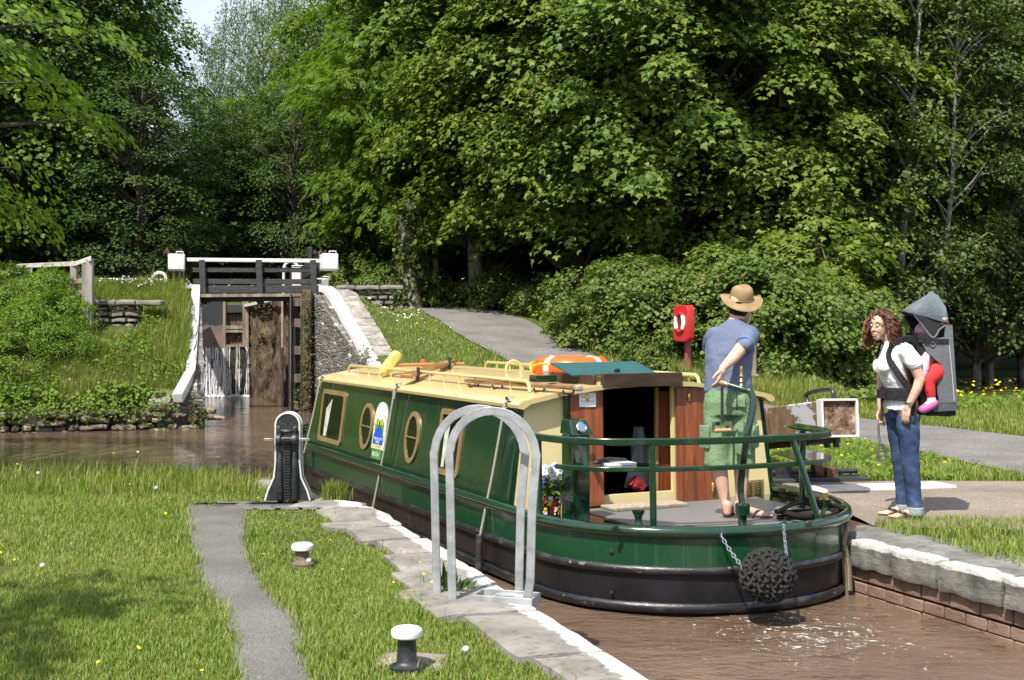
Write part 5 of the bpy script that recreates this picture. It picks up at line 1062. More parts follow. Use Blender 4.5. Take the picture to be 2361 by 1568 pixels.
mb = MB(); A_ = arch_poly(1, 0); n = len(A_); mb.add([sq(u, v, .001) for u, v in A_]+[sq(u, v, .012) for u, v in A_], [tuple(range(n, 2*n))]+[(i, (i+1) % n, n+(i+1) % n, n+i) for i in range(n)]); mb.build('board', pm('sign_white', (.78, .78, .72), (.6, .6, .5), 30, .4), sg, False)
flat(arch_poly(.72, .2), .0135, pm('sign_sky', (.72, .8, .85), (.5, .66, .8), 20), 'sky_panel')
flat([(-.72, .3), (.72, .3), (.72, .58), (.3, .66), (0, .6), (-.3, .66), (-.72, .58)], .0145, pm('sign_hills', (.03, .2, .04), (.08, .28, .05), 14), 'hills')
for u in (-.5, -.2, .2, .5): flat([(u-.07, .52), (u+.07, .52), (u*1.15+.05, .72), (u*1.15-.05, .72)], .0152, pm('sign_yellow', (.75, .6, .03)), 'ray')
flat([(-.82, .1), (.82, .1), (.82, .28), (.32, .46), (-.32, .46), (-.82, .28)], .0158, pm('sign_blue', (.015, .08, .5), None, rough=.35), 'boat_picture')
[flat([(.86*math.cos(a)-.05, v0-.012), (.86*math.cos(a)+.05, v0-.012), (.86*math.cos(a)+.05, v0+.012), (.86*math.cos(a)-.05, v0+.012)], .0135, M.setdefault('sign_mark', pm('sign_mark', (.3, .25, .08), (.2, .3, .15), 60)), 'ornament') for a, v0 in [(a_, .62+.33*math.sin(a_)) for a_ in (.25, .6, .95, 1.3, 1.84, 2.2, 2.55, 2.9)]+[(a_, v_) for v_ in (.2, .3, .4, .5) for a_ in (0, math.pi)]]
flat([(-.14, .46), (.14, .46), (.14, .58), (-.14, .58)], .0158, pm('sign_brown', (.12, .06, .05)), 'funnel')
flat([(-.92, .015), (.92, .015), (.92, .1), (-.92, .1)], .0158, pm('sign_cream', (.72, .62, .25)), 'footer')
mb = MB(); mb.add([sq(u, v, o_) for o_ in (.002, .01) for u, v in ((-.85, -.2), (.7, -.2), (.7, -.02), (-.85, -.02))], [(4, 5, 6, 7), (0, 1, 5, 4), (1, 2, 6, 5), (2, 3, 7, 6), (3, 0, 4, 7)]); mb.build('name_board', pm('sign_green', (.06, .22, .05), (.09, .3, .08), 20), sg, False)
def sign_text(s, u, v, size, mat):
    o = sq(u, v, .0165); ex = (sq(1, v, 0)-sq(0, v, 0)).normalized(); ey = (sq(u, 1, 0)-sq(u, 0, 0)).normalized(); ez = ex.cross(ey); m4 = Matrix.Translation(o) @ Matrix((ex, ey, ez)).transposed().to_4x4(); text_obj('lettering', s, size, mat, sg, m4)
sign_text('beacon park', 0, .235, .048, M['paper']); sign_text('boats', 0, .165, .05, M['paper']); sign_text('TEL. 01873 858277', 0, .058, .03, M['ink']); sign_text('BRECON', -.1, -.11, .05, M['paper'])
# roof fittings
def roofpt(px, py, dz=0.0):
    z = 1.1
    for _ in range(8):
        p = D2(px, py, z); z = roof_z(p.x)+dz
    return Vector((p.x, p.y, z))
def gallery(lx, y0, y1, name):
    mb = MB(); z = roof_z(lx); pts = [Vector((lx, y0, z)), Vector((lx, y0+.02, z+.06)), Vector((lx, y0+.06, z+.085)), Vector((lx, y1-.06, z+.085)), Vector((lx, y1-.02, z+.06)), Vector((lx, y1, z))]; mb.bar(pts, .03, .018, (0, 0, 1)) if False else mb.tube(pts, .016, 8)
    g_ = mb.build(name, M['cream'], boat)
    n = int((y1-y0)/.34)
    for i in range(1, n): mb = MB(); y = y0+(y1-y0)*i/n; mb.tube([Vector((lx, y, z-.005)), Vector((lx, y, z+.085))], .009, 6); mb.build('stanchion', M['cream'], g_)
gallery(-.93, 2.05, 6.75, 'grab_rail'); gallery(.86, 2.3, 6.9, 'grab_rail')
pl = thing('boat_pole', 'brown varnished pole resting in brackets along the cream roof', 'pole', (0, 0, 0)); pl.matrix_world = boat.matrix_basis.copy()
MBW = Matrix.Translation((BO.x, BO.y, 0)) @ Matrix.Rotation(BA, 4, 'Z'); pl.matrix_world = MBW
a = roofpt(1329, 874, .05); b_ = roofpt(1075, 855, .05); mb = MB(); mb.bar([a, b_], .05, .035); mb.build('shaft', pm('varnished_oak', (.16, .075, .03), (.3, .16, .07), 5, .35, coat=.4, stretch=(4, 1, 4)), pl, bevel=.012)
mb = MB(); mb.box(a-(b_-a).normalized()*.03, (.06, .05, .045), Matrix.Rotation(0, 3, 'Z')); mb.build('end_cap', pm('pale_knot', (.35, .27, .2)), pl, bevel=.012)
for u in (.06, .3, .68, .92):
    c = a.lerp(b_, u); mb = MB(); mb.tube([c+Vector((-.05, 0, -.02)), c+Vector((-.04, 0, -.045)), c+Vector((0, 0, -.05)), c+Vector((.04, 0, -.045)), c+Vector((.05, 0, .01))], .01, 6); mb.build('bracket', M['darkwood'], pl)
def roof_thing(name, label, cat):
    o = thing(name, label, cat); o.matrix_world = MBW; return o
mv = roofpt(1031, 862); mb = MB(); T_ = Matrix.Translation(mv); mb.lathe([(.095, -.01), (.095, .012), (.06, .02), (.055, .05)], 20, T_); v1 = mb.build('mushroom_vent', M['cream'], boat)
mb = MB(); mb.lathe([(.055, .05), (.078, .055), (.08, .066), (.06, .088), (.03, .1), (.004, .104)], 20, T_); mb.build('dome', M['brass'], v1)
lp_ = roofpt(1184, 858); mb = MB(); mb.tube([lp_+Vector((-.08, 0, 0)), lp_+Vector((-.08, 0, .02))]+arc(lp_+Vector((0, 0, .03)), .08, math.pi, 0, 10)+[lp_+Vector((.08, 0, 0))], .015, 8); mb.build('grab_handle', M['cream'], boat)
lb = roof_thing('lifebuoy', 'orange ring lifebuoy with yellow rope lying on the cream boat roof', 'lifebuoy'); lc = roofpt(1318, 858, .085)
mb = MB(); mb.tube([lc+Vector((.25*math.cos(a), .25*math.sin(a), .0)) for a in [2*math.pi*k/40 for k in range(40)]], .105, 14, closed=True, up=(0, 0, 1), flat=.85); mb.build('ring', pm('orange_plastic', (.85, .12, .012), (.78, .1, .012), 3, .35), lb)
for a in (.35, 1.92, 3.5, 5.05):
    mb = MB(); mb.tube([lc+Vector((.25*math.cos(a+d), .25*math.sin(a+d), 0)) for d in (-.1, -.05, 0, .05, .1)], .108, 14, True, up=(0, 0, 1), flat=.86); mb.build('reflective_band', pm('silver_tape', (.55, .56, .58), None, rough=.3), lb)
mb = MB(); yr_ = []
for k in range(41):
    a = 2*math.pi*k/40; s_ = abs(math.sin(a*2+.7)); yr_.append(lc+Vector(((.335+.06*s_)*math.cos(a), (.335+.06*s_)*math.sin(a), .05*s_-.04*(1-s_))))
mb.tube(yr_[:-1], .011, 6, closed=True); mb.build('grab_line', pm('yellow_rope', (.85, .5, .01), (.7, .4, .02), 40, .7), lb)
mp_ = roof_thing('mop', 'yellow headed mop lying at the front of the cream boat roof', 'mop'); h0 = roofpt(906, 832, .11); h1_ = roofpt(1070, 839, .05)
mb = MB(); mb.tube([h0, h0.lerp(h1_, .5), h1_], .018, 8); mb.build('handle', pm('orange_wood', (.42, .2, .05), (.3, .13, .03), 5, .4), mp_)
mb = MB(); R_ = Matrix.Rotation(.7, 3, 'Y'); mb.rough(h0+Vector((-.02, .02, .02)), (.1, .12, .3), R_, (5, 5, 8), .02, 20, .3, 3); mb.build('head', pm('yellow_sponge', (.72, .6, .16), (.55, .45, .12), 30, .9, bump=.6), mp_)
gp2 = roof_thing('gangplank', 'varnished wooden gangplank on the front of the cream boat roof', 'plank'); a = roofpt(935, 836, .1); b_ = roofpt(1040, 838, .08)
mb = MB(); mb.bar([a, a.lerp(b_, .35), b_], .12, .035); mb.build('plank', pm('honey_wood', (.4, .2, .07), (.27, .12, .04), 4, .35, coat=.4, stretch=(4, 1, 4)), gp2, bevel=.006)
for u in (.1, .8): mb = MB(); c = a.lerp(b_, u); mb.tube([c+Vector((.08, 0, -.1)), c+Vector((.08, 0, .07))], .018, 8); mb.build('peg', M['black'], gp2)
rc_ = roofpt(976, 846); mb = MB(); mb.lathe([(.03, 0), (.03, .06), (.02, .08), (.003, .085)], 12, MBW @ Matrix.Translation(rc_)); tag(mb.build('float', pm('red_plastic', (.8, .05, .03)), None), 'small red float standing on the cream roof near the mop', 'float')
# rope fenders down the left side
def cleat(p): mb = MB(); mb.box(p, (.05, .07, .03)); mb.build('cleat', M['chrome'], boat, bevel=.006)
fg = 'rope fenders down the left side of the boat'
for (tx, ty, bx, by, lab, cyl) in ((741, 874, 701, 1045, 'fender rope at the bow end of the cabin', None), (913, 899, 858, 1180, 'fender rope crossing the arched sign', None), (1167, 938, 1107, 1236, 'fender rope behind the steel hoops ending in a black tube', True)):
    f_ = roof_thing('side_fender', lab, 'fender'); f_['group'] = fg; top = onx(tx, ty, -1.215); top.z = .985; bot = onx(bx, by, -1.375); cleat(top+Vector((.03, .0, .015)))
    mb = MB(); mid = top.lerp(bot, .5)+Vector((.004, 0, -.004)); mb.tube([top+Vector((.03, 0, .012)), top+Vector((-.012, 0, -.02)), top.lerp(bot, .25), mid, bot], .011, 7); mb.tube([top+Vector((-.012, 0, -.03)), top+Vector((-.02, .012, -.07)), top+Vector((-.014, 0, -.11)), top+Vector((-.012, -.012, -.05))], .013, 7); mb.build('line', M['white_rope'], f_)
    mb = MB(); lo = bot+Vector((-.012, 0, -.27 if cyl else -.3)); mb.tube([bot+Vector((-.006, 0, .01)), lo], .028, 10); mb.build('tube', pm('scuffed_rubber', (.02, .02, .021), (.12, .11, .1), 14, .7, lo=.5, hi=.75), f_, bevel=.004)
# stern fittings
def local_thing(name, label, cat, p, group=None): return thing(name, label, cat, MBW @ Vector(p), BA, group)
RAIL = [(-1.3, 1.2), (-1.24, .9), (-1.05, .66), (-.757, .5), (-.4, .4), (0, .36), (.4, .36), (.72, .45), (.9, .68), (.97, 1.1)]
rl = bez([(x, y, 0) for x, y in RAIL], 5)
mb = MB(); mb.bar([p+Vector((0, 0, .765)) for p in rl], .045, .05); mb.bar([Vector((-1.24, .9, .766)), Vector((-1.12, 1.06, .766)), Vector((-.98, 1.12, .766))], .045, .048); top_rail = mb.build('stern_rail', M['green'], boat, bevel=.008)
mb = MB(); mb.bar([p+Vector((0, 0, .575)) for p in rl[4:]], .04, .035); mb.build('middle_rail', M['green'], boat, bevel=.006)
for (x, y), (xb, yb2) in (((-1.3, 1.17), (-1.27, 1.2)), ((-.757, .5), (-.757, .48)), ((.34, .36), (.5, .25)), ((.95, 1.0), (.98, 1.05))):
    mb = MB(); mb.tube([Vector((xb, yb2, DZ)), Vector((x, y, .75))], .024, 12); mb.build('rail_post', M['green'], boat)
mb = MB(); mb.bar([Vector((-1.16, .83, .75)), Vector((-1.13, .81, .58))], .05, .1, (0, 1, 0)); mb.build('rail_bracket', M['green'], boat, bevel=.005)
for poly, lab in (([(-1.2, .86), (-1.05, .66), (-.757, .5), (-.6, .62), (-.9, .95), (-1.1, 1.05)], 'left corner seat plate'), ([(.4, .36), (.72, .45), (.9, .68), (.95, 1.05), (.62, .95), (.5, .6)], 'right corner seat plate')):
    mb = MB(); mb.prism(poly, .58, .592); s_ = mb.build('seat_plate', M['green'], boat); s_['label'] = lab
mb = MB(); mb.prism([(.72, .45), (.9, .68), (.96, 1.05), (.8, 1.05), (.66, .7)], .776, .79); mb.build('corner_shelf', M['green'], boat)
nb_ = local_thing('notebook', 'open notebook with a black strap lying on the left corner seat plate', 'notebook', (-.9, .72, .593)); mb = MB(); mb.box((0, 0, .008), (.22, .14, .014)); mb.build('pages', M['paper'], nb_); mb = MB(); mb.limb([(-.16, .03, .02), (-.05, .05, .03), (.08, .04, .025)], [.016, .02, .014], 8); mb.build('strap', M['black'], nb_)
tl = lambda px, py, Y: W2B(P(px, py, Y))
b0 = D2(1712, 1214, DZ); mb = MB(); mb.lathe([(.032, 0), (.032, .085), (.052, .085), (.054, .155), (.04, .17), (.03, .17)], 18, Matrix.Translation((b0.x, b0.y, DZ))); til = mb.build('tiller', M['green'], boat)
tp = bez([b0+Vector((0, 0, .15)), b0+Vector((-.0, .02, .3)), tl(1722, 1010, 8.6), tl(1736, 935, 8.62), tl(1731, 905, 8.64), tl(1713, 898, 8.67), tl(1680, 888, 8.72)], 7)
mb = MB(); mb.tube(tp, .025, 14); mb.build('swan_neck', M['green'], til)
mb = MB(); e0, e1 = tl(1684, 889, 8.72), tl(1651, 879, 8.77); mb.tube([e0, e1], .021, 12); mb.build('handle', pm('ash_wood', (.25, .16, .09), (.34, .22, .13), 10, .5), til); mb = MB(); mb.tube([e0.lerp(e1, .25), e0.lerp(e1, .36)], .026, 12); mb.build('ferrule', M['brass'], til)
pb = tl(1709, 893, 8.67); mb = MB(); mb.lathe([(.014, 0), (.02, .01), (.01, .025), (.016, .045), (.008, .06), (.016, .08), (.008, .1), (.012, .12), (.009, .15), (.002, .152)], 12, Matrix.Translation(pb)); mb.build('tiller_pin', M['brass'], til)
hp = tl(1665, 890, 8.74); mb = MB(); mb.tube([hp, hp+Vector((0, 0, -.27))], .011, 8); mb.tube([hp+Vector((.13, 0, -.01)), hp+Vector((.13, 0, -.18))], .005, 6); mb.build('drop_rod', M['black'], til)
mb = MB(); lo = hp+Vector((0, 0, -.27)); mb.bar([lo+Vector((-.075, 0, -.06)), lo+Vector((-.075, 0, 0)), lo+Vector((.075, 0, 0)), lo+Vector((.075, 0, -.06))], .03, .012, (0, 1, 0)); mb.build('stirrup', M['chrome'], til); mb = MB(); mb.tube([lo+Vector((-.07+.028*i, 0, -.05)) for i in range(6)], [.013, .017, .013, .017, .013, .016], 10); mb.build('grip', pm('pale_beech', (.5, .33, .17), (.42, .26, .12), 8, .45), til)
# control pedestal
pc = D2(1340, 1208, DZ); mb = MB(); mb.box((pc.x, pc.y+.08, DZ+.32), (.15, .17, .64)); ped = mb.build('control_pedestal', M['green'], boat, bevel=.01)
mb = MB(); z = DZ+.64; x, y = pc.x, pc.y+.08; k = [(-.085, -.1, 0), (.1, -.1, 0), (.1, .1, 0), (-.085, .1, 0), (-.075, -.045, .11), (.06, -.045, .11), (.06, .09, .11), (-.075, .09, .11)]; mb.add([Vector((x+a, y+b_, z+c)) for a, b_, c in k], [(3, 2, 1, 0), (4, 5, 6, 7), (0, 1, 5, 4), (1, 2, 6, 5), (2, 3, 7, 6), (3, 0, 4, 7)]); ph = mb.build('head', M['green'], ped, False, bevel=.012)
mb = MB(); mb.lathe([(.042, 0), (.042, .012), (.034, .018), (.033, .012), (.002, .012)], 20, Matrix.Translation((x+.0, y-.078, z+.055)) @ Matrix.Rotation(math.radians(63), 4, 'X')); mb.build('gauge', M['chrome'], ped)
mb = MB(); [mb.box((x-.076, y-.02, DZ+.1+.022*i), (.006, .1, .011)) for i in range(10)]; mb.build('louvre', M['black'], ped)
mb = MB(); mb.ell((x+.02, y-.087, DZ+.47), (.013, .006, .013), 10, 6); mb.build('knob', M['chrome'], ped)
lv = [bulk(BL(px_, 1120, 1.72).x, 0).x for px_ in (1716, 1766)]; zl = BL(1740, 1150, 1.72).z; zh = BL(1740, 1108, 1.72).z
mb = MB(); c = bulk((lv[0]+lv[1])/2, (zl+zh)/2, .006); mb.box(c, (lv[1]-lv[0], .01, zh-zl)); lo_ = mb.build('louvre_vent', M['bronze'], boat, bevel=.003); mb = MB()
for i in range(7):
    for s in (-1, 1): mb.ell(c+Vector((s*(lv[1]-lv[0])*.22, -.01, (i-3)*(zh-zl)*.12)), ((lv[1]-lv[0])*.18, .006, .006), 10, 5)
mb.build('slat', M['brass'], lo_)
mb = MB(); q = bulk(BL(1743, 957, 1.72).x, .86, .02); mb.box(q, (.03, .03, .1)); mb.build('blue_bracket', pm('blue_plastic', (.02, .12, .6)), boat, bevel=.004)
for px_, py_, r_ in ((1437, 1268, .016), (1438, 1362, .013), (1938, 1253, .014)):
    g_ = W2B(P(px_, py_, 8.3 if px_ < 1500 else 9.0)); n_ = min(range(len(PLAN)), key=lambda i: (Vector(PLAN[i])-g_.xy).length); pt = Vector(PLAN[n_]); cdir = (pt-Vector((0, 1.2))).normalized(); mb = MB(); mb.ell((pt.x+cdir.x*.0, pt.y+cdir.y*.0, g_.z), (r_, r_, r_*1.2), 12, 8); mb.build('outlet', M['interior'], boat)
def dolly(px, py): p = D2(px, py, .16); mb = MB(); mb.lathe([(.05, -.03), (.036, .02), (.024, .06), (.03, .09), (.045, .115), (.045, .122), (.002, .124)], 16, Matrix.Translation((p.x, p.y, DZ+.03))); return mb.build('dolly', M['green'], boat), p
dolly(1472, 1220); d2_, p2_ = dolly(1903, 1190); mb = MB(); mb.box((p2_.x, p2_.y, DZ+.17), (.03, .03, .05)); mb.build('brass_cap', M['brass'], d2_)
fc = D2(1588, 1222, .18); mb = MB(); mb.lathe([(.065, 0), (.065, .03), (.03, .04), (.003, .04)], 16, Matrix.Translation((fc.x, fc.y, .17))); mb.build('filler_cap', M['green'], boat)
for px_ in (1418, 1806, 1865):
    p = D2(px_, 1222 if px_ < 1500 else 1212, .2); mb = MB(); mb.box((p.x, p.y, .215), (.05, .02, .04)); mb.build('lug', M['green'], boat, bevel=.008)
# bow well cover
mb = MB(); mb.prism([(-1.0, 7.7), (1.0, 7.7), (.7, 9.2), (0, 9.9), (-.7, 9.2)], .14, .3); mb.build('bow_cover', pm('grey_blue_cover', (.22, .25, .3), (.3, .33, .38), 4, .7), boat, bevel=.04)
# rope ball fender
bf = thing('stern_fender', 'black woven rope ball fender on two chains at the boat stern', 'fender', P(1770, 1327, 7.86)); rr = random.Random(4); rw = rope_mat('woven_fender', (.015, .015, .016), (.12, .115, .105), 90)
mb = MB(); mb.ell((0, 0, 0), (.16, .17, .155), 20, 14); nrow = 15
for i in range(nrow):
    la = -1.45+2.9*i/(nrow-1); m_ = max(5, int(26*math.cos(la)))
    for j in range(m_):
        a = 2*math.pi*(j+.5*(i % 2))/m_; nn = Vector((math.cos(la)*math.cos(a), math.cos(la)*math.sin(a), math.sin(la))); c = Vector((nn.x*.163, nn.y*.172, nn.z*.158)); e = Vector((-math.sin(a), math.cos(a), 0)); u = nn.cross(e); s = rr.uniform(.85, 1.25); k = e*.017+u*.02*(1 if (i+j) % 2 else -1)
        mb.limb([c-k*s-nn*.004, c+nn*.014, c+k*s-nn*.004], [.0095*s, .012*s, .0095*s], 7)
mb.build('ball', rw, bf)
def chain(p0, p1, par):
    mb = MB(); d = p1-p0; n = int(d.length/.03); dn = d.normalized(); a = dn.orthogonal().normalized(); b_ = dn.cross(a)
    for i in range(n):
        c = p0+d*(i+.5)/n+Vector((0, 0, -.018*math.sin(math.pi*(i+.5)/n))); w_ = a if i % 2 else b_
        mb.tube([c+dn*(.02*math.cos(t_))+w_*.0105*math.sin(t_) for t_ in [2*math.pi*k/12 for k in range(12)]], .0038, 6, closed=True)
    mb.build('chain', M['chrome'], par)
o_ = P(1770, 1327, 7.86); chain(P(1652, 1216, 8.12)-o_, P(1716, 1312, 7.84)-o_, bf); chain(P(1806, 1208, 8.22)-o_, P(1816, 1300, 7.87)-o_, bf)
# stern ropes, mat, flowers
mr = thing('mooring_rope', 'tan mooring rope draped over the right stern rim down to the water', 'rope'); mb = MB(); z = .225
pts = [P(1815, 1196, 8.9), P(1850, 1186, 8.95), P(1890, 1182, 9.0), P(1920, 1188, 8.9), P(1938, 1206, 8.78), P(1944, 1250, 8.76), P(1947, 1300, 8.76), P(1950, 1340, 8.78), P(1953, 1380, 8.8)]
mb.tube(bez(pts, 5), .02, 8); pts = [P(1940, 1190, 8.95), P(1953, 1212, 8.78), P(1946, 1250, 8.74), P(1957, 1300, 8.76), P(1960, 1360, 8.78)]; mb.tube(bez(pts, 5), .02, 8); mb.build('rope', M['rope'], mr)
cr_ = thing('rope_coil', 'dark tarred rope coiled on the stern deck by the sandalled foot', 'rope'); mb = MB(); cc = G(1862, 1192, DZ+.03)
for k in range(2): mb.tube([cc+Vector(((.2+.015*k+.02*math.sin(3*a))*math.cos(a), (.11+.02*k)*math.sin(a), .03*k+.012*math.sin(2*a+k))) for a in [2*math.pi*i/30 for i in range(30)]], .018, 8, closed=True)
mb.tube(bez([cc+Vector((-.2, 0, .05)), cc+Vector((-.05, .05, .1)), cc+Vector((.12, .1, .07)), cc+Vector((.26, .12, .06)), cc+Vector((.33, .05, .02))], 5), .016, 8); mb.build('coil', M['darkrope'], cr_)
dm = thing('doormat', 'ribbed coconut doormat lying before the stern doorway', 'doormat', MBW @ Vector((-.2, 1.5, DZ+.009)), BA)
mb = MB(); [mb.tube([Vector((-.32+.026*i, -.11, .014)), Vector((-.32+.026*i, .11, .014))], .014, 6) for i in range(26)]; mb.build('ribs', pm('coir', (.25, .2, .14), (.42, .36, .28), 40, .95, bump=.5, bscale=90), dm)
fb_ = thing('flower_bucket', 'green bucket painted with roses and planted with white and purple pansies on the stern deck', 'flower bucket', G(1270, 1196, DZ)); mb = MB(); mb.lathe([(.0, 0), (.072, 0), (.075, .03), (.072, .032), (.09, .21), (.094, .212), (.094, .222), (.086, .222), (.08, .19), (.0, .19)], 28); mb.build('bucket', M['green'], fb_)
mb = MB(); mb.lathe([(.0725, .001), (.0765, .03)], 28); mb.build('base_band', M['black'], fb_)
for i, (a, z, c) in enumerate([(a, z, c) for z, row in ((.165, 'yrwdw'), (.125, 'wryrd'), (.085, 'ryrwy'), (.05, 'dwrdy')) for a, c in zip((-2.5, -2.05, -1.6, -1.15, -.7), row)]):
    r_ = .0735+.018*(z-.03)/.18; nn = Vector((math.cos(a), math.sin(a), 0)); cl_ = {'r': (.5, .02, .02), 'y': (.75, .45, .02), 'w': (.75, .68, .66), 'd': (.7, .74, .78)}[c]; mk = 'rose_'+c
    if mk not in M: M[mk] = pm('rose_paint_'+{'r': 'red', 'y': 'yellow', 'w': 'pink', 'd': 'white'}[c], cl_, tuple(q*.45 for q in cl_), 90, .4, lo=.45, hi=.6)
    a += rr.uniform(-.12, .12); nn = Vector((math.cos(a), math.sin(a), 0)); mb = MB(); s_ = (.016 if c != 'd' else .009)*rr.uniform(.85, 1.15); Rz = Matrix.Rotation(a, 3, 'Z'); mb.rough(nn*(r_+.001)+Vector((0, 0, z+rr.uniform(-.01, .01))), (.006, 2*s_, 2*s_), Rz, (2, 6, 6), .006, 60, .5, i); mb.build('painted_rose', M[mk], fb_)
rg = np.random.default_rng(8); n = 260; a = rg.uniform(0, 6.28, n); r_ = .13*np.sqrt(rg.uniform(0, 1, n)); Pp = np.stack([r_*np.cos(a), r_*np.sin(a), .2+.13*rg.uniform(0, 1, n)*(1-.3*r_/.13)], 1); link('foliage', leaf_mesh('pansy_leaves', Pp, np.array([0, -.3, 1.])+rg.normal(0, .5, Pp.shape), Pp-np.array([0, 0, .2]), rg.uniform(.025, .05, n), ROUND, M['nettle']), fb_)
for i in range(24):
    a = rg.uniform(-3.4, .3); q = Vector((math.cos(a)*.12*rg.uniform(.2, 1.1), math.sin(a)*.12*rg.uniform(.2, 1), .3+.09*rg.uniform(-.6, 1))); c_ = 'purple' if i % 4 == 0 else 'white'
    mb = MB(); [mb.ell(q+Vector((.017*math.cos(k*1.257+.3), -.004*(k % 2), .017*math.sin(k*1.257+.3))), (.016, .005, .016), 8, 5) for k in range(5)]; M.setdefault('pansy_white', pm('pansy_white', (.8, .78, .8))); M.setdefault('pansy_purple', pm('pansy_purple', (.06, .02, .25)))
    f_ = mb.build('pansy', M['pansy_'+c_], fb_); mb = MB(); mb.ell(q+Vector((0, -.008, 0)), (.006, .003, .006), 7, 5); mb.build('eye', M['pansy_purple'] if c_ == 'white' else M['yellow'], f_)
# ================================================================ people
t = NT('skin'); co = t.coord('Object'); c = t.ramp(t.noise(co, 9, 4, .6), [(.35, (.52, .31, .22)), (.65, (.64, .41, .31))]); sk = t.n('ShaderNodeBsdfPrincipled', Roughness=.5); t.l(c, sk.inputs['Base Color']); sk.inputs['Subsurface Weight'].default_value = .15; sk.inputs['Subsurface Radius'].default_value = (.02, .008, .004); M['skin'] = t.done(sk.outputs[0])
def fused(mb, name, mat, parent, vox=.007, it=6, disp=None):
    o = link(name, mb.mesh(name, mat), parent); r = o.modifiers.new('remesh', 'REMESH'); r.mode = 'VOXEL'; r.voxel_size = vox; r.use_smooth_shade = True
    s = o.modifiers.new('smooth', 'SMOOTH'); s.factor = .5; s.iterations = it
    if disp:
        tx = bpy.data.textures.new(name+'_folds', 'CLOUDS'); tx.noise_scale = disp[1]; tx.noise_depth = 2; d = o.modifiers.new('folds', 'DISPLACE'); d.texture = tx; d.strength = disp[0]; d.mid_level = .5; d.texture_coords = 'LOCAL'
    return o
def ring(c, rx, ry, yaw=0.0, tilt=(0, 0), n=20, sq=1.0):
    c = Vector(c); cy, sy = math.cos(yaw), math.sin(yaw); o = []
    for k in range(n):
        a = 2*math.pi*k/n; x, y = math.cos(a), math.sin(a); x = math.copysign(abs(x)**sq, x)*rx; y = math.copysign(abs(y)**sq, y)*ry
        X, Y = x*cy-y*sy, x*sy+y*cy; o.append(c+Vector((X, Y, X*tilt[0]+Y*tilt[1])))
    return o
def hand(mb, wrist, fwd, nrm, curl=.5, thumb=1, sc=1.0, spread=.06):
    """palm, four bent fingers of different lengths and a thumb leaving the side of the palm"""
    f = Vector(fwd).normalized(); n_ = Vector(nrm); n_ = (n_-f*n_.dot(f)).normalized(); s = f.cross(n_)*thumb; w_ = Vector(wrist)
    mb.limb([w_, w_+f*.03*sc], [.026*sc, .027*sc], 10)
    for k in (-1.4, -.45, .5, 1.4): mb.limb([w_+f*.015*sc+s*k*.011*sc, w_+f*.085*sc+s*k*.02*sc], [.016*sc, .0135*sc], 8)
    for k, ln in ((1.45, .072), (.5, .082), (-.45, .076), (-1.4, .06)):
        p = w_+f*.088*sc+s*k*.0205*sc; d = (f+s*k*spread).normalized(); pts = [p]
        for i, fr in enumerate((.45, .32, .25)):
            a = curl*(.55, .8, .7)[i]; d = (d*math.cos(a)+n_*math.sin(a)).normalized(); nn = (n_-d*n_.dot(d)).normalized(); pts.append(pts[-1]+d*ln*fr*sc)
        mb.limb(pts, [.0098*sc, .0092*sc, .0085*sc, .0072*sc], 8)
    p = w_+f*.028*sc+s*.028*sc; d = (f*.75+s*.75+n_*.25).normalized(); e = (f*.9+s*.2+n_*.45).normalized(); mb.limb([p, p+d*.034*sc, p+d*.034*sc+e*.028*sc, p+d*.034*sc+e*.052*sc], [.0145*sc, .012*sc, .0105*sc, .008*sc], 8)
def head(mb, M4, sc=1.0):
    R3 = M4.to_3x3(); E = lambda c, r: mb.ell(M4 @ (Vector(c)*sc), [q*sc for q in r], 18, 12, R3)
    E((-.01, 0, .02), (.098, .076, .095)); E((.022, 0, -.05), (.066, .06, .075)); E((.05, 0, -.105), (.032, .034, .026)); E((.06, .028, -.045), (.024, .024, .03)); E((.06, -.028, -.045), (.024, .024, .03)); E((.066, 0, .02), (.024, .05, .02))
    mb.limb([M4 @ (Vector((.082, 0, .0))*sc), M4 @ (Vector((.098, 0, -.03))*sc), M4 @ (Vector((.106, 0, -.043))*sc)], [.009*sc, .011*sc, .012*sc], 8)
    for s in (-1, 1): E((-.008, s*.077, -.02), (.019, .009, .031)); E((.094, s*.011, -.046), (.009, .009, .008))
    E((.083, 0, -.077), (.012, .023, .009)); E((.08, 0, -.09), (.012, .02, .009))
def cloth(name, c1, c2, sc=6, b=.25, bs=60, rough=.9): return pm(name, c1, c2, sc, rough, bump=b, bscale=bs, spec=.2)
# ---- the man at the tiller
man = thing('person', 'man in wide brimmed hat, blue striped shirt and green shorts holding the tiller', 'person', (1.72, 9.05, DZ+.008))
mb = MB()
mb.loft([ring((-.1, 0, .8), .14, .1), ring((-.1, 0, .9), .16, .11), ring((-.11, 0, 1.0), .145, .1), ring((-.09, .04, 1.22), .155, .105, -.4), ring((-.07, .06, 1.36), .15, .09, -.5), ring((-.05, .08, 1.44), .08, .07)])
mb.limb([(-.05, .08, 1.4), (-.025, .1, 1.5), (-.0, .11, 1.55)], [.062, .056, .058], 14)
mh = Matrix.Translation((.016, .12, 1.585)) @ Matrix.Rotation(math.atan2(.6, .8), 4, 'Z'); head(mb, mh, .98)
mb.limb([(-.19, .01, .84), (-.185, .01, .62), (-.175, .0, .47)], [.085, .075, .056], 14); mb.limb([(-.175, 0, .47), (-.168, .012, .34), (-.14, .0, .17), (-.122, -.005, .075)], [.056, .058, .042, .037], 14)
mb.limb([(-.01, 0, .84), (-.008, -.005, .62), (-.01, -.02, .47)], [.085, .075, .056], 14); mb.limb([(-.01, -.02, .47), (-.01, -.005, .34), (-.018, -.03, .17), (-.02, -.045, .075)], [.056, .058, .042, .037], 14)
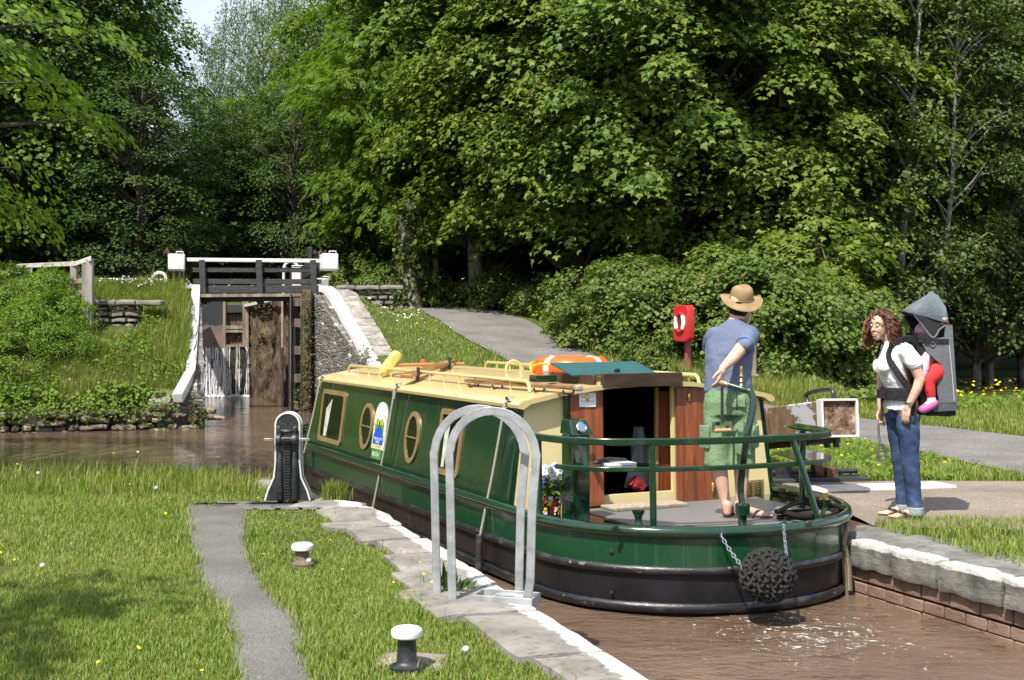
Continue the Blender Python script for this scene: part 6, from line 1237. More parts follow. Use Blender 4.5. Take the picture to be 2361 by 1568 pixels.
def foot(mb, heel, toe, zs=0.0, sc=1.0):
    h_, t_ = Vector(heel), Vector(toe); d = (t_-h_).normalized(); s = Vector((-d.y, d.x, 0)); ln = (t_-h_).length
    mb.limb([h_+Vector((0, 0, .035*sc)), h_+d*ln*.35+Vector((0, 0, .045*sc)), h_+d*ln*.72+Vector((0, 0, .022*sc))], [.034*sc, .034*sc, .026*sc], 12)
    mb.limb([h_+d*ln*.5-s*.015+Vector((0, 0, .025*sc)), h_+d*ln*.8-s*.02+Vector((0, 0, .018*sc))], [.026*sc, .02*sc], 10); mb.limb([h_+Vector((0, 0, .09*sc)), h_+Vector((0, 0, .05*sc))], [.036*sc, .034*sc], 10)
    for k, l_ in ((-1.6, 1.0), (-.7, .98), (.1, .94), (.9, .89), (1.6, .83)): mb.limb([h_+d*ln*.75+s*k*.02*sc+Vector((0, 0, .018*sc)), h_+d*ln*l_+s*k*.021*sc+Vector((0, 0, .012*sc))], [.013*sc, .0105*sc if k > -1.5 else .014*sc], 8)
foot(mb, (-.122, -.03, .006), (-.06, .2, .006)); foot(mb, (-.04, -.05, .006), (.2, -.02, .006))
W_ = Vector((-.196, -.272, 1.118))
mb.limb([(.06, .02, 1.36), (.0, -.085, 1.295), (-.072, -.175, 1.228)], [.06, .053, .045], 14); mb.limb([(-.072, -.175, 1.228), (-.11, -.215, 1.19), W_], [.046, .044, .029], 14)
mb.limb([(-.19, .12, 1.36), (-.2, .26, 1.28), (-.17, .36, 1.17)], [.056, .05, .042], 12); mb.limb([(-.17, .36, 1.17), (-.1, .42, 1.13), (-.03, .44, 1.11)], [.042, .036, .026], 12); hand(mb, (-.03, .44, 1.11), (1, .1, -.1), (0, -1, 0), .6, 1)
hand(mb, W_, (-.25, -.2, -1.0), (-.75, .55, .05), .62, -1)
fused(mb, 'body', M['skin'], man, .0062, 5)
# shirt with thin red stripes
t = NT('striped_shirt'); co = t.coord('Object'); sx_ = t.n('ShaderNodeSeparateXYZ'); t.l(co, sx_.inputs[0]); ph = t.math('FRACT', t.math('MULTIPLY', t.math('ADD', sx_.outputs[2], t.math('MULTIPLY', sx_.outputs[0], .1)), 27)); k = t.ramp(ph, [(.0, .5), (.1, .5), (.14, 0)])
c = t.mix(k, t.ramp(t.noise(co, 5, 4), [(.35, (.1, .132, .21)), (.65, (.13, .166, .255))]), (.2, .1, .13)); M['shirt'] = t.done(t.principled(c, .9, 0, .2, 0, t.bump(t.noise(co, 120, 2), .15, .004)))
mb = MB(); mb.loft([ring((-.105, .0, .93), .182, .125, -.15), ring((-.11, .0, 1.0), .176, .122, -.2), ring((-.105, .02, 1.12), .174, .122, -.3), ring((-.09, .04, 1.24), .186, .128, -.4), ring((-.075, .06, 1.34), .186, .118, -.5), ring((-.06, .07, 1.4), .15, .095, -.5), ring((-.045, .085, 1.455), .078, .072, -.4), ring((-.04, .09, 1.475), .068, .064, -.4)])
mb.limb([(.055, .03, 1.36), (.025, -.06, 1.32), (-.005, -.125, 1.285)], [.078, .074, .07], 16); mb.limb([(-.185, .11, 1.35), (-.2, .2, 1.3), (-.2, .27, 1.26)], [.075, .07, .066], 14)
fused(mb, 'shirt', M['shirt'], man, .009, 4, (.022, .09))
mb = MB(); c0 = Vector((-.008, -.131, 1.282)); dx = Vector((-.03, -.065, -.035)).normalized(); mb.tube([c0-dx*.012, c0+dx*.006], .0705, 18); mb.build('sleeve_cuff', cloth('cuff_blue', (.14, .18, .36), (.12, .16, .33)), man)
mb = MB(); mb.loft([ring((-.104, .0, .985), .172, .118, -.1), ring((-.103, .0, .93), .178, .125, -.1), ring((-.1, 0, .86), .19, .13, 0), ring((-.1, 0, .76), .188, .125, 0)])
mb.tube([(-.19, .01, .86), (-.19, .01, .62), (-.188, .005, .385)], [.1, .098, .1], 18); mb.tube([(-.01, 0, .86), (-.008, -.005, .62), (-.008, -.01, .38)], [.1, .098, .1], 18)
fused(mb, 'shorts', cloth('sage_green_cotton', (.145, .235, .125), (.19, .285, .16), 7, .5, 40), man, .009, 4, (.016, .13))
for x, y, z, a in ((-.288, -.02, .6, -1.2), (.09, -.04, .6, 1.1), (-.02, -.118, .56, .15), (-.06, -.128, .87, .1)): R_ = Matrix.Rotation(a, 3, 'Z'); mb = MB(); mb.rough((x, y, z), (.12 if z < .8 else .11, .025, .17 if z < .8 else .09), R_, (5, 2, 6), .006, 20, .3, 7); mb.build('cargo_pocket', M.setdefault('pocket', cloth('pocket_green', (.17, .27, .15), (.22, .33, .19), 9, .5, 40)), man)
hat_m = cloth('tan_suede', (.25, .17, .085), (.32, .225, .125), 10, .25, 70); ho = Vector((.012, .12, 1.625)); mb = MB(); rings = []
for r_, zf in ((.088, .0), (.115, 1.0), (.142, 1.0), (.158, .6)):
    rg_ = []
    for k in range(36):
        a = 2*math.pi*k/36; w_ = math.sin(a); q = (r_-.088)/.07; wav = (-.05 if w_ < 0 else -.01)*abs(w_)**1.3*q+.012*abs(math.cos(a))**3*q+.005*math.sin(3*a+.6)*q; rg_.append(ho+Vector((r_*1.0*math.cos(a), r_*1.06*math.sin(a), wav)))
    rings.append(rg_)
under = [[p-Vector((0, 0, .004)) for p in r_] for r_ in rings[::-1]]; mb.loft(rings+under+[rings[0]], False); HT = Matrix.Translation(ho) @ Matrix.Rotation(.3, 4, 'X') @ Matrix.Rotation(.06, 4, 'Y') @ Matrix.Translation(-ho); mb.v = [tuple(HT @ Vector(p)) for p in mb.v]; mb.build('hat_brim', hat_m, man, ang=70)
mb = MB(); prof_ = [(.089, -.01), (.087, .03), (.083, .06), (.075, .085), (.06, .099), (.04, .1), (.0, .09)]
mb.loft([[ho+Vector((r_*math.cos(a)*(1-.05*(z > .09)*abs(math.sin(a))), r_*1.08*math.sin(a), z+.006*math.sin(2*a)*(z > .05))) for a in [2*math.pi*k/28 for k in range(28)]] for r_, z in prof_]); mb.v = [tuple(HT @ Vector(p)) for p in mb.v]; hc = mb.build('hat_crown', hat_m, man, ang=80)
mb = MB(); mb.tube([HT @ (ho+Vector((.0895*math.cos(a),   .0965*math.sin(a), .004))) for a in [2*math.pi*k/28 for k in range(28)]], .004, 6, closed=True); mb.build('hat_band', cloth('hat_band_brown', (.2, .13, .06), (.25, .17, .09)), man)
mb = MB(); mb.ell((-.012, .1, 1.56), (.078, .085, .08), 16, 10); mb.ell((-.025, .085, 1.52), (.05, .05, .045), 14, 8); fused(mb, 'hair', cloth('dark_hair', (.012, .009, .007), (.03, .02, .014), 40, .6, 90), man, .008, 2)
mb = MB(); mb.tube([mh @ Vector((-.0, -.08, -.0)), mh @ Vector((.02, -.085, -.08)), mh @ Vector((.04, -.05, -.15))], .003, 5); mb.build('hat_cord', M['black'], man)
def flipflop(par, heel, toe, z, mat):
    h_, t_ = Vector(heel), Vector(toe); d = (t_-h_).normalized(); s = Vector((-d.y, d.x, 0)); ln = (t_-h_).length; poly = [(-.1, 0), (-.05, .7), (.1, .85), (.4, .72), (.7, .95), (.92, .85), (1.06, .3), (1.06, -.3), (.92, -.9), (.7, -1), (.4, -.75), (.1, -.85), (-.05, -.7)]
    mb = MB(); a = [h_+d*ln*u+s*v*.045 for u, v in poly]; n = len(a); mb.add([Vector((p.x, p.y, z-.006)) for p in a]+[Vector((p.x, p.y, z+.007)) for p in a], [tuple(range(n))[::-1], tuple(range(n, 2*n))]+[(i, (i+1) % n, n+(i+1) % n, n+i) for i in range(n)]); o = mb.build('sandal', mat, par)
    mb = MB(); m_ = h_+d*ln*.78+s*-.006+Vector((0, 0, z+.03)); [mb.tube(bez([h_+d*ln*.4+s*k*.043+Vector((0, 0, z+.01)), h_+d*ln*.52+s*k*.042+Vector((0, 0, z+.05)), h_+d*ln*.66+s*k*.02+Vector((0, 0, z+.052)), m_], 4), .008, 6, flat=.6) for k in (-1, 1)]; mb.build('strap', M['black'], o)
ff = pm('brown_rubber_sole', (.06, .045, .035), (.1, .08, .06)); flipflop(man, (-.122, -.045, 0), (-.06, .2, 0), .0, ff); flipflop(man, (-.055, -.05, 0), (.2, -.02, 0), .0, ff)

# ---- the woman on the lockside
wom = thing('person', 'woman with curly brown hair, white shirt and blue jeans carrying a child on her back', 'person', (3.197, 9.9, .014))
mb = MB(); mb.loft([ring((.0, 0, .82), .115, .15), ring((.0, 0, .92), .12, .16), ring((-.04, 0, 1.04), .1, .135), ring((-.095, 0, 1.2), .115, .145), ring((-.085, 0, 1.34), .085, .14), ring((-.1, 0, 1.42), .055, .07)])
mb.limb([(-.095, 0, 1.38), (-.135, 0, 1.45), (-.165, 0, 1.5)], [.054, .048, .05], 14)
wh = Matrix.Translation((-.195, -.005, 1.56)) @ Matrix.Rotation(math.atan2(-.6, -.8), 4, 'Z'); head(mb, wh, .95)
for y, dx in ((-.085, 0), (.085, -.03)):
    mb.limb([(.0+dx, y, .84), (.01+dx, y, .6), (.02+dx, y, .43)], [.085, .07, .053], 14); mb.limb([(.02+dx, y, .43), (.04+dx, y, .3), (.055+dx, y, .08)], [.053, .05, .034], 12); foot(mb, (.075+dx, y, .004), (-.145+dx, y-.025, .004), 0, .92)
WL = Vector((-.03, -.195, .915)); mb.limb([(-.035, -.155, 1.35), (.02, -.185, 1.25), (.062, -.2, 1.13)], [.052, .048, .041], 14); mb.limb([(.062, -.2, 1.13), (.035, -.205, 1.05), WL], [.042, .038, .027], 14); hand(mb, WL, (-.28, -.02, -1), (.75, .65, -.1), .5, -1, .92)
WR = Vector((-.15, .13, .86)); mb.limb([(-.1, .155, 1.35), (-.115, .19, 1.23), (-.125, .2, 1.1)], [.052, .046, .04], 14); mb.limb([(-.125, .2, 1.1), (-.14, .17, .98), WR], [.04, .035, .026], 14); hand(mb, WR, (-.12, -.05, -1), (.5, -.85, 0), .95, 1, .92)
fused(mb, 'body', M['skin'], wom, .0062, 5)
mb = MB(); mb.loft([ring((-.045, 0, .875), .118, .16), ring((-.045, 0, .95), .112, .15), ring((-.055, 0, 1.05), .1, .138), ring((-.09, 0, 1.16), .114, .145), ring((-.1, 0, 1.23), .12, .15), ring((-.09, 0, 1.33), .1, .155), ring((-.09, 0, 1.395), .075, .11), ring((-.105, 0, 1.43), .058, .072)])
for y in (-.07, .07): mb.ell((-.175, y, 1.22), (.062, .065, .07))
mb.limb([(-.04, -.15, 1.35), (-.005, -.175, 1.3), (.02, -.19, 1.255)], [.068, .066, .066], 14); mb.limb([(-.1, .15, 1.35), (-.11, .185, 1.28), (-.115, .195, 1.24)], [.066, .062, .06], 14)
fused(mb, 'shirt', cloth('white_cotton', (.78, .78, .8), (.7, .7, .73), 5, .25, 50), wom, .008, 4, (.02, .07))
mb = MB()
for s in (-1, 1): mb.add([Vector((-.115, s*.07, 1.44)), Vector((-.17, s*.045, 1.425)), Vector((-.185, s*.03, 1.36)), Vector((-.15, s*.075, 1.375))], [(0, 1, 2, 3), (3, 2, 1, 0)])
mb.build('collar', M['paper'], wom)
t = NT('blue_denim'); co = t.coord('Object'); c = t.ramp(t.noise(co, 4.5, 6, .65), [(.3, (.018, .03, .075)), (.52, (.045, .075, .155)), (.72, (.14, .2, .33))]); M['denim'] = t.done(t.principled(c, .85, 0, .2, 0, t.bump(t.noise(co, 90, 3), .25, .006)))
mb = MB(); mb.loft([ring((-.02, 0, .93), .11, .145), ring((.0, 0, .88), .118, .158), ring((.005, 0, .8), .12, .16)])
for y, dx in ((-.085, 0), (.085, -.03)): mb.tube([(.0+dx, y, .84), (.008+dx, y, .7), (.022+dx, y, .5), (.03+dx, y, .42), (.045+dx, y, .25), (.058+dx, y, .06)], [.098, .088, .07, .067, .061, .06], 18)
fused(mb, 'jeans', M['denim'], wom, .008, 3, (.016, .1))
for y, dx in ((-.085, 0), (.085, -.03)):
    mb = MB(); mb.lathe([(.066, .028), (.07, .045), (.068, .085), (.063, .09), (.058, .05)], 20, Matrix.Translation((.06+dx, y, 0))); mb.build('turned_up_cuff', cloth('grey_denim_inside', (.25, .29, .31), (.34, .38, .4), 12, .3, 70), wom)
    flipflop(wom, (.075+dx, y, 0), (-.145+dx, y-.025, 0), .0, ff)
# curls
rr = random.Random(12); mb = MB()
for i in range(900):
    a = rr.uniform(-math.pi, math.pi); el = math.asin(rr.uniform(-.45, 1)); d = Vector((math.cos(el)*math.cos(a), math.cos(el)*math.sin(a), math.sin(el)))
    if d.x > .12 and el < .95 and abs(a) < 1.12: continue
    s = wh @ Vector((d.x*.095-.014, d.y*.076, d.z*.098+.018)); ln = rr.uniform(.08, .2)*(1.15 if el < .4 else .8); o = (wh.to_3x3() @ Vector((d.x, d.y, max(d.z, -.1)))); o = Vector((o.x, o.y, o.z*.3)); ph = rr.uniform(0, 6.28); pts = []; turns = ln*rr.uniform(70, 110); rad = rr.uniform(.008, .014)
    back = .02 if d.x < .2 else 0
    for k in range(18):
        u = k/17; c = s+o*(.048*math.sin(u*1.8)+.016)+Vector((0, 0, .015*math.sin(u*2)-ln*u*u**.3*.95)); pts.append(c+Vector((rad*math.cos(ph+turns*u), rad*math.sin(ph+turns*u), rad*.6*math.sin(ph+turns*u))))
    mb.tube(pts, [.0036]*17+[.0015], 4, False)
t = NT('curly_brown_hair'); g = t.n('ShaderNodeNewGeometry'); c = t.ramp(g.outputs['Random Per Island'], [(0, (.04, .013, .007)), (.5, (.11, .038, .017)), (1, (.24, .095, .04))]); M['curls'] = t.done(t.principled(c, .4, 0, .5)); hr = mb.build('hair', M['curls'], wom, ang=180)
mb = MB(); mb.ell(wh @ Vector((-.03, 0, .04)), (.098, .09, .1), 18, 12, wh.to_3x3()); mb.ell(wh @ Vector((-.07, 0, -.07)), (.06, .085, .1), 16, 10, wh.to_3x3()); fused(mb, 'hair_base', cloth('hair_under', (.03, .013, .008), (.06, .026, .014), 30), wom, .009, 2)
hp_ = lambda x, y, z: wh @ (Vector((x, y, z))*.95)
mb = MB(); [mb.ell(hp_(.084, s*.03, -.005), (.005, .012, .006), 10, 7, wh.to_3x3()) for s in (-1, 1)]; mb.build('eyes', pm('eye_white', (.6, .58, .55), None, rough=.2), wom); mb = MB(); [mb.ell(hp_(.087, s*.03, -.005), (.004, .0055, .0055), 10, 7, wh.to_3x3()) for s in (-1, 1)]; [mb.limb([hp_(.086, s*.015, .022), hp_(.086, s*.032, .027), hp_(.078, s*.048, .02)], [.003, .0036, .002], 6) for s in (-1, 1)]; mb.build('brows', pm('brow_brown', (.05, .025, .015)), wom)
mb = MB(); mb.limb([hp_(.088, -.024, -.078), hp_(.096, 0, -.074), hp_(.088, .024, -.078)], [.003, .005, .003], 8); mb.limb([hp_(.087, -.018, -.088), hp_(.094, 0, -.09), hp_(.087, .018, -.088)], [.003, .0055, .003], 8); mb.build('lips', pm('lip_pink', (.5, .19, .17), None, rough=.35), wom)
mb = MB()
for s in (-1, 1): mb.tube([hp_(.104, s*.031+.022*math.cos(a), -.006+.015*math.sin(a)) for a in [2*math.pi*k/16 for k in range(16)]], .0018, 5, closed=True); mb.tube([hp_(.1, s*.053, .0), hp_(.05, s*.076, .0), hp_(-.01, s*.08, -.003)], .0018, 5)
mb.tube([hp_(.104, -.01, -.002), hp_(.108, 0, .002), hp_(.104, .01, -.002)], .0018, 5); mb.build('glasses', M['chrome'], wom)
mb = MB(); c = Vector((-.024, -.197, .93)); ax = Vector((-.2, 0, -1)).normalized(); mb.tube([c-ax*.008, c+ax*.008], .0285, 16); wt = mb.build('watch', M['black'], wom); mb = MB(); mb.lathe([(.016, 0), (.016, .008), (0, .008)], 14, Matrix.Translation(c+Vector((0, -.027, 0))) @ Matrix.Rotation(math.pi/2, 4, 'X')); mb.build('dial', M['chrome'], wt)
# windlass in her right hand
wd = thing('windlass', 'grey lock windlass hanging from the right hand of the woman', 'windlass', (3.197, 9.9, .014)); mb = MB(); mb.tube(bez([(-.135, .06, .76), (-.17, .065, .762), (-.188, .07, .735), (-.185, .07, .66), (-.172, .07, .575)], 5), .0095, 10); mb.build('handle', pm('worn_steel', (.2, .2, .2), (.32, .31, .3), 14, .4, .7), wd)
mb = MB(); q = Vector((-.16, .07, .51)); Rw = Matrix.Rotation(-.14, 3, 'Y')
for p0, p1 in (((-.014, .07), (-.032, .02)), ((-.032, .02), (-.032, -.06)), ((.014, .07), (.032, .02)), ((.032, .02), (.032, -.06)), ((-.03, .012), (.03, .012)), ((-.03, -.025), (.03, -.025)), ((-.032, -.06), (.032, -.06)), ((-.014, .07), (.014, .07))): mb.bar([q+Rw @ Vector((p0[0], 0, p0[1])), q+Rw @ Vector((p1[0], 0, p1[1]))], .022, .012, (0, 1, 0)) if abs(p0[0]-p1[0]) < .05 else mb.bar([q+Rw @ Vector((p0[0], 0, p0[1])), q+Rw @ Vector((p1[0], 0, p1[1]))], .012, .022, (0, 1, 0))
mb.build('socket', pm('cast_steel', (.12, .12, .12), (.2, .19, .18), 14, .5, .6), wd)
# child carrier
cc = thing('child_carrier', 'grey and black framed child carrier with pointed sun canopy on the back of the woman', 'child carrier', (3.197, 9.9, .014))
M['cgrey'] = cloth('grey_nylon', (.115, .12, .135), (.145, .15, .165), 4, .3, 40, .7); M['clight'] = cloth('blue_grey_nylon', (.125, .155, .168), (.15, .18, .195), 4, .3, 40, .7); M['cblack'] = cloth('black_webbing', (.014, .014, .016), (.03, .03, .032), 30, .3, 60, .8)
def shell(polys, thick): return polys
def slab(mb, poly, y0, y1): mb.add([Vector((x, y0, z)) for x, z in poly]+[Vector((x, y1, z)) for x, z in poly], [tuple(range(len(poly))), tuple(range(2*len(poly)-1, len(poly)-1, -1))]+[(i, (i+1) % len(poly), len(poly)+(i+1) % len(poly), len(poly)+i) for i in range(len(poly))])
mb = MB(); top = [(-.005, 1.664, .09), (.06, 1.71, .11), (.15, 1.772, .09), (.225, 1.826, .03), (.258, 1.8, .06), (.295, 1.70, .13), (.313, 1.569, .16)]
low = [(-.005, 1.66, .12), (.06, 1.645, .15), (.13, 1.625, .165), (.19, 1.605, .17), (.24, 1.59, .17), (.28, 1.58, .17), (.313, 1.565, .165)]
rows = [[(x, y*s, z) for x, z, y in low] if abs(s) == 1 else [(x, y*s*1.5, z) for x, z, y in top] for s in (-1, -.667, 0, .667, 1)]
rows = [[Vector((x, -y, z)) for x, z, y in low], [Vector((x, -y, z)) for x, z, y in top], [Vector((x, 0, z+.012)) for x, z, y in top], [Vector((x, y, z)) for x, z, y in top], [Vector((x, y, z)) for x, z, y in low]]
mb.loft(rows, False, False); o = mb.build('canopy', M['clight'], cc, ang=30); so_ = o.modifiers.new('thick', 'SOLIDIFY'); so_.thickness = .006
for s in (-1, 1): mb = MB(); slab(mb, [(.03, 1.652), (.13, 1.622), (.25, 1.592), (.22, 1.5), (.177, 1.463), (.12, 1.52)], s*.155-.003, s*.155+.003); mb.build('mesh_side', M.setdefault('cmesh', cloth('dark_mesh', (.022, .022, .025), (.035, .035, .04), 60)), cc, False)
for s in (-1, 1): mb = MB(); mb.tube(bez([(.03, s*.152, 1.65), (.11, s*.156, 1.54), (.165, s*.158, 1.468), (.2, s*.158, 1.468), (.24, s*.158, 1.53), (.31, s*.158, 1.57)], 4), .008, 7, flat=.5); mb.build('canopy_edge', M['cgrey'], cc)
mb = MB(); mb.box((.275, -.161, 1.6), (.035, .004, .035)); mb.build('badge', M['paper'], cc); mb = MB(); mb.box((.283, -.164, 1.598), (.018, .003, .022)); mb.build('badge_mark', M['redink'], cc)
mb = MB()
for s in (-1, 1):
    slab(mb, [(.262, 1.24), (.215, 1.064), (.235, .943), (.36, .943), (.345, 1.2), (.318, 1.556), (.286, 1.556)], s*.16-.008, s*.16+.008); slab(mb, [(.1, 1.41), (.19, 1.445), (.285, 1.46), (.285, 1.3), (.258, 1.24), (.2, 1.29), (.14, 1.34)], s*.158-.006, s*.158+.006)
slab(mb, [(.3, 1.556), (.33, 1.556), (.37, .943), (.33, .943)], -.16, .16); mb.build('back_panel', M['cgrey'], cc, False, bevel=.006)
mb = MB(); slab(mb, [(.215, .945), (.362, .945), (.365, .885), (.19, .875)], -.165, .165); mb.build('base_band', cloth('dark_grey_nylon', (.075, .08, .09), (.1, .105, .115), 6), cc, False, bevel=.01); mb = MB(); mb.rough((.25, 0, .855), (.27, .3, .06), None, (6, 6, 3), .01, 9, .4, 2); slab(mb, [(.06, 1.5), (.1, 1.5), (.17, 1.0), (.2, .86), (.1, .84), (.07, 1.05)], -.15, .15); mb.build('frame_pad', M['cblack'], cc)
mb = MB(); mb.bar([(.06, -.163, 1.44), (.15, -.17, 1.435), (.3, -.172, 1.43)], .008, .035, (0, 0, 1)); mb.box((.13, -.172, 1.44), (.05, .02, .045)); mb.build('chest_strap', M['cblack'], cc); mb = MB(); mb.tube([(.172+.02*math.cos(a), -.172, 1.405+.018*math.sin(a)) for a in [2*math.pi*k/14 for k in range(14)]], .004, 6, closed=True); mb.build('ring', M['cgrey'], cc)
mb = MB(); mb.bar(bez([(.305, -.168, 1.4), (.325, -.17, 1.2), (.345, -.17, .95)], 4), .012, .006, (1, 0, 0)); mb.build('reflective_strip', pm('dull_silver_strip', (.4, .4, .4)), cc)
for s in (-1, 1):
    mb = MB(); mb.bar(bez([(.07, s*.1, 1.4), (.02, s*.11, 1.45), (-.06, s*.11, 1.44), (-.135, s*.115, 1.39), (-.165, s*.13, 1.3), (-.12, s*.165, 1.2), (-.05, s*.17, 1.1), (.03, s*.16, 1.03), (.08, s*.14, 1.0)], 4), .05, .018, (s*.2, s*-1, .3)); mb.build('shoulder_strap', M['cblack'], cc, bevel=.006)
mb = MB(); mb.loft([ring((-.045, 0, .955), .136, .172), ring((-.045, 0, .96), .15, .184), ring((-.05, 0, 1.05), .145, .18), ring((-.05, 0, 1.055), .13, .165)]); mb.box((-.2, -.03, 1.0), (.04, .09, .07)); mb.tube([(-.19, -.05, .98), (-.2, -.06, .9), (-.185, -.06, .82)], .012, 6, flat=.5); mb.bar([(-.02, -.185, .95), (.03, -.185, .78)], .004, .03, (0, 1, 0)) if False else mb.box((.02, -.175, .87), (.035, .006, .2)); mb.build('hip_belt', M['cblack'], cc)
# the child
ch = thing('person', 'small child in pink top, red leggings and pink clogs sitting in the carrier', 'person', (3.197, 9.9, .014)); mb = MB(); hm = Matrix.Translation((.165, 0, 1.48)) @ Matrix.Rotation(math.pi, 4, 'Z'); head(mb, hm, .8)
mb.limb([(.17, 0, 1.42), (.19, 0, 1.28)], [.05, .085], 14)
for s in (-1, 1): mb.limb([(.14, s*.09, 1.36), (.115, s*.14, 1.26), (.09, s*.17, 1.15)], [.032, .028, .022], 10); hand(mb, (.09, s*.175, 1.15), (-.1, 0, -1), (.3, -s*.9, 0), .7, 1, .5); mb.limb([(.24, s*.09, 1.2), (.15, s*.15, 1.115), (.165, s*.17, .97)], [.055, .045, .03], 12); mb.limb([(.17, s*.17, .95), (.12, s*.175, .92)], [.03, .024], 10)
fused(mb, 'body', M['skin'], ch, .006, 4)
mb = MB(); mb.limb([(.17, 0, 1.4), (.19, 0, 1.3), (.21, 0, 1.2)], [.07, .1, .1], 14); [mb.limb([(.14, s*.095, 1.365), (.115, s*.145, 1.26), (.095, s*.17, 1.165)], [.045, .042, .038], 12) for s in (-1, 1)]; fused(mb, 'jacket', cloth('pink_fleece', (.62, .38, .5), (.72, .5, .6), 9, .4, 50), ch, .008, 4, (.015, .05))
for s in (-1, 1):
    mb = MB(); mb.limb([(.25, s*.09, 1.22), (.2, s*.14, 1.165), (.14, s*.16, 1.115)], [.068, .066, .056], 14); mb.limb([(.14, s*.16, 1.115), (.15, s*.17, 1.04), (.163, s*.17, .985)], [.056, .046, .037], 14); fused(mb, 'legging', cloth('red_jersey', (.52, .03, .035), (.6, .045, .045), 8, .2, 60), ch, .008, 4)
    mb = MB(); mb.tube([(.162, s*.17, .985), (.165, s*.17, .945)], .034, 14); mb.build('sock', M['paper'], ch)
    mb = MB(); mb.limb([(.185, s*.17, .935), (.14, s*.172, .91), (.09, s*.176, .885)], [.034, .038, .034], 14); fused(mb, 'clog', pm('pink_foam', (.75, .15, .38), (.68, .12, .33), 9, .5), ch, .007, 3)
mb = MB(); mb.ell(hm @ Vector((-.005, 0, .03)), (.085, .075, .08), 16, 10); mb.build('sun_hat', cloth('pink_hat', (.7, .3, .5), (.75, .5, .62), 14), ch)
# ================================================================ lockside furniture
M['galv'] = pm('galvanised_steel', (.26, .27, .28), (.38, .39, .4), 10, .5, .25, bump=.1, bscale=30, speck=(50, .7, (.62, .62, .62)))
M['blackiron'] = pm('black_iron', (.016, .017, .019), (.05, .05, .052), 16, .4, bump=.25, bscale=35, lo=.45, hi=.75, speck=(30, .72, (.2, .12, .08)))
def bollard(px, py, r, h_, label, worn):
    g = G(px, py); b_ = thing('bollard', label, 'bollard', (g.x, g.y, 0), 0, 'white capped mooring bollards')
    mb = MB(); mb.lathe([(r*1.75, -.03), (r*1.75, .012), (r*1.3, .02), (r*1.02, .035), (r*.95, h_-.03), (r*1.0, h_-.02), (.0, h_-.02)], 28); mb.build('post', worn, b_)
    mb = MB(); c = r*1.62; mb.lathe([(r*.98, h_-.025), (c*.85, h_-.025), (c*.97, h_-.018), (c, h_-.004), (c*.97, h_+.01), (c*.8, h_+.02), (0, h_+.024)], 28); mb.build('cap', pm('white_cap_paint_%d' % px, (.72, .72, .7), (.5, .48, .44), 11, .6, lo=.5, hi=.78, bump=.2, speck=(24, .68, (.2, .14, .1))), b_)
bollard(938, 1540, .045, .165, 'near black mooring bollard with white cap at the bottom edge', M['blackiron'])
bollard(697, 1302, .045, .12, 'far mooring bollard with white cap and rusty brown stem in the grass', pm('brown_iron', (.1, .07, .05), (.17, .13, .1), 14, .7, bump=.3))
# ladder hoops
hd = G(1205, 1388)-G(1014, 1378); hz = math.atan2(hd.y, hd.x)
def ladder_hoop(p, label, span, top, splay, bent):
    h_ = thing('ladder_rail', label, 'ladder rail', p, hz, 'galvanised ladder rails'); R_ = span/2
    pts = [Vector((-R_-.015, 0, -.02)), Vector((-R_-.02, 0, .12)), Vector((-R_-.03, 0, top*.55)), Vector((-R_-.035, 0, top-R_-.02))]+arc((0, 0, top-R_-.03), R_+.03, math.pi-.08, .08, 14)+[Vector((R_+.035, 0, top-R_-.02)), Vector((R_+.01, 0, top*.5)), Vector((R_-.0, 0, .15))]+([Vector((R_-.03, .03, .02)), Vector((R_-.1, .05, -.3))] if bent else [Vector((R_, 0, -.02))])
    # smooth legs, flat bar facing along the arch
    rings = []; m_ = len(pts)
    for i, q in enumerate(pts):
        t_ = (pts[min(i+1, m_-1)]-pts[max(i-1, 0)]).normalized(); wv = Vector((t_.z, 0, -t_.x)).normalized(); d = Vector((0, 1, 0)); rings.append([q+wv*a*.024+d*b_*.0065 for a, b_ in ((-1, -1), (1, -1), (1, 1), (-1, 1))])
    mb = MB(); mb.loft(rings); mb.build('bar', M['galv'], h_, ang=35, bevel=.003)
    mb = MB(); mb.box((-R_-.015, 0, .004), (.13, .1, .012)); [mb.lathe([(.011, .01), (.011, .022), (0, .022)], 6, Matrix.Translation((-R_-.015+s*.048, 0, 0))) for s in (-1, 1)]; mb.build('foot_plate', M['galv'], h_, bevel=.002)
p1 = (G(1014, 1376)+G(1205, 1390))/2; p2 = (G(1050, 1393)+G(1230, 1372))/2
ladder_hoop(G(1014, 1376)+hd.normalized()*.235, 'left galvanised ladder hoop, both feet on the coping', .47, 1.09, 0, False)
ladder_hoop(G(1050, 1394)+hd.normalized()*.215, 'right galvanised ladder hoop with its outer leg bent down into the lock', .43, 1.09, 0, True)
tr = thing('steel_tray', 'shallow galvanised tray on the coping at the foot of the ladder hoops', 'tray', G(1168, 1393), hz-.08); mb = MB()
mb.box((0, 0, .008), (.34, .17, .01)); mb.box((0, -.085, .03), (.35, .012, .06)); mb.box((0, .085, .03), (.35, .012, .06)); mb.box((-.17, 0, .03), (.012, .16, .058)); mb.box((.17, 0, .03), (.012, .16, .058)); mb.build('tray', M['galv'], tr, bevel=.003)
mb = MB(); mb.tube([(-.06, .03, .04), (.02, .0, .05), (.12, .02, .04)], .018, 8); mb.tube([(-.1, -.02, .03), (-.03, .04, .055), (.05, -.03, .05)], .007, 6); mb.build('fixings', M['galv'], tr)
g = G(1100, 1396); dk = thing('dock_plant', 'dark broad dock leaf beside the foot of the ladder hoop', 'plant', (G(1023, 1372)).to_tuple())
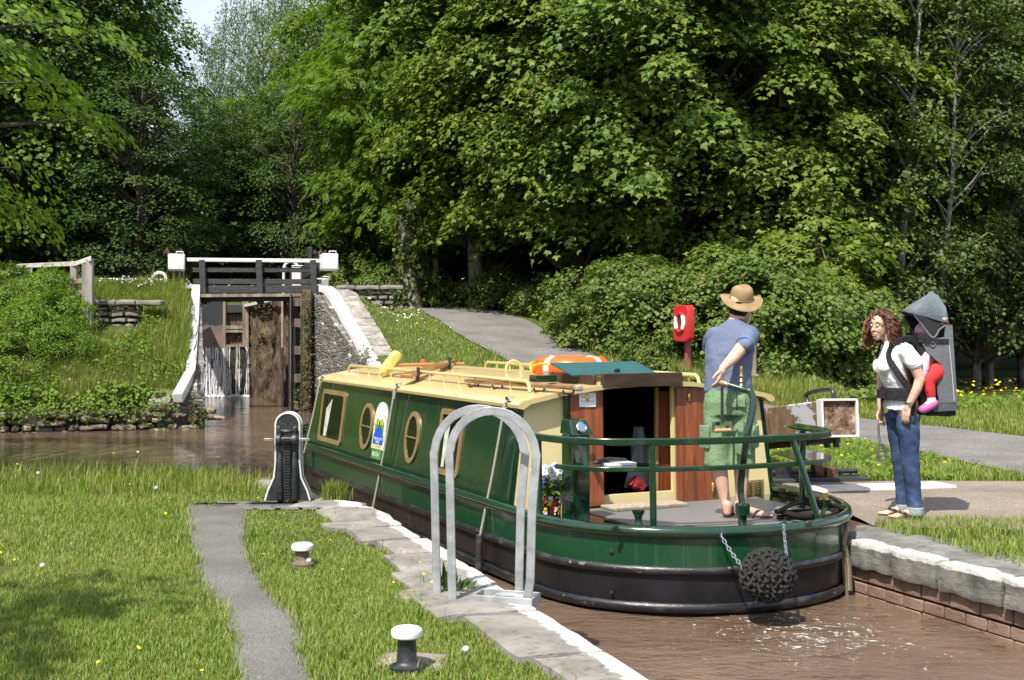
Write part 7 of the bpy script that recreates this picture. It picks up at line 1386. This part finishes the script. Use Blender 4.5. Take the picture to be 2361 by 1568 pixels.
rg = np.random.default_rng(3); n = 12; link('leaves', leaf_mesh('dock', rg.normal(0, .03, (n, 3))*np.array([1, 1, .2])+np.array([.03, .0, .02]), rg.normal(0, .5, (n, 3))+np.array([0, -1, .3]), np.array([.1, 0, 1.])+rg.normal(0, .35, (n, 3)), rg.uniform(.1, .19, n), NARROW, M['dark']), dk)
# ground paddle gear
g = G(663, 1158); pg = thing('paddle_gear', 'black iron paddle gear stand with white edging beside the boat bow', 'paddle gear', (g.x, g.y, 0), .05)
def prof(w0, w1, h_, z0=0):                                            # splayed foot, straight neck, round head
    o = [(-w0, z0), (-w0*.86, .1), (-w1*1.12, .22), (-w1, .36), (-w1, h_-w1)]; o += [(w1*math.cos(a), h_-w1+w1*math.sin(a)) for a in [math.pi-math.pi*k/14 for k in range(1, 14)]]; return o+[(-x, z) for x, z in o[:5][::-1]]
XZ = Matrix(((1, 0, 0, 0), (0, 0, 1, 0), (0, 1, 0, 0), (0, 0, 0, 1)))
mb = MB(); mb.prism(prof(.2, .105, .79), 0, .14, XZ); mb.build('stand', M['blackiron'], pg, bevel=.012)
mb = MB(); pf = prof(.2, .105, .79); mb.tube([Vector((x*1.01, .0, z*1.003)) for x, z in pf], .009, 6); mb.tube([Vector((x*1.01, .14, z*1.003)) for x, z in pf], .009, 6); mb.build('white_edging', M['white'], pg)
mb = MB(); [mb.limb([(s*.062, -.03, .03), (s*.066, -.03, .3), (s*.062, -.02, .44)], [.03, .026, .02], 10) for s in (-1, 1)]; mb.build('rib', M['blackiron'], pg)
mb = MB(); mb.box((0, -.015, .3), (.06, .02, .6)); [mb.box((0, -.033, .03+.025*i), (.055, .024, .012)) for i in range(21)]; mb.build('rack', M['black'], pg)
mb = MB(); mb.box((-.045, -.012, .28), (.035, .012, .52)); mb.build('side_guide', pm('greasy_bronze', (.16, .13, .08), (.07, .06, .04), 12, .5), pg)
RY = Matrix.Rotation(math.pi/2, 4, 'Y')
mb = MB()
for s in (-1, 1): mb.lathe([(.018, -.026), (.05, -.024), (.054, -.008), (.054, .012), (.04, .026), (.018, .028)], 16, Matrix.Translation((s*.07, -.05, .56)) @ RY)
for k in range(12): a = 2*math.pi*k/12; mb.box((0, -.05+.036*math.cos(a), .56+.036*math.sin(a)), (.06, .014, .012), Matrix.Rotation(a, 3, 'X'))
mb.lathe([(.032, -.05), (.032, .05)], 14, Matrix.Translation((0, -.05, .56)) @ RY); mb.build('gear', M['black'], pg)
mb = MB(); mb.box((-.16, -.05, .563), (.085, .024, .024)); mb.box((.16, -.05, .563), (.085, .024, .024)); mb.build('spindle', pm('bare_steel', (.33, .31, .28), (.4, .25, .18), 20, .4, .6), pg, bevel=.003)
mb = MB(); mb.limb([(-.05, -.045, .64), (0, -.06, .635), (.05, -.045, .64)], [.016, .02, .016], 8); [mb.limb([(s*.055, -.04, .6), (s*.07, -.03, .66)], [.016, .02], 8) for s in (-1, 1)]; mb.build('pawl', M['blackiron'], pg)
mb = MB(); [mb.ell((s*.075, -.03, .665), (.018, .014, .02), 8, 6) for s in (-1, 1)]; mb.build('rusty_lug', M['rust'], pg)
mb = MB(); mb.box((0, .07, .006), (.43, .2, .02)); mb.build('base_plate', M['blackiron'], pg, bevel=.006)
# tuft of grass on the coping by the boat
rg2 = np.random.default_rng(19); n = 420; a = rg2.normal(0, .05, (n, 2)); gg = G(772, 1152); sheet('grass_tuft', (gg.x+a[:, 0], gg.y+a[:, 1], np.zeros(n), rg2.uniform(.08, .22, n), np.full(n, .007), rg2), M['meadow'], .6)
# lifebuoy post
lp0 = P(1586, 866, 25.2); lpost = thing('lifebuoy_post', 'red lifebuoy housing on a rusty red post before the hedge', 'lifebuoy station', lp0, -1.16); sc_ = 2800/25.2
hb = (866-790)/sc_; mb = MB(); mb.box((0, 0, hb/2+.1), (.11, .11, hb+.5)); mb.build('post', pm('dull_red_post', (.2, .055, .045), (.28, .09, .075), 5, .7, stretch=(1, 1, .2)), lpost, bevel=.01)
zc = (866-746)/sc_; Ry = Matrix.Translation((0, -.06, zc)) @ Matrix.Rotation(math.pi/2, 4, 'X'); M['redplastic'] = pm('red_plastic_case', (.5, .022, .025), (.42, .018, .02), 3, .35)
def rr2(w_, h_, r_): return [(sx_*(w_-r_)+r_*math.cos(a), sy_*(h_-r_)+r_*math.sin(a)) for sx_, sy_, a0 in ((1, 1, 0), (-1, 1, 90), (-1, -1, 180), (1, -1, 270)) for a in [math.radians(a0+22.5*k) for k in range(5)]]
mb = MB(); mb.loft([[Ry @ Vector((x*s, y*s, z)) for x, y in rr2(.29, .38, .11)] for s, z in ((.96, -.04), (1, -.03), (1, .03), (.985, .035), (1, .04), (1, .1), (.94, .125))]); mb.build('case', M['redplastic'], lpost, ang=35)
mb = MB(); cen = Vector((0, 0, .04)); mb.tube([Ry @ Vector((.155*math.cos(a), .02+.19*math.sin(a), .135)) for a in [2*math.pi*k/32 for k in range(32)]], .042, 10, closed=True); ri = mb.build('ring', M['redplastic'], lpost)
for s in (0, math.pi): mb = MB(); mb.tube([Ry @ Vector((.155*math.cos(a+s), .02+.19*math.sin(a+s), .138)) for a in (-.75, -.5, -.25, 0, .25, .5, .75)], .044, 10, up=None); mb.build('white_band', M['paper'], ri)
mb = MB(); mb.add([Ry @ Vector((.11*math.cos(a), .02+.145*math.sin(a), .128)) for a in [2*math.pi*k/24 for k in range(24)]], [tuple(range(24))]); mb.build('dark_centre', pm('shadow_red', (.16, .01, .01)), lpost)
wp0 = P(1735, 905, 24.6); wpo = thing('wooden_post', 'weathered wooden post almost hidden behind the man', 'post', wp0); mb = MB(); mb.box((0, 0, .5), (.14, .14, 1.4), None, .9); mb.build('post', M['oldwood'], wpo, bevel=.015); mb = MB(); mb.box((0, 0, .35), (.22, .2, .05)); mb.build('collar', M['oldwood'], wpo, bevel=.01)
# balance beam of the near lock
t = NT('peeling_beam'); co = t.coord('Object', (1, .4, 1)); c = t.ramp(t.noise(t.coord('Object'), 9, 6, .7), [(.35, (.13, .07, .04)), (.65, (.26, .17, .1))]); k = t.ramp(t.noise(co, 3.2, 7, .68), [(.44, 1), (.49, 0)]); k2 = t.ramp(t.noise(co, 3.2, 7, .68), [(.5, 0), (.53, 1)]); M['peel'] = t.done(t.principled(t.mix(k2, c, (.5, .5, .52)), .75, 0, .3, 0, t.bump(k2, .5, .012)))
bb = thing('balance_beam', 'near weathered balance beam with peeling white paint and a white rimmed square end', 'balance beam'); e = P(1935, 964, 11.0); fpt = P(1770, 984, 13.0); f2 = fpt+(fpt-e)*1.6; d = (f2-e); R_ = d.to_track_quat('Y', 'Z').to_matrix()
mb = MB(); rings = []
for u, s in ((.02, .325), (.5, .38), (1, .42)):
    c = e+d*u; rings.append([c+R_ @ Vector((a*s/2, 0, b_*s/2)) for a, b_ in ((-1, -1), (1, -1), (1, 1), (-1, 1))])
mb.loft(rings); mb.build('beam', M['peel'], bb, bevel=.012)
mb = MB(); ch = M['oldwood']; u1 = e+d*.5+R_ @ Vector((0, 0, -.215)); mb.bar([e+R_ @ Vector((0, .25, -.19)), e+d*.8+R_ @ Vector((0, 0, -.23))], .2, .05, (0, 0, 1)); mb.build('under_board', M['blackwood'], bb); mb = MB(); [mb.lathe([(.03, -.04), (.03, .04)], 10, Matrix.Translation(e+R_ @ Vector((0, q, -.22)))) for q in (.1, .32)]; mb.build('bolt', M['black'], bb)
mb = MB(); s = .172
for a in (0, 1, 2, 3):
    Rq = R_ @ Matrix.Rotation(a*math.pi/2, 3, 'Y'); mb.box(e+Rq @ Vector((0, .035, s-.008)), (2*s, .13, .02), Rq)
mb.build('white_rim', M['white'], bb, bevel=.004)
t = NT('cracked_end_grain'); co = t.coord('Object'); c = t.ramp(t.noise(co, 14, 7, .75, .3), [(.34, (.02, .014, .01)), (.47, (.14, .08, .05)), (.6, (.25, .19, .14)), (.66, (.62, .58, .52))]); M['endgrain'] = t.done(t.principled(c, .85, 0, .3, 0, t.bump(t.noise(co, 14, 7, .75, .3), .8, .02)))
mb = MB(); mb.box(e+R_ @ Vector((0, .06, 0)), (.315, .1, .315), R_); mb.build('end_grain', M['endgrain'], bb)
mb = MB(); k = e+R_ @ Vector((-.05, .1, .17)); mb.tube(bez([k+R_ @ Vector((.02, -.05, -.02)), k+R_ @ Vector((.02, -.05, .08)), k+R_ @ Vector((.0, .1, .1)), k+R_ @ Vector((-.02, .5, .09)), k+R_ @ Vector((-.02, .5, .0))], 4), .02, 8); mb.build('handle', M['blackiron'], bb)
